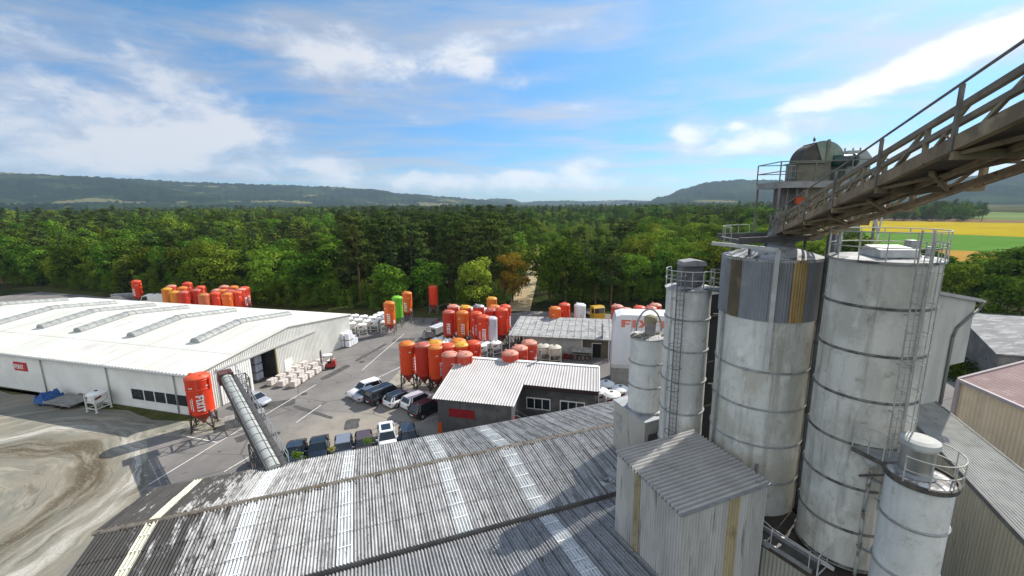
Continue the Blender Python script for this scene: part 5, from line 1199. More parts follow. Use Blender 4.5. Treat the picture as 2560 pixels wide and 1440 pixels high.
def tw_wall(mb, s0, s1, zb, dn=0.):
    n = int((s1-s0)/.15)*5; k = len(mb.v)
    for i in range(n+1):
        s_ = s0+(s1-s0)*i/n; p = G0+tu*s_-tn*(.035*math.sin(s_/.15*6.2832)); mb.v += [(p.x, p.y, zb), (p.x, p.y, ztop(s_))]
    for i in range(n): mb.f.append((k+2*i, k+2*i+2, k+2*i+3, k+2*i+1)); mb.sm.append(True)
m = MB(); tw_wall(m, -7, so, 4.5); tw_wall(m, so, sr_, er.z-.2)
def q_(s, z, d): p = G0+tu*s+tn*d; return (p.x, p.y, z)
TD_ = 2.2
m.poly([q_(sr_, er.z-.2, 0), q_(sr_, er.z-.2, TD_), q_(sr_, ztop(sr_), TD_), q_(sr_, ztop(sr_), 0)]); m.poly([q_(so, er.z-.2, 0), q_(so, er.z-.2, TD_), q_(sr_, er.z-.2, TD_), q_(sr_, er.z-.2, 0)]); m.poly([q_(so, 4.5, 0), q_(so, 4.5, TD_), q_(so, er.z-.2, TD_), q_(so, er.z-.2, 0)])
m.build('wall', M('block_sheet', (.50, .50, .46), (.42, .42, .385), .7, stretch=(1, 1, .3), c3=(.30, .30, .27), s3=1, st3=(2, 2, .25), lo3=.58, hi3=.78), tl)
m = MB(); m.solid([q_(-7, ztop(-7)-.02, -.25), q_(sr_+.3, ztop(sr_+.3)-.02, -.25), q_(sr_+.3, ztop(sr_+.3)-.02, TD_), q_(-7, ztop(-7)-.02, TD_)], [q_(-7, ztop(-7)+.22, -.25), q_(sr_+.3, ztop(sr_+.3)+.22, -.25), q_(sr_+.3, ztop(sr_+.3)+.3, TD_), q_(-7, ztop(-7)+.3, TD_)]); m.build('roof', M('block_roof', (.40, .40, .385), (.32, .32, .31), 1), tl)
m = MB(); m.tube(q_(sr_+.38, ztop(sr_+.3)+.02, -.4), q_(sr_+.38, ztop(sr_+.3)+.02, TD_), .09, 8); m.build('gutter', steel_light, tl)
m = MB(); m.path([q_(sr_+.36, ztop(sr_)-.05, -.3), q_(sr_+.25, ztop(sr_)-.6, -.2), q_(so+.25, ztop(sr_)-1.9, -.15), q_(so-.1, ztop(sr_)-2.6, -.15), q_(so-.1, 7.0, -.15)], .10, 8); m.build('downpipe', M('pipe_dark', (.16, .16, .15)), tl)
bb = thing('beige_hall', 'hall with cream ribbed walls and a dull red ribbed roof at the right edge', 'hall', (0, 0, 0))
K0 = at(2400, 947, 6.0); Kf = at(2560, 1017, 6.0); Kb = at(2560, 906, 7.7); fd = (Kf-K0).normalized(); ud = (Kb-K0)
K1 = K0+fd*16; K2 = K1+ud*1.3; K3 = K0+ud*1.3
m = MB(); ribbed(m, K3, K2, K0, K1, .22, .03); m.build('roof', M('dull_red_roof', (.34, .23, .215), (.28, .185, .17), .5, c3=(.38, .29, .27), s3=1.2), bb)
m = MB(); n_ = int(16/.40)*4
for i in range(n_+1):
    p = K0+fd*(16*i/n_)-V(fd.y, -fd.x, 0)*(.0); off = .05 if i % 4 in (1, 2) else 0; nn = V(-1, 0, 0); q = p+nn*(off-.1)*1+V(0, 0, -.25); m.v += [(q.x, q.y, 0), tuple(q)]
for i in range(n_): m.f.append((2*i, 2*i+2, 2*i+3, 2*i+1)); m.sm.append(False)
m.poly([(K0.x, K0.y, 0), (K3.x, K3.y, 0), (K3.x, K3.y, K3.z-.1), (K0.x, K0.y, 5.9)])
m.build('wall', M('cream_cladding', (.74, .60, .40), (.66, .535, .355), .6, c3=(.45, .37, .26), s3=.5, st3=(2, 2, .2)), bb)
m = MB(); m.bar(K0+V(-.15, 0, -.1), K1+V(-.15, 0, -.1), .3, .3); m.bar(K0+V(-.1, .05, 0), K3+V(-.1, .05, 0), .25, .2); m.box(K0.x-.25, K0.x+.15, K0.y-.25, K0.y+.1, 0, 5.85); m.build('trim', M('mauve_trim', (.42, .36, .35), (.38, .33, .32), 1), bb)
gh = thing('grey_roofed_barn', 'old rendered barn with a patched grey roof behind the cream hall', 'barn', (0, 0, 0))
R0, R1, B0, B1 = at(2392, 787, 7.2), at(2560, 796, 7.2), at(2490, 887, 5.0), at(2560, 890, 5.0)
R2 = R0+(R1-R0)*2.2; B2 = B0+(R1-R0)*2.2
B0 = B0
m = MB(); m.solid([R0, R2, B2, B0], [p+V(0, 0, .15) for p in (R0, R2, B2, B0)]); back = [p+V((R0-B0).x, (R0-B0).y, -2.2-.0) for p in (R0, R2)]; m.solid([back[0], back[1], R2, R0], [p+V(0, 0, .15) for p in (back[0], back[1], R2, R0)])
m.build('roof', M('patched_roof', (.19, .19, .19), (.12, .12, .12), .35, stretch=(1, 3, 1), c3=(.28, .28, .28), s3=.5, st3=(1, 4, 1), lo3=.5, hi3=.6), gh)
m = MB(); ins = (R2-R0).normalized()*.3; i0 = B0+ins; i1 = back[0]+ins; m.poly([(i0.x, i0.y, 0), (i1.x, i1.y, 0), (i1.x, i1.y, 4.9), tuple(R0+ins+V(0, 0, -.1)), (i0.x, i0.y, 4.9)]); yb = (R0-B0).normalized(); wall(m, i0+yb*.4, B2+yb*.4, 0, 4.9); m.build('wall', M('old_render', (.20, .195, .18), (.14, .135, .125), .6, c3=(.09, .085, .08), s3=.8), gh)
# ------------------------------------------------------------------ conveyor bridge
def dp(px_, py_, dep):
    X, Y = px_-1280.0, 720.0-py_; cr, sr, c, s = math.cos(ROLL), math.sin(ROLL), math.cos(PITCH), math.sin(PITCH)
    x, up = X*cr+Y*sr, -X*sr+Y*cr; k = dep/CF
    return V(x*k, (CF*c+up*s)*k, CH+(up*c-CF*s)*k)
br = thing('conveyor_bridge', 'long rusty steel conveyor bridge climbing to the upper right with handrail and trusses', 'conveyor bridge', (0, 0, 0))
a0, a1 = dp(1924, 588, 23.6), dp(2386, 362, 8.28); stp = (a1-a0)/5; dB = stp.normalized(); wB = dB.cross(V(0, 0, 1)).normalized()
if wB.x < 0: wB = -wB
T0, T1 = -.15, 6.55
def PB(t, w=0, z=0): return a0+stp*t+wB*w+V(0, 0, z)
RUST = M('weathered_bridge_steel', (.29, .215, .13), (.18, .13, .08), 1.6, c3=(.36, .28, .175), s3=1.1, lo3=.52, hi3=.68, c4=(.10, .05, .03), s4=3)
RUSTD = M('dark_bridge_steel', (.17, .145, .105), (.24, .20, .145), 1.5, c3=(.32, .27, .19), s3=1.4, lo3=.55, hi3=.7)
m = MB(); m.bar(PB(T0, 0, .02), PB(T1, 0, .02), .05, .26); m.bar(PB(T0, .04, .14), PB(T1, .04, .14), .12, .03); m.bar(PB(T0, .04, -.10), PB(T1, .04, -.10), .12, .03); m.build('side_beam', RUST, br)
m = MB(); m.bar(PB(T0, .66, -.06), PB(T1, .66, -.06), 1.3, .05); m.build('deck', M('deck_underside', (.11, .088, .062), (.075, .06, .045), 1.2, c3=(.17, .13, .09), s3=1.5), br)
m = MB()
for i in range(0, 8):
    t = i; m.bar(PB(t, -.02, -.2), PB(t, 2.15, -.2), .14, .16)
    m.bar(PB(t, 2.1, -.2), PB(t, 2.1, .45), .12); m.bar(PB(t, 1.5, -.25), PB(t, 1.55, -.1), .1)
    if i < 7:
        m.bar(PB(t, .1, -.17), PB(t+1, 1.5, -.17), .09, .07); m.bar(PB(t+.5, 2.1, 0), PB(t+.5, 2.1, .45), .09); m.bar(PB(t, 2.1, .43), PB(t+.5, 2.1, 0), .07); m.bar(PB(t+.5, 2.1, 0), PB(t+1, 2.1, .43), .07)
        m.bar(PB(t, 1.5, -.25), PB(t+.5, .4, -.15), .09); m.bar(PB(t+.25, 1.6, -.32), PB(t+1.0, 2.1, -.1), .07)
m.bar(PB(T0, 2.1, 0), PB(T1, 2.1, 0), .11, .12); m.bar(PB(T0, 2.1, .45), PB(T1, 2.1, .45), .10, .12); m.bar(PB(T0, 1.5, -.24), PB(T1, 1.5, -.24), .1, .12); m.bar(PB(T0, .8, -.16), PB(T1, .8, -.16), .08, .12)
m.build('underframe', RUST, br)
m = MB()
for s_ in (.16, .62):
    m.bar(PB(T0, s_, .80), PB(T1, s_, .80), .10, .13); m.bar(PB(T0, s_, .50), PB(T1, s_, .50), .08, .11)
m.build('stringer', RUSTD, br)
m = MB()
for i in range(0, 7):
    for s_ in (.16, .62):
        m.bar(PB(i+.55, s_, 0), PB(i+.55, s_, .80), .08); m.bar(PB(i+.02, s_, .06), PB(i+.53, s_, .80), .07); m.bar(PB(i+.57, s_, .06), PB(i+1.0, s_, .80), .06); m.bar(PB(i+.72, s_, .50), PB(i+.95, s_, .05), .05)
m.build('diagonal', M('yellowed_steel', (.30, .26, .17), (.21, .17, .11), 2), br)
m = MB(); m.bar(PB(T0, .95, .12), PB(T1, .95, .12), .6, .05); m.build('belt', M('belt_rubber', (.035, .035, .035), (.06, .058, .055), 3), br)
m = MB()
for i in range(40): t = T0+(T1-T0)*i/39; m.tube(PB(t, .7, .05), PB(t, 1.2, .05), .05, 8)
m.build('idler', steel, br)
m = MB()
for i in range(0, 8): m.bar(PB(i, -.03, -.12), PB(i, -.03, 1.1), .055, .075)
for i in (0.3, .62): m.bar(PB(i, -.03, 0), PB(i, -.03, .98), .05)
m.tube(PB(T0-.1, -.03, 1.12), PB(T1, -.03, 1.12), .028, 8); m.build('handrail', M('rail_grey', (.20, .185, .16), (.14, .13, .11), 2), br)
m = MB(); m.tube(PB(T0, -.02, .56), PB(1.35, -.02, .56), .02, 6); m.build('knee_rail', MATS['rail_grey'], br)
# head station above the silos
hs_ = thing('head_station', 'green conveyor head machine with a round hood on a railed steel platform above the silos', 'machine', (0, 0, 0))
Q = dp(1948, 462, 25.0); uu = V(math.cos(SH_A), math.sin(SH_A), 0); vv = V(-math.sin(SH_A), math.cos(SH_A), 0)
uu = V(math.cos(-.12), math.sin(-.12), 0); vv = V(-uu.y, uu.x, 0)
def PH(x, y, z): return Q+uu*x+vv*y+V(0, 0, z)
def hbox(mb, x0, x1, y0, y1, z0, z1): mb.solid([PH(x0, y0, z0), PH(x1, y0, z0), PH(x1, y1, z0), PH(x0, y1, z0)], [PH(x0, y0, z1), PH(x1, y0, z1), PH(x1, y1, z1), PH(x0, y1, z1)])
m = MB(); hbox(m, 0, 5.6, 0, 3.0, -.18, .18); m.build('platform', M('platform_grey', (.27, .27, .26), (.20, .2, .19), 1.5), hs_)
m = MB()
for x, y in ((.05, .05), (5.4, .05), (5.4, 2.9), (.05, 2.9), (2.6, 2.9)): m.bar(PH(x, y, -.2), V(PH(x, y, 0).x, PH(x, y, 0).y, 21.4), .10)
m.bar(PH(1.2, .4, -.2), PH(1.2, .4, -2.6), .09); m.bar(PH(.05, .05, -1.9), PH(2.5, 2.8, -.3), .06); m.build('leg', MATS['rail_grey'], hs_)
GREEN = M('machine_green', (.16, .20, .145), (.11, .14, .10), 1.2, c3=(.20, .19, .13), s3=1., lo3=.5, hi3=.62)
m = MB(); hbox(m, 1.2, 3.0, .6, 2.0, .18, 1.25); m.build('housing', M('olive_housing', (.185, .175, .13), (.13, .125, .095), 1), hs_)
m = MB(); hbox(m, 2.3, 4.0, .9, 2.3, .18, 1.45); m.build('gearbox', M('gear_green', (.075, .11, .085), (.045, .065, .055), 2, c3=(.02, .025, .025), s3=2.5), hs_)
def half_hood(mb, x0, y0, y1, z, r, a0, a1, n=12):
    for i in range(n):
        t0, t1 = a0+(a1-a0)*i/n, a0+(a1-a0)*(i+1)/n
        f = lambda y, t: PH(x0+r*math.cos(t), y, z+r*math.sin(t))
        mb.poly([f(y0, t0), f(y0, t1), f(y1, t1), f(y1, t0)], True)
    for y in (y0, y1): mb.poly([PH(x0, y, z)]+[PH(x0+r*math.cos(a0+(a1-a0)*i/n), y, z+r*math.sin(a0+(a1-a0)*i/n)) for i in range(n+1)])
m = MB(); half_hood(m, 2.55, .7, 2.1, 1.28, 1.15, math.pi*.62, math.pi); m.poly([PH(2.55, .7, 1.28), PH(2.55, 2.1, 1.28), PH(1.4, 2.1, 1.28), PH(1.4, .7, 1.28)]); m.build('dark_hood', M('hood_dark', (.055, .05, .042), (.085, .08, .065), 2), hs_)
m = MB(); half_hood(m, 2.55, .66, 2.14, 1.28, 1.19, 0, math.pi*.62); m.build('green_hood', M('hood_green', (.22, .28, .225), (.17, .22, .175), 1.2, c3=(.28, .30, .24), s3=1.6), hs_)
m = MB(); m.bar(PH(2.75, .62, 1.28), PH(2.75, .62, 2.52), .1, .14); hbox(m, 1.1, 2.7, .5, 2.2, 1.22, 1.29); m.build('hood_frame', GREEN, hs_)
m = MB(); m.tube(PH(3.1, .8, 1.35), PH(4.2, .8, 1.35), .32, 16); m.tube(PH(4.2, .8, 1.35), PH(4.4, .8, 1.35), .36, 16); m.build('motor', M('motor_teal', (.035, .075, .07), (.025, .05, .05), 2, rough=.4), hs_)
m = MB(); hbox(m, 4.1, 5.5, 1.2, 2.6, .18, 1.55); m.solid([PH(4.1, 1.2, 1.55), PH(5.5, 1.2, 1.55), PH(5.5, 2.6, 1.55), PH(4.1, 2.6, 1.55)], [PH(4.35, 1.4, 1.95), PH(5.3, 1.4, 1.95), PH(5.3, 2.4, 1.95), PH(4.35, 2.4, 1.95)])
for x in (4.4, 4.85, 5.25): m.tube(PH(x, 1.9, 1.95), PH(x, 1.9, 2.15), .05, 6)
m.build('filter_cabinet', M('cabinet_greygreen', (.30, .33, .30), (.24, .27, .25), 1), hs_)
m = MB()
for y in (0, 3.0):
    for h in (.6, 1.15): m.bar(PH(0, y, h+.15), PH(5.6, y, h+.15), .05)
    for x in (0, 1.9, 3.8, 5.6): m.bar(PH(x, y, .1), PH(x, y, 1.3), .055)
for h in (.6, 1.15): m.bar(PH(0, 0, h+.15), PH(0, 3, h+.15), .05); m.bar(PH(5.6, 0, h+.15), PH(5.6, 3, h+.15), .05)
m.build('handrail', MATS['rail_grey'], hs_)
m = MB()
for i in range(5): m.tube(PH(.9+.25*math.cos(i), .7+.25*math.sin(i), -2.0), PH(.9+.25*math.cos(i), .7+.25*math.sin(i), 1.1), .02, 5)
m.ring(tuple(PH(.9, .7, 1.1)), .25, .02, 12); m.ring(tuple(PH(.9, .7, .4)), .25, .02, 12); m.build('ladder_cage', steel, hs_)
m = MB(); hbox(m, .55, 1.6, .6, 1.8, -1.35, -.2); m.build('drop_chute', steel_dark, hs_)
m = MB(); hbox(m, 1.1, 1.5, .1, .4, -1.1, -.72); m.build('control_box', M('orange_box', (.40, .075, .02), (.3, .05, .02), 2), hs_)
m = MB(); m.solid([PH(1.6, .8, -.2), PH(2.9, .8, -.2), PH(2.9, 2.2, -.2), PH(1.6, 2.2, -.2)], [PH(1.9, 1.0, -2.9), PH(2.6, 1.0, -2.9), PH(2.6, 2.0, -2.9), PH(1.9, 2.0, -2.9)]); m.build('transfer_hopper', RUSTD, hs_)
# crow perched on the hood
o = thing('crow', 'black crow perched on top of the green round hood', 'bird', PH(2.3, 1.3, 2.46), .9)
def skin_body(name, chain, mat, parent, sub=2):
    me = bpy.data.meshes.new(name); vs = [c[0] for c in chain]; me.from_pydata(vs, [(c[2], i) for i, c in enumerate(chain) if c[2] is not None], []); ob = link(name, me, parent)
    ob.modifiers.new('skin', 'SKIN'); sl = me.skin_vertices[0].data if me.skin_vertices else None
    if sl is None:
        bm = bmesh.new(); bm.from_mesh(me); lay = bm.verts.layers.skin.verify(); bm.to_mesh(me); bm.free(); sl = me.skin_vertices[0].data
    for i, c in enumerate(chain): sl[i].radius = (c[1], c[1]); sl[i].use_root = (i == 0)
    s = ob.modifiers.new('smooth', 'SUBSURF'); s.levels = sub; s.render_levels = sub; me.materials.append(mat)
    return ob
skin_body('body', [((0, 0, .16), .085, None), ((.08, 0, .22), .075, 0), ((.15, 0, .29), .05, 1), ((.2, 0, .33), .045, 2), ((.27, 0, .33), .014, 3), ((-.09, 0, .10), .06, 0), ((-.2, 0, .04), .025, 5), ((-.3, 0, 0), .02, 6), ((.0, .03, .06), .014, 0), ((.01, .035, 0), .01, 8), ((.0, -.03, .06), .014, 0), ((.01, -.035, 0), .01, 10)], M('crow_black', (.012, .012, .014), rough=.5), o)
# tripod mast behind the right silo's railing
o = thing('tripod_frame', 'thin pale steel tripod standing behind the round railing of the right silo', 'frame', (0, 0, 0)); m = MB(); tp_ = dp(2195, 585, 24.5)
for px_, py_ in ((2185, 520), (2160, 500), (2215, 515)): m.tube(tp_, dp(px_, py_-15, 24.5), .05, 6)
m.tube(tp_, V(tp_.x, tp_.y, 21.5), .06, 6); m.build('strut', M('pale_strut', (.5, .5, .45)), o)
# ------------------------------------------------------------------ hired site silos
CACHE = {}
def part(key, name, mat, fn, parent, loc=None):
    """part mesh shared by every copy of the same kind and colour"""
    k = (key, mat.name)
    if k not in CACHE:
        m = MB(); fn(m); me = bpy.data.meshes.new(name); me.from_pydata(m.v, [], m.f); me.polygons.foreach_set("use_smooth", m.sm); me.materials.append(mat); me.update(); CACHE[k] = me
    return link(name, CACHE[k], parent, loc)
def paint(nm, c, fade, rough=.5):
    return M('paint_'+nm, c, tuple(x*.84 for x in c), .9, stretch=(1, 1, .4), rough=rough, c3=fade, s3=.8, st3=(1.6, 1.6, .25), lo3=.53, hi3=.74, spec=.35, c4=tuple(x*.42 for x in c), s4=1.6, st4=(2.5, 2.5, .25), lo4=.60, hi4=.74, shift=True)
SC = {  # shell, roof
 'red': (paint('red', (.66, .042, .010), (.60, .10, .05)), paint('red_roof', (.62, .085, .030), (.60, .17, .10), .5)),
 'deep': (paint('deep_red', (.48, .030, .010), (.48, .08, .05)), paint('deep_roof', (.48, .12, .09), (.52, .24, .18), .5)),
 'orange': (paint('orange', (.68, .115, .010), (.56, .15, .04)), paint('orange_roof', (.62, .19, .035), (.60, .27, .08), .5)),
 'amber': (paint('amber', (.58, .17, .012), (.48, .18, .04)), paint('amber_roof', (.62, .30, .03), (.56, .33, .08), .5)),
 'yellowtop': (paint('red2', (.64, .065, .012), (.58, .10, .04)), paint('yellow_roof', (.66, .36, .035), (.62, .27, .04), .5)),
 'faded': (paint('faded_red', (.58, .062, .030), (.56, .15, .10)), paint('faded_roof', (.58, .24, .17), (.62, .36, .28), .6)),
 'redorange': (paint('red_orange', (.68, .066, .010), (.60, .12, .05)), paint('orange_roof2', (.66, .19, .030), (.62, .27, .08), .5)),
 'palebottom': (paint('rust', (.46, .12, .045), (.48, .28, .22)), paint('rust_roof', (.50, .17, .05), (.46, .23, .1), .5)),
 'green': (paint('green', (.10, .42, .018), (.14, .42, .05)), paint('green_roof', (.22, .52, .03), (.26, .5, .08), .45)),
 'white': (paint('white', (.72, .72, .70), (.62, .62, .60)), paint('white_roof', (.76, .76, .74), (.66, .66, .64))),
 'lilac': (paint('lilac', (.50, .48, .53), (.42, .40, .44)), paint('lilac_roof', (.54, .52, .56), (.44, .42, .46))),
 'chrome': (paint('red3', (.60, .05, .02), (.55, .09, .06)), M('silvery_roof', (.52, .50, .49), (.18, .17, .17), 1.5, lo=.45, hi=.55, rough=.4, metal=.4)),
}
LEGM = M('silo_leg', (.15, .145, .14), (.22, .21, .20), 2, rough=.55)
LEGD = M('silo_leg_dark', (.05, .035, .03), (.09, .06, .05), 2, rough=.6)
LET = M('letter_white', (.78, .77, .76), (.66, .65, .64), 2)
SR = 1.03
def text_fn(word, h, r, zc, mode):
    def fn(m):
        q, L = letters(word, h)
        for k in q:
            N_ = 4     # split along the letter height so that it follows the curve
            (x0, y0), (x1, y1), (x2, y2), (x3, y3) = k
            for i in range(N_):
                a, b = i/N_, (i+1)/N_
                pts = [(x0+(x3-x0)*a, y0+(y3-y0)*a), (x1+(x2-x1)*a, y1+(y2-y1)*a), (x1+(x2-x1)*b, y1+(y2-y1)*b), (x0+(x3-x0)*b, y0+(y3-y0)*b)]
                o = []
                for x, y in pts:
                    if mode == 'down': z = zc+L/2-x; ph = (y-h/2)/r
                    else: z = zc-L/2+x; ph = -(y-h/2)/r
                    o.append((r*math.cos(ph), r*math.sin(ph), z))
                m.poly(o, True)
    return fn
def small_text(m):     # rows of small print beside the name
    for j, (zz, w) in enumerate(((3.2, 1.5), (3.2, 1.1))):
        ph = -.62-.16*j
        m.poly([(SR*1.012*math.cos(ph+d), SR*1.012*math.sin(ph+d), zz+sz*w/2) for d, sz in ((-.035, -1), (.035, -1), (.035, 1), (-.035, 1))], True)
def top_print(m):
    for ph in (-.75, .6, 1.9, -2.2):
        for k in range(5):
            a = ph+k*.065; m.poly([(SR*1.02*math.cos(a+d), SR*1.02*math.sin(a+d), z) for d, z in ((-.026, 5.02), (.026, 5.02), (.026, 5.15), (-.026, 5.15))], True)
SILOS = []
def site_silo(px_, py_, col, label, text=None, off=0., group='site silos in the yard', z=6.35, ht=1., pos=None, dark=False, card=None, legs=True, band=True, yaw=None):
    p = pos or at(px_, py_, z); p = V(p.x, p.y, 0)
    o = thing('site_silo', label, 'silo', p, 0, group); s = ht; o.scale = (s, s, s)
    sh, rf = SC[col]; fc = math.atan2(-p.y, -p.x)
    def shell(m):
        m.lathe([(SR, 1.95), (SR, 5.95)], n=32)
        for zz in (2.05, 4.75, 5.75): m.lathe([(SR, zz-.05), (SR+.035, zz), (SR, zz+.05)], n=32)
        m.lathe([(SR, 5.93), (SR+.03, 5.97), (SR+.02, 6.02)], n=32)
        m.box(.80, 1.16, -.09, .09, 4.7, 5.85); m.tube((0, 1.1, 2.0), (0, 1.1, 5.9), .05, 6)
    part('shell', 'shell', sh, shell, o).rotation_euler[2] = fc+.9+off*.2
    part('roof', 'roof', rf, lambda m: (m.lathe([(SR+.04, 5.96), (SR+.02, 6.03), (SR*.8, 6.19), (SR*.45, 6.31), (0, 6.36)], n=32, shared=True), m.lathe([(.16, 6.24), (.16, 6.40), (0, 6.42)], (-.55, .1, 0), 10), m.lathe([(.07, 6.16), (.07, 6.33), (0, 6.33)], (.6, .35, 0), 8), m.lathe([(.07, 6.16), (.07, 6.33), (0, 6.33)], (.45, -.55, 0), 8)), o).rotation_euler[2] = fc+1.3+off
    part('hopper', 'hopper', SC['deep'][0] if col in ('red', 'faded', 'orange', 'yellowtop', 'chrome', 'redorange') else sh, lambda m: m.lathe([(.16, .62), (.18, .80), (SR-.02, 1.97)], n=28), o)
    if legs:
        lm = LEGD if dark else LEGM
        for i in range(4):
            a = fc+.55+i*math.pi/2
            l = part('leg', 'leg', lm, lambda m: (m.bar((SR+.24, 0, 0), (SR-.02, 0, 2.3), .11), m.box(SR+.06, SR+.42, -.18, .18, 0, .04), m.bar((SR+.22, 0, .12), (.30, .50, 1.55), .06), m.bar((SR+.22, 0, .12), (.30, -.50, 1.55), .06), m.bar((SR+.20, 0, .3), (.71*(SR+.1), .71*(SR+.1), 1.75), .05), m.bar((SR+.20, 0, .3), (.71*(SR+.1), -.71*(SR+.1), 1.75), .05)), o)
            l.rotation_euler[2] = a
    if text:
        t = part('text_'+text, 'lettering', LET, text_fn('FIXIT', .62, SR*1.018, 3.25, text), o); t.rotation_euler[2] = fc+off
        if text == 'down' and col == 'red': part('small', 'small_print', LET, small_text, o).rotation_euler[2] = fc+off
    if band and col in ('red', 'yellowtop', 'faded', 'orange', 'redorange'): part('top_print', 'top_print', LET, top_print, o).rotation_euler[2] = fc+off
    if card is not None: part('card', 'label_card', LET, lambda m: m.poly([(SR*1.02*math.cos(a), SR*1.02*math.sin(a), zz) for a, zz in ((-.3, 2.2), (.1, 2.2), (.1, 2.8), (-.3, 2.8))], True), o).rotation_euler[2] = fc+card
    SILOS.append(o); return o
# the silo at the conveyor head
q = at(513, 1068)
o = site_silo(0, 0, 'red', 'bright red silo with white lettering standing alone at the corner of the white warehouse', 'down', -.05, 'single silos', pos=q, ht=1.09, dark=True); o.scale = (1.17, 1.17, 1.01)
# far left behind the warehouse
G1 = 'silos standing behind the white warehouse'
site_silo(339, 700, 'red', 'lone red silo left of the white van behind the warehouse', 'down', -.85, G1)
L1 = [(416, 719, 'amber', 'amber silo at the left end of the group behind the warehouse roof'), (427, 712, 'faded', 'faded pale topped silo behind the amber one at the left of the group'),
      (467, 705, 'red', 'bright red silo rising highest at the back of the group behind the warehouse'), (455, 716, 'orange', 'dull orange silo just left and in front of the highest bright red one'),
      (437, 727, 'amber', 'second amber silo, right of the leftmost one behind the roof edge'), (457, 727, 'deep', 'dull red silo in the front row between an amber and a dark red silo'),
      (488, 722, 'deep', 'dark red silo in the middle of the front row with print under its top'), (500, 714, 'red', 'bright red silo at the back, right of the highest one'),
      (508, 733, 'palebottom', 'short rust orange silo with a washed out pink lower half'), (536, 729, 'red', 'plain red silo in the front row right of the pale bottomed one'),
      (541, 722, 'faded', 'salmon topped silo half hidden behind the plain red front row silo'), (559, 713, 'faded', 'silo with the palest cream top at the back of the group'),
      (558, 723, 'orange', 'mostly hidden orange silo below the palest cream top'), (583, 714, 'orange', 'orange topped silo at the back right beside the cream topped one'),
      (566, 731, 'orange', 'burnt orange silo in the front row second from the right'), (574, 724, 'deep', 'dull red silo peeping between the two rightmost front row silos'),
      (591, 727, 'red', 'red silo at the right end of the front row behind the roof edge'), (602, 720, 'faded', 'faded red silo with white lettering second from the right end'),
      (610, 716, 'red', 'bright red silo with white lettering at the far right end of the group')]
for i, (a, b, c, l) in enumerate(L1): site_silo(a, b, c, l, 'down' if i >= 17 else None, 1.1 if i < 17 else .75, G1)
# three by the road and the one at the edge of the wood
G2 = 'silos along the yard road'
site_silo(972, 753, 'orange', 'front orange silo of the three by the road, lettered upwards', 'up', -.25, G2, card=.9)
site_silo(992, 739.5, 'green', 'bright green silo between two orange ones by the road', None, .9, G2)
site_silo(1016.5, 728.5, 'orange', 'rear orange silo of the three by the road, right of the green one', 'up', -.45, G2, card=.8)
site_silo(1082, 713, 'red', 'lone plain red silo at the edge of the wood right of the roadside three', None, 0, G2, band=False)
# middle group
G3 = 'silos in the middle of the yard'
for a, b, c, l, t, f in [
 (1132, 761, 'faded', 'red silo with a pinkish white top in the back row of the middle group', None, 0), (1163, 763, 'yellowtop', 'red silo with a greenish yellow top in the back row of the middle group', None, 0),
 (1196, 761, 'chrome', 'red silo with a silvery white top in the back row of the middle group', None, 0), (1229, 742, 'amber', 'amber silo with a white label standing tallest at the back of the middle group', None, 0),
 (1236, 762, 'orange', 'dull orange topped silo just in front of the tallest amber one', None, 0), (1228, 770, 'deep', 'dark red silo wedged behind the big plain red one', None, 0),
 (1262, 761, 'red', 'red silo at the right rear of the middle group, white lettering on its right flank', 'down', 1.05), (1121, 775, 'deep', 'red silo with a pink top at the left end of the front row, lettered downwards', 'down', -.12),
 (1155, 776, 'orange', 'orange brown silo second from left in the front row, lettered downwards', 'down', .05), (1190, 778, 'red', 'red silo partly hidden by the front one, its lettering cut off', 'down', .1),
 (1254, 769, 'red', 'large plain bright red silo at the right of the middle group', None, .5)]:
    site_silo(a, b, c, l, t, f, G3, ht=1.06 if a == 1254 else 1., z=6.7 if a == 1254 else 6.35, card=.05 if a == 1229 else None)
site_silo(1207, 787, 'red', 'bright red silo foremost of the middle group, lettered downwards with small print', 'down', .1, G3)
site_silo(1228, 791, 'lilac', 'grey lilac silo tucked behind the foremost red one of the middle group', None, 0, G3, ht=.94, z=5.97)
# front group beside the car park
G4 = 'silos beside the parked cars'
for a, b, c, l, t, f in [
 (1016, 853, 'redorange', 'orange red silo at the left end of the row by the parked cars', 'down', .95), (1056, 856, 'deep', 'dark red silo with a pink top, second in the row by the cars', 'down', .95),
 (1087, 850, 'amber', 'amber topped silo behind the second and third of the row by the cars', None, 0), (1089, 861, 'redorange', 'third silo of the row by the cars, orange topped with upward lettering', 'up', .70),
 (1119, 858, 'red', 'red topped silo behind the third of the row by the cars', None, .6), (1145, 846, 'redorange', 'silo with an orange top and dark rim at the back of the front group', None, 0),
 (1152, 855, 'yellowtop', 'silo with the brightest yellow top in the front group', None, 0), (1182, 851, 'red', 'red silo with a salmon top at the right of the front group, white lettering', 'down', .95),
 (1124, 879, 'faded', 'red silo fading to pink, half hidden by the workshop roof edge', 'up', .9), (1160, 879, 'faded', 'silo of which only a pale pink top shows above the workshop roof', None, 0)]:
    site_silo(a, b, c, l, t, f, G4, dark=True)
G5 = 'silos behind the workshop roof'
site_silo(1275, 876, 'faded', 'front one of three pink topped silos behind the workshop ridge', None, 0, G5, dark=True)
site_silo(1299, 863, 'faded', 'middle one of three pink topped silos behind the workshop ridge', None, 0, G5, dark=True, card=.8)
site_silo(1323, 850, 'faded', 'rear and tallest of three pink topped silos behind the workshop ridge', 'down', .9, G5, dark=True)
G6 = 'silos behind the machine shed'
site_silo(1387, 766, 'orange', 'orange silo left of the bright red one behind the machine shed roof', None, .4, G6, card=-.9)
site_silo(1411, 757, 'red', 'bright red silo between an orange and a white one behind the machine shed', 'up', -1.1, G6)
w = site_silo(1450, 758, 'white', 'white silo with a magenta label behind the machine shed roof', None, 0, G6)
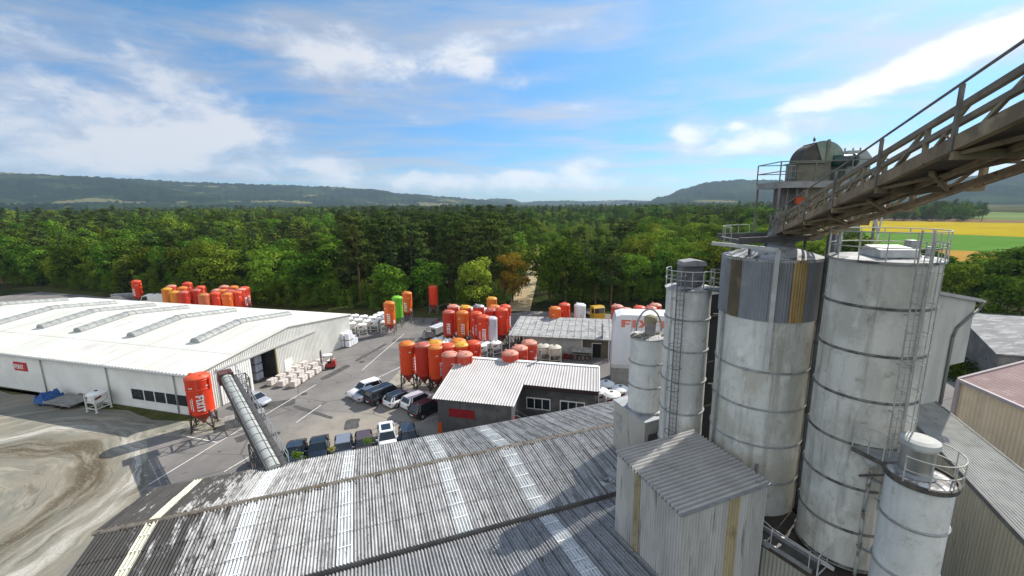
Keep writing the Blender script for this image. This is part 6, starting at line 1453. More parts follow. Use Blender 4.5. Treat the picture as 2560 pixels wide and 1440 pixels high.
def mag(m):
    for a0_, z0_, wd_, hh in ((-.32, 3.55, .62, .62),): m.poly([(SR*1.02*math.cos(a), SR*1.02*math.sin(a), z) for a, z in ((-.45, 3.2), (.22, 3.75), (.22, 4.45), (-.45, 3.9))], True)
part('mag', 'label_card', M('magenta_card', (.50, .02, .12)), mag, w).rotation_euler[2] = math.atan2(-w.location.y, -w.location.x)
G7 = 'silos behind the tarpaulin hall'
for a, b, c, l, t, f in [(1543, 761, 'faded', 'dull pink red silo at the left end behind the tarpaulin hall, lettered', 'down', -.35), (1566, 769, 'faded', 'silo with the whitest top behind the left end of the tarpaulin hall', None, 0),
  (1599, 764, 'red', 'bright red silo in the middle behind the tarpaulin hall', None, 0), (1589, 776, 'red', 'red silo nearest the tarpaulin hall roof, lowest of its group', None, 0),
  (1627, 765, 'deep', 'dark red silo behind the hose loop of the small plant silo', None, 0), (1639, 758, 'faded', 'pale red topped silo highest of those behind the tarpaulin hall', None, 0),
  (1634, 777, 'amber', 'amber topped silo glimpsed through the hose loop', None, 0)]:
    site_silo(a, b, c, l, t, f, G7)
# ------------------------------------------------------------------ white hopper containers
HW = M('container_white', (.70, .69, .66), (.56, .55, .52), 1.5, c3=(.38, .36, .33), s3=2.2, lo3=.6, hi3=.75, rough=.5)
HR = M('container_label', (.16, .02, .02), (.10, .02, .02), 5)
HB = M('container_beige', (.56, .52, .42), (.46, .43, .35), 1.5, rough=.5)
def container(p, label, group, rz=None, mat=HW, lab=True, s=1., round_=True):
    o = thing('hopper_container', label, 'container', (p.x, p.y, 0), rz if rz is not None else rnd.uniform(-.3, .3)+.3, group); o.scale = (s, s, s); k = mat.name
    part('c_vessel', 'vessel', mat, lambda m: (m.lathe([(.82, 1.15), (.86, 1.2), (.86, 1.95), (.82, 2.0)], n=24), m.lathe([(.14, .5), (.82, 1.17)], n=24)), o)
    part('c_lid', 'lid', white_paint if mat is HW else mat, lambda m: m.lathe([(.90, 1.96), (.90, 2.03), (.6, 2.2), (.3, 2.26), (0, 2.27)], n=24), o)
    part('c_cap', 'filler_cap', steel_dark, lambda m: m.lathe([(.17, 2.24), (.17, 2.33), (0, 2.34)], n=12), o)
    for i in range(4):
        part('c_leg', 'leg', mat, lambda m: (m.bar((.72, .72, 0), (.72, .72, 2.0), .12), m.box(.60, .84, .60, .84, 0, .04)), o).rotation_euler[2] = i*math.pi/2
    part('c_frame', 'frame', mat, lambda m: [m.bar((sx*.72, -.72, z), (sx*.72, .72, z), .08) or m.bar((-.72, sx*.72, z), (.72, sx*.72, z), .08) for sx in (-1, 1) for z in (.42, 1.12)], o)
    part('c_outlet', 'outlet', steel, lambda m: (m.lathe([(.14, .3), (.14, .52)], n=10), m.tube((0, 0, .35), (.35, 0, .35), .05, 6)), o)
    if lab: part('c_label', 'label_card', HR, lambda m: (m.solid([(-.62, -.66, 1.45), (-.12, -.885, 1.68), (-.12, -.885, 1.90), (-.62, -.66, 1.67)], [(-.63, -.68, 1.45), (-.13, -.905, 1.68), (-.13, -.905, 1.90), (-.63, -.68, 1.67)]), m.solid([(.66, -.62, 1.45), (.885, -.12, 1.68), (.885, -.12, 1.90), (.66, -.62, 1.67)], [(.68, -.63, 1.45), (.905, -.13, 1.68), (.905, -.13, 1.90), (.68, -.63, 1.67)])), o)
    return o
CL = 'white hopper container on four legs in the cluster behind the warehouse corner'; CG = 'white hopper containers behind the warehouse'
for a, b in [(908, 787), (930, 789.5), (942.5, 784), (952, 779), (871, 793), (894, 795), (917, 798), (936, 798), (954, 792), (878, 804), (904, 807), (858, 801), (962, 800), (886, 785), (964, 784)]:
    container(at(a, b, 2.3), CL, CG)
CL2 = 'white hopper container standing among the silos of the front group'
for i, (a, b) in enumerate([(1094, 843), (1120, 846), (1115, 853), (1203, 858)]): container(at(a, b, 2.3), 'white topped container half hidden behind the front silos', 'half hidden white containers')
container(at(1211, 852, 2.3), 'grimy cream white container right of the front silos with cables hanging', 'free standing containers', .5)
container(at(1240, 852, 2.3), 'clean white container with two dark labels right of the front silos', 'free standing containers', .35)
container(at(1149, 765, 3.2), 'white container top glimpsed between the pink and the yellow topped silos', 'glimpsed containers', s=1.4)
container(at(1181, 766, 3.2), 'white container top glimpsed left of the silvery topped silo', 'glimpsed containers', s=1.4)
container(at(1215, 768, 3.2), 'white container top glimpsed right of the silvery topped silo', 'glimpsed containers', s=1.4)
container(at(1359, 859, 2.75), 'left one of two beige hoppers against the pale plastered wall', 'beige hoppers', .1, HB, False, 1.2)
container(at(1386, 862, 2.75), 'right one of two beige hoppers against the pale plastered wall', 'beige hoppers', .1, HB, False, 1.2)
for i, (a, b, l) in enumerate([(1515, 955, 'rearmost white container right of the workshop'), (1551, 967, 'right one of the white containers beside the tarpaulin hall'), (1529, 981, 'nearest white container beside the workshop gable, with a red label'), (1500, 972, 'white container half behind the workshop verge')]):
    container(at(a, b, 2.5), l, 'containers right of the workshop', s=1.15)
container(V(-51.0, 49.3, 0), 'single white hopper container standing on the gravel in front of the warehouse', 'free standing containers', -.25, s=1.08)
# ------------------------------------------------------------------ pallets of bags
BAG = M('bag_white', (.62, .58, .54), (.52, .47, .44), 3, c3=(.40, .30, .28), s3=6, lo3=.55, hi3=.65)
WRAP = M('shrink_wrap', (.66, .68, .72), (.56, .58, .62), 2, rough=.3)
WOOD = M('pallet_wood', (.26, .19, .12), (.2, .14, .09), 4)
def pallet(p, rz, label, group, h=.75, mat=BAG):
    o = thing('bag_pallet', label, 'pallet', p, rz, group)
    part('p_base', 'base', WOOD, lambda m: ([m.box(-.6, .6, y, y+.12, .1, .14) for y in (-.42, -.22, -.06, .1, .30)], [m.box(x, x+.12, -.42, .42, 0, .1) for x in (-.6, -.06, .48)]), o)
    def bags(m):
        n = int(h/.15); r = random.Random(1)
        for i in range(n):
            for sx in (0, 1):
                d = r.uniform(-.03, .03); x0, x1 = (-.6+d, -.01) if sx == 0 else (.01, .6+d); z = .15+i*h/n
                a = [(x0, -.42+d, z), (x1, -.42+d, z), (x1, .42+d, z), (x0, .42+d, z)]; b = [(x0+.04, -.39+d, z+h/n-.01), (x1-.03, -.39+d, z+h/n-.01), (x1-.03, .39+d, z+h/n-.01), (x0+.04, .39+d, z+h/n-.01)]; m.solid(a, b)
    part('p_bags%.2f' % h, 'bags', mat, bags, o); return o
g0 = at(738, 966); gd = (at(838, 908)-at(742, 966)).normalized(); gn = V(-gd.y, gd.x, 0)
for i in range(6):
    for j in range(3):
        if (j == 2 and i > 4) : continue
        pallet(g0+gd*(i*1.62)+gn*(j*1.75)+V(rnd.uniform(-.1, .1), rnd.uniform(-.1, .1), 0), math.atan2(gd.y, gd.x)+rnd.uniform(-.06, .06), 'pallet of white bags in the rows beside the warehouse gable wall', 'bag pallets beside the gable wall', .75)
for k, (i, j, zz) in enumerate([(0, 0, 0), (1, 0, 0), (2, 0, 0), (0, 0, 1.25), (1, 0, 1.25), (0, 1, 0), (1, 1, 0), (0, 1, 1.25)]):
    p = at(868, 866)+V(.27*1.3, .96*1.3, 0)*i+V(.96, -.27, 0)*(j*1.1-.6); p.z = zz
    pallet(p, WH_A, 'wrapped white pallet in the stack against the rear corner of the warehouse', 'wrapped pallets at the warehouse corner', 1.05, WRAP)
Xw = lambda x, y, z=0: V(-37.0, 47.1, 0)+V(.271, .9625, 0)*x+V(-.9625, .271, 0)*y+V(0, 0, z)
for k, (x, y, zz) in enumerate([(10.6, 2.4, 0), (10.6, 2.4, 1.2), (10.6, 2.4, 2.4), (8.6, 3.2, 0), (9.3, 3.4, 0)]):
    pallet(Xw(x, y, zz), WH_A, 'white wrapped pallet standing in the dark doorway of the warehouse', 'pallets inside the doorway', 1.0, WRAP)
# ------------------------------------------------------------------ cars
def car_paint(nm, c, rough=.25): return M('car_'+nm, c, tuple(x*.9 for x in c), 1.5, rough=rough, spec=.6, coat=.5, metal=.0)
CW, CSIL, CBLK, CGRY, CBRN, CNAVY = car_paint('white', (.78, .78, .77)), car_paint('silver', (.34, .36, .40)), car_paint('black', (.012, .013, .016)), car_paint('grey', (.20, .215, .26)), car_paint('maroon', (.085, .05, .05)), car_paint('navy', (.022, .030, .040))
KIND = {  # L, W, H, belt, hood, windscreen base/top, roof rear, rear base
 'suv': (4.55, 1.86, 1.66, 1.02, .98, 1.05, .35, -1.75, -2.12), 'estate': (4.75, 1.84, 1.48, .93, .86, 1.05, .25, -1.85, -2.25),
 'sedan': (4.7, 1.84, 1.42, .92, .84, 1.0, .2, -.95, -1.75), 'hatch': (4.2, 1.78, 1.48, .93, .88, 1.0, .3, -1.45, -1.95), 'van': (4.9, 1.92, 1.85, 1.05, 1.0, 1.55, .95, -2.1, -2.38)}
REDL = M('tail_lamp', (.30, .012, .015), rough=.2); HEADL = M('head_lamp', (.6, .62, .64), rough=.1)
def car(p, heading, kind, mat, label, group, roofmat=None, sunroof=False, rails=False):
    L, W, H, BZ, HZ, wb, wt, rr_, rb = KIND[kind]; o = thing('parked_car', label, 'car', (p.x, p.y, 0), heading, group); w = W/2; h = L/2
    st = [(-h, .42, BZ*.78, .80), (-h+.10, .30, BZ*.95, .93), (rb, .24, BZ, .985), (rr_, .22, BZ+.02, 1), (0, .22, BZ+.01, 1), (wb, .22, BZ-.01, 1), (h-.75, .24, HZ-.04, .98), (h-.22, .28, HZ-.16, .90), (h, .40, HZ-.34, .74)]
    def body(m):
        R = []
        for x, z0, z1, k in st:
            a = w*k; d = z1-z0; pts = [(a*.86, z0), (a*.98, z0+.16*d), (a, z0+.45*d), (a*.985, z0+.75*d), (a*.93, z1-.03), (a*.80, z1+.015)]
            R.append([(x, y, z) for y, z in pts]+[(x, -y, z) for y, z in reversed(pts)])
        b = len(m.v)
        for r in R: m.v += r
        n = 12
        for i in range(len(R)-1):
            for j in range(n):
                a, c = b+i*n+j, b+i*n+(j+1) % n; m.f.append((a, a+n, c+n, c)); m.sm.append(True)
        m.f.append(tuple(b+j for j in range(n))); m.sm.append(False); k = b+(len(R)-1)*n; m.f.append(tuple(k+j for j in reversed(range(n)))); m.sm.append(False)
    part('body'+kind, 'body', mat, body, o)
    yb, yt, zb, zt = w*.93, w*.74, BZ-.02, H-.06
    c_ = dict(wbl=(wb, yb, zb), wbr=(wb, -yb, zb), wtl=(wt, yt, zt), wtr=(wt, -yt, zt), rtl=(rr_, yt, zt-.03), rtr=(rr_, -yt, zt-.03), rbl=(rb, yb*.97, zb), rbr=(rb, -yb*.97, zb))
    g = lambda *k: [c_[i] for i in k]
    part('ws'+kind, 'windscreen', glass, lambda m: m.poly(g('wbr', 'wbl', 'wtl', 'wtr')), o)
    part('rw'+kind, 'rear_window', glass, lambda m: m.poly(g('rbl', 'rbr', 'rtr', 'rtl')), o)
    part('swl'+kind, 'side_window', glass, lambda m: m.poly(g('wbl', 'rbl', 'rtl', 'wtl')), o)
    part('swr'+kind, 'side_window', glass, lambda m: m.poly(g('rbr', 'wbr', 'wtr', 'rtr')), o)
    def roof(m):
        a = [(wt+.06, yt+.015, zt-.01), (wt+.06, -yt-.015, zt-.01), (rr_-.10, -yt-.015, zt-.04), (rr_-.10, yt+.015, zt-.04)]; m.solid(a, [(x*1.0-(.05 if x > 0 else -.05), y*.93, z+.075) for x, y, z in a])
    part('roof'+kind+str(rails), 'roof', roofmat or mat, roof, o)
    for s in (1, -1):
        Y = lambda t: (t[0], t[1]*s*1.012, t[2]); bx = (wt+rr_)/2+.1
        for a, b, t, t2 in ((Y(c_['wbl']), Y(c_['wtl']), .085, .06), (Y(c_['rbl']), Y(c_['rtl']), .14, .1), ((bx, yb*s, zb), (bx, yt*s*1.01, zt), .09, .05), ((rr_, yb*s*.99, zb), (rr_+.25, yt*s*1.01, zt-.02), .16, .05)):
            part('pillar%s%d%.2f' % (kind, s, t), 'pillar', mat, lambda m: m.bar(a, b, t, t2), o)
    for sx, x in ((1, h-.88), (-1, -h+.86)):
        for s in (1, -1):
            wh_ = part('wheel', 'wheel', rubber, lambda m: m.tube((0, -.11, 0), (0, .11, 0), .335, 20), o, (x, s*(w-.10), .335)); wh_.rotation_euler[2] = 0 if s > 0 else math.pi
            part('rim', 'rim', M('rim', (.42, .42, .43), rough=.3, metal=.7), lambda m: (m.tube((0, .10, 0), (0, .122, 0), .20, 14), [m.bar((0, .118, 0), (.24*math.cos(k*1.2566), .118, .24*math.sin(k*1.2566)), .05, .02) for k in range(5)]), wh_)
    for s in (1, -1):
        part('hl'+kind, 'headlight', HEADL, lambda m: m.solid([(h-.20, -.16, HZ-.30), (h-.04, -.16, HZ-.32), (h-.10, .16, HZ-.32), (h-.35, .16, HZ-.28)], [(h-.28, -.16, HZ-.16), (h-.18, -.16, HZ-.17), (h-.24, .16, HZ-.16), (h-.40, .16, HZ-.14)]), o, (0, s*(w-.33), 0)).scale = (1, s, 1)
        part('tl'+kind, 'tail_light', REDL, lambda m: m.box(-h-.012, -h+.16, -.11, .11, BZ*.70, BZ*.88), o, (0, s*(w*.80), 0))
        part('mir', 'mirror', mat, lambda m: m.box(-.08, .06, -.10, .10, 0, .14), o, (wb-.25, s*(w+.06), BZ))
    part('plate'+kind, 'number_plate', white_paint, lambda m: m.box(-h-.02, -h+.02, -.26, .26, .56, .67), o)
    if sunroof: part('sun'+kind, 'sunroof', glass, lambda m: m.box(rr_+.55, wt-.3, -yt*.66, yt*.66, zt+.07, zt+.085), o)
    if rails: part('rails'+kind, 'roof_rail', M('rail_bright', (.55, .55, .55), rough=.3, metal=.5), lambda m: [m.bar((rr_+.1, s*yt*.92, zt+.10), (wt-.15, s*yt*.92, zt+.11), .05, .05) for s in (1, -1)], o)
    return o
GA, GB = 'cars parked beside the silos', 'cars parked along the shed eave'
H1 = rad(50)
car(at(914, 975, .5), H1+math.pi, 'suv', CW, 'white SUV at the left end of its row, nose towards the camera', GA)
car(at(930, 983, .5), H1+.02, 'sedan', CSIL, 'silver grey saloon tucked between the white SUV and the black van', GA)
car(at(961, 985, .7), H1, 'van', CBLK, 'tall black people carrier with bright roof rails', GA, rails=True)
car(at(1006, 995, .5), H1, 'estate', CW, 'white estate car with a black roof and roof rails', GA, CBLK, rails=True)
car(at(1048, 1002, .5), H1, 'suv', CW, 'white hatchback SUV with a silver roof between the estate and the black car', GA, car_paint('silver_roof', (.50, .50, .54)))
car(at(1068, 1022, .5), H1, 'suv', CBLK, 'glossy black SUV close to the workshop wall', GA)
HN = rad(-70.5)
for px_, py_, kd, mt, lb, sr, flip in [(735, 1124, 'sedan', CNAVY, 'dark green black saloon right beside the conveyor foot', False, 0), (794, 1113, 'sedan', CBLK, 'black saloon second from the conveyor along the shed eave', False, 0),
   (857, 1113, 'hatch', CGRY, 'small slate grey hatchback in the middle of the eave row', False, 0), (909, 1103, 'hatch', CBRN, 'maroon brown car left of the white one along the eave', False, 0),
   (967, 1088, 'suv', CW, 'white car with a black sunroof along the shed eave', True, 0), (1021, 1084, 'hatch', CNAVY, 'dark navy car at the right end of the eave row', False, 0)]:
    p = at(px_, py_, 1.2); car(p+V(-.334, .943, 0)*.35, HN, kd, mt, lb, GB, sunroof=sr)
car(at(655, 1150, .9), HN, 'hatch', CNAVY, 'dark car half hidden under the conveyor trestle', GB)
car(at(637, 1003, .4), rad(-20), 'hatch', CSIL, 'silver car partly hidden behind the conveyor near the sliding door', 'single cars')
# ------------------------------------------------------------------ other vehicles
def wheels(o, pts, r=.3, w=.2):
    for x, y in pts: part('w%.2f' % r, 'wheel', rubber, lambda m: m.tube((0, -w/2, 0), (0, w/2, 0), r, 16), o, (x, y, r))
p = at(818, 921); o = thing('forklift', 'red and white forklift truck beside the rows of bag pallets', 'forklift', (p.x, p.y, 0), rad(195))
m = MB(); m.solid([(-1.3, -.55, .35), (.5, -.55, .3), (.5, .55, .3), (-1.3, .55, .35)], [(-1.25, -.5, 1.0), (.45, -.5, .75), (.45, .5, .75), (-1.25, .5, 1.0)]); m.build('body', M('fork_red', (.36, .03, .03), (.28, .03, .03), 2, rough=.4), o)
m = MB(); m.solid([(-1.35, -.5, .4), (-.75, -.5, .4), (-.75, .5, .4), (-1.35, .5, .4)], [(-1.2, -.45, 1.25), (-.7, -.45, 1.2), (-.7, .45, 1.2), (-1.2, .45, 1.25)]); m.build('counterweight', MATS['fork_red'], o)
m = MB()
for x, y in ((.45, -.5), (.45, .5), (-.9, -.45), (-.9, .45)): m.bar((x, y, .9), (x*.8, y*.9, 2.1), .07)
m.build('cab_frame', steel_dark, o); m = MB(); m.solid([(-.85, -.5, 2.1), (.45, -.5, 2.1), (.45, .5, 2.1), (-.85, .5, 2.1)], [(-.8, -.46, 2.18), (.4, -.46, 2.18), (.4, .46, 2.18), (-.8, .46, 2.18)]); m.build('cab_roof', white_paint, o)
m = MB()
for y in (-.32, .32): m.bar((.75, y, .1), (.72, y, 2.9), .12, .1)
for z in (.5, 1.5, 2.8): m.bar((.74, -.32, z), (.74, .32, z), .08)
m.build('mast', steel_dark, o)
for y in (-.25, .25): m = MB(); m.bar((.8, y, .12), (1.9, y, .1), .1, .05); m.bar((.8, y, .12), (.8, y, .8), .1, .06); m.build('fork', steel_dark, o)
m = MB(); m.box(-.6, -.15, -.25, .25, .9, 1.05); m.box(-.65, -.55, -.25, .25, 1.05, 1.5); m.build('seat', black, o); wheels(o, ((.35, -.5), (.35, .5), (-.95, -.42), (-.95, .42)))
p = at(165, 1012); o = thing('flatbed_trailer', 'low grey flatbed trailer with a blue tarpaulin covered front end by the warehouse', 'trailer', (p.x, p.y, 0), rad(165))
m = MB(); m.box(-2.9, 1.9, -1.15, 1.15, .62, .76); m.box(-2.95, 1.9, -1.2, -1.15, .55, .85); m.box(-2.95, 1.9, 1.15, 1.2, .55, .85); m.build('bed', M('bed_grey', (.27, .26, .24), (.20, .195, .18), 1.2, c3=(.13, .12, .11), s3=2), o)
r_ = random.Random(5); m = MB(); n1, n2 = 14, 9
for i in range(n1+1):
    for j in range(n2+1):
        x = 1.6+2.3*i/n1; y = -1.15+2.3*j/n2; e = min(i, n1-i, j, n2-j); m.v.append((x+(.0 if e else r_.uniform(-.12, .12)), y, .35 if e == 0 else 1.05+.22*math.sin(i*.9+j)+r_.uniform(-.1, .12)+(.25 if 4 < i < 10 else 0)))
for i in range(n1):
    for j in range(n2): a = i*(n2+1)+j; m.f.append((a, a+n2+1, a+n2+2, a+1)); m.sm.append(False)
m.build('tarpaulin', M('blue_tarp', (.025, .10, .30), (.02, .07, .22), 2, rough=.5), o)
wheels(o, ((-1.0, -.95), (-1.0, .95), (0, -.95), (0, .95), (2.9, -.9), (2.9, .9)), .33)
p = at(206, 1000); o = thing('scrap_heap', 'small heap of grey scrap between the trailer and the white container', 'scrap heap', (p.x, p.y, 0)); m = MB()
for i in range(14): a = V(r_.uniform(-.8, .8), r_.uniform(-.4, .4), r_.uniform(.1, .6)); m.solid([a+V(-.2, -.15, -.3), a+V(.25, -.1, -.3), a+V(.2, .2, -.3), a+V(-.15, .2, -.3)], [a+V(-.1, -.1, .2), a+V(.2, -.1, .12), a+V(.1, .15, .25), a+V(-.1, .1, .15)])
m.build('scrap', M('scrap_grey', (.2, .2, .19), (.1, .09, .08), 4), o)
# van, skip and gravel heap behind the warehouse
def big_van(p, rz, mat, label, L=5.6, H=2.5):
    o = thing('panel_van', label, 'van', p, rz)
    m = MB(); pr = [(-L/2, .35), (-L/2, H-.15), (-L/2+.2, H), (L/2-1.9, H), (L/2-1.3, H-.25), (L/2-.75, 1.35), (L/2-.1, 1.1), (L/2, .8), (L/2, .35)]; m.solid([(x, -1., z) for x, z in pr], [(x, 1., z) for x, z in pr]); m.build('body', mat, o)
    m = MB(); m.poly([(L/2-1.27, -.85, H-.3), (L/2-.78, -.85, 1.42), (L/2-.78, .85, 1.42), (L/2-1.27, .85, H-.3)]); m.build('windscreen', glass, o)
    for s in (-1, 1):
        m = MB(); m.poly([(L/2-2.3, s*1.01, 1.4), (L/2-.9, s*1.01, 1.4), (L/2-1.4, s*1.01, H-.35), (L/2-2.3, s*1.01, H-.35)]); m.build('side_window', glass, o)
    m = MB(); m.box(-L/2+.8, -L/2+1.6, -.6, .6, H, H+.12); m.box(-L/2+2.2, -L/2+2.9, -.4, .4, H, H+.1); m.build('roof_vent', steel_dark, o)
    wheels(o, ((L/2-1.0, -.9), (L/2-1.0, .9), (-L/2+1.1, -.9), (-L/2+1.1, .9)), .34); return o
p = at(383, 752, 1.0); big_van(V(p.x, p.y, 0), rad(200), white_paint, 'white camper van behind the warehouse roof between two groups of red silos', 6.2, 2.8)
p = at(288, 752, .5); o = thing('gravel_heap', 'dark grey gravel heap behind the left end of the warehouse', 'heap', (p.x, p.y, 0)); m = MB()
m.v.append((0, 0, 1.9)); n_ = 26
for k in range(1, 6):
    for i in range(n_): a = 6.2832*i/n_; rr_ = k*1.0*(1+.18*math.sin(a*3+k)); m.v.append((rr_*1.5*math.cos(a), rr_*math.sin(a), max(-.05, 1.9-k*.42+r_.uniform(-.07, .07))))
for i in range(n_): m.f.append((0, 1+i, 1+(i+1) % n_)); m.sm.append(True)
for k in range(4):
    for i in range(n_): a, b = 1+k*n_+i, 1+k*n_+(i+1) % n_; m.f.append((a, a+n_, b+n_, b)); m.sm.append(True)
m.build('mound', M('dark_gravel', (.10, .10, .10), (.15, .145, .14), 3, bump=.5, bscale=6), o)
p = at(312, 742, .5); o = thing('skip_container', 'light grey steel skip beside the gravel heap behind the warehouse', 'skip', (p.x, p.y, 0), .2); m = MB()
m.solid([(-2.2, -.9, 0), (2.2, -.9, 0), (2.2, .9, 0), (-2.2, .9, 0)], [(-2.8, -1.1, 1.4), (2.8, -1.1, 1.4), (2.8, 1.1, 1.4), (-2.8, 1.1, 1.4)]); m.build('body', M('skip_grey', (.36, .36, .36), (.26, .26, .26), 1), o)
m = MB(); [m.bar((x, s*1.0, .1), (x*1.2, s*1.16, 1.4), .1) for x in (-1.5, 0, 1.5) for s in (-1, 1)]; m.build('rib', steel, o)
# yellow lorry and the machinery left of the middle silos
p = at(1493, 790, 1.0); o = thing('lorry', 'yellow lorry cab behind the machine shed roof at the edge of the wood', 'lorry', (p.x, p.y, 0), rad(-75)); YL = M('lorry_yellow', (.55, .33, .02), (.46, .27, .02), 1.5, rough=.4)
m = MB(); pr = [(-1., .5), (-1., 3.1), (.5, 3.25), (1.0, 2.9), (1.15, 1.8), (1.2, .5)]; m.solid([(x, -1.2, z) for x, z in pr], [(x, 1.2, z) for x, z in pr]); m.build('cab', YL, o)
m = MB(); m.poly([(1.02, -1.05, 2.85), (1.17, -1.05, 1.85), (1.17, 1.05, 1.85), (1.02, 1.05, 2.85)]); m.build('windscreen', glass, o)
for s in (-1, 1):
    m = MB(); m.poly([(-.2, s*1.21, 1.8), (.9, s*1.21, 1.8), (.8, s*1.21, 2.7), (-.2, s*1.21, 2.7)]); m.build('side_window', glass, o)
    m = MB(); m.box(1.0, 1.1, s*1.45-.12, s*1.45+.12, 1.9, 2.6); m.bar((.9, s*1.15, 2.6), (1.05, s*1.45, 2.5), .05); m.build('mirror', black, o)
m = MB(); m.box(-6.5, -1.1, -1.2, 1.2, .9, 1.15); m.box(-6.4, -1.1, -.5, .5, .6, .9); m.build('load_bed', steel_dark, o); wheels(o, ((.3, -1), (.3, 1), (-4.2, -1), (-4.2, 1), (-5.4, -1), (-5.4, 1)), .48)
p = at(1072, 848); o = thing('mortar_pump', 'grey trailer mounted mortar pump left of the middle silos', 'pump', (p.x, p.y, 0), rad(35)); m = MB()
m.solid([(-1.1, -.6, .45), (1.1, -.6, .45), (1.1, .6, .45), (-1.1, .6, .45)], [(-.9, -.5, 1.35), (.9, -.5, 1.25), (.9, .5, 1.25), (-.9, .5, 1.35)]); m.build('body', steel, o)
m = MB(); m.tube((-.9, -.4, 1.5), (.3, -.4, 1.5), .22, 14); m.tube((-.7, .3, 1.5), (.5, .3, 1.5), .25, 14); m.lathe([(.12, 1.2), (.5, 1.75), (.5, 1.82)], (.7, 0, 0), 16); m.build('hopper', MATS['bed_grey'], o); wheels(o, ((-.2, -.65), (-.2, .65)), .3); m = MB(); m.bar((1.1, 0, .45), (2.2, 0, .4), .1); m.build('drawbar', steel_dark, o)
p = at(1096, 836); o = thing('tipper_trailer', 'silver tipper trailer heaped with white packages beside the middle silos', 'trailer', (p.x, p.y, 0), rad(62)); m = MB()
for a in ((-2.2, 2.2, -1.1, -1.0), (-2.2, 2.2, 1.0, 1.1), (-2.2, -2.1, -1, 1), (2.1, 2.2, -1, 1)): m.box(a[0], a[1], a[2], a[3], .7, 1.75)
m.box(-2.2, 2.2, -1.1, 1.1, .6, .7); m.build('body', steel, o); m = MB()
for x in (-1.5, -.3, .9):
    for y in (-.5, .45): m.box(x, x+1.0, y-.42, y+.42, .72, 1.9+.15*math.sin(x*5+y))
m.build('package', WRAP, o); wheels(o, ((-.5, -.95), (-.5, .95), (.5, -.95), (.5, .95)), .33)
p = at(1102, 806, .8); car(V(p.x, p.y, 0), rad(70), 'estate', CBLK, 'black car half hidden behind the left silo of the middle group', 'single cars')
# weeds in the shed eave, orange board, marker post, shrub
def weed(px_, py_, z, label, c, seed, s=.6, flower=None):
    p = at(px_, py_, z); o = thing('weed', label, 'plant', (p.x, p.y, z), 0, 'weeds on the shed eave'); rg = np.random.default_rng(seed); n = 170
    C = rg.normal(size=(n, 3))*np.array([.38, .25, .30])*s+np.array([0, 0, .5*s]); C[:, 2] = np.abs(C[:, 2]); link('foliage', quads_mesh('foliage', C, rg.normal(size=(n, 3))+np.array([0, 0, .8]), .085*s/.6, rg, c), o)
    m = MB()
    for i in range(7): m.tube((0, 0, -.05), (rg.normal()*.25*s, rg.normal()*.15*s, .7*s), .012, 4)
    m.build('stem', M('weed_stem', (.08, .11, .03)), o)
WG = leaf_mat('weed_green', (.10, .22, .02), (.16, .28, .04), .1, .4); WY = leaf_mat('weed_yellow', (.42, .34, .10), (.55, .45, .2), .1, .4)
weed(742, 1146, 4.7, 'bright green weed sprouting from the shed eave beside the conveyor', WG, 1, .6)
weed(920, 1108, 4.7, 'small green weed sprouting from the eave below the maroon car', WG, 2, .45)
weed(830, 1128, 4.6, 'yellow flowering weed on the eave left of the slate grey car', WY, 3, .38)
p = at(1100, 1083, .8); o = thing('barrier_board', 'orange barrier board standing beyond the shed eave by the workshop wall', 'board', (p.x, p.y, 0), .5); m = MB(); m.box(-.2, .2, -.04, .04, .15, 2.0); m.build('panel', M('signal_orange', (.55, .09, .015), rough=.5), o); m = MB(); m.box(-.3, .3, -.3, .3, 0, .12); m.bar((.0, 0.06, .1), (.0, .06, 1.8), .05); m.build('foot', steel_dark, o)
p = at(88, 712); o = thing('marker_post', 'small white marker post at the edge of the wood far left', 'post', (p.x, p.y, rise(p.x, p.y))); m = MB(); m.box(-.06, .06, -.05, .05, 0, 1.0); m.box(-.35, .35, -.07, -.05, .9, 1.9); m.build('post', white_paint, o)
def shrub(p, label, s, seed, mat=LEAF):
    o = thing('shrub', label, 'shrub', p, 0, 'shrubs at the right edge'); rg = np.random.default_rng(seed); n = 900
    d = rg.normal(size=(n, 3)); d /= np.linalg.norm(d, axis=1, keepdims=True); d[:, 2] = np.abs(d[:, 2]); rr2 = rg.uniform(.6, 1.05, n)[:, None]; link('foliage', quads_mesh('foliage', d*rr2*np.array([s*1.3, s, s]), d+rg.normal(size=(n, 3))*.5, .13*s/1.5, rg, mat), o); m = MB()
    for i in range(6): a = i*1.05; m.tube((0, 0, 0), (math.cos(a)*s*.6, math.sin(a)*s*.5, s*.7), .03, 4)
    m.build('stem', BARK, o)
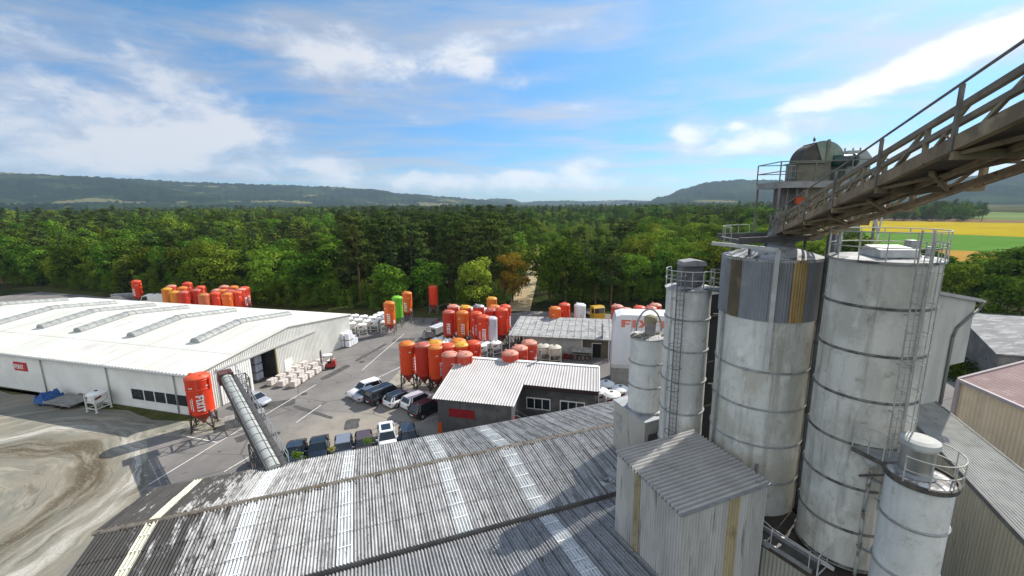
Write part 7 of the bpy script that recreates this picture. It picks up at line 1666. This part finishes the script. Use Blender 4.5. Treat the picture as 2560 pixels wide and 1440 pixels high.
q = at(2405, 925, 1.0); shrub(V(q.x, q.y, 0), 'dark bush below the overhanging sheeted block', 2.6, 5); shrub(V(q.x+4, q.y+2.5, 0), 'dark bush against the gable of the grey roofed barn', 2.2, 6)
# far houses at the foot of the hills
def far_house(az, d, w, h, c, r, label):
    a = rad(az); o = thing('far_house', label, 'house', (d*math.sin(a), d*math.cos(a), 2), -a+.2, 'houses at the foot of the hills'); m = MB(); m.box(-w/2, w/2, -5, 5, 0, h); m.build('wall', M('far_wall_%d' % c, (.55, .53, .48) if c else (.40, .36, .32)), o)
    m = MB(); m.solid([(-w/2-.5, -5.5, h), (w/2+.5, -5.5, h), (w/2+.5, 5.5, h), (-w/2-.5, 5.5, h)], [(-w/2, -.2, h+4), (w/2, -.2, h+4), (w/2, .2, h+4), (-w/2, .2, h+4)]); m.build('roof', M('far_roof_%d' % r, (.28, .08, .05) if r else (.2, .16, .14)), o)
far_house(-34.5, 1350, 60, 14, 0, 1, 'long red roofed farm building beyond the wood on the left'); far_house(-31, 1400, 26, 15, 1, 1, 'smaller red roofed house right of the long farm building')
far_house(-28.5, 1380, 30, 14, 1, 0, 'pale house with a brown roof beyond the wood'); far_house(-12, 1450, 30, 16, 1, 0, 'pale far house below the low end of the left hills'); far_house(-20, 1450, 22, 15, 1, 1, 'far red roofed house among the trees below the hills')
# ------------------------------------------------------------------ summer haze
m = MB(); m.box(-7000, 7000, -60, 7000, -3, 420)
hzm = bpy.data.materials.new('haze_air'); hzm.use_nodes = True; t = NT(hzm.node_tree); t.n.clear()
vo = t.node('ShaderNodeVolumePrincipled'); vo.inputs['Color'].default_value = (.62, .80, 1, 1); vo.inputs['Density'].default_value = 6.5e-5; vo.inputs['Anisotropy'].default_value = .2
ou_ = t.node('ShaderNodeOutputMaterial'); t.l.new(vo.outputs[0], ou_.inputs['Volume'])
hz_ = m.build('haze', hzm); hz_["kind"] = 'stuff'; hz_["label"] = 'thin blue summer haze over the whole valley'; hz_["category"] = 'haze'
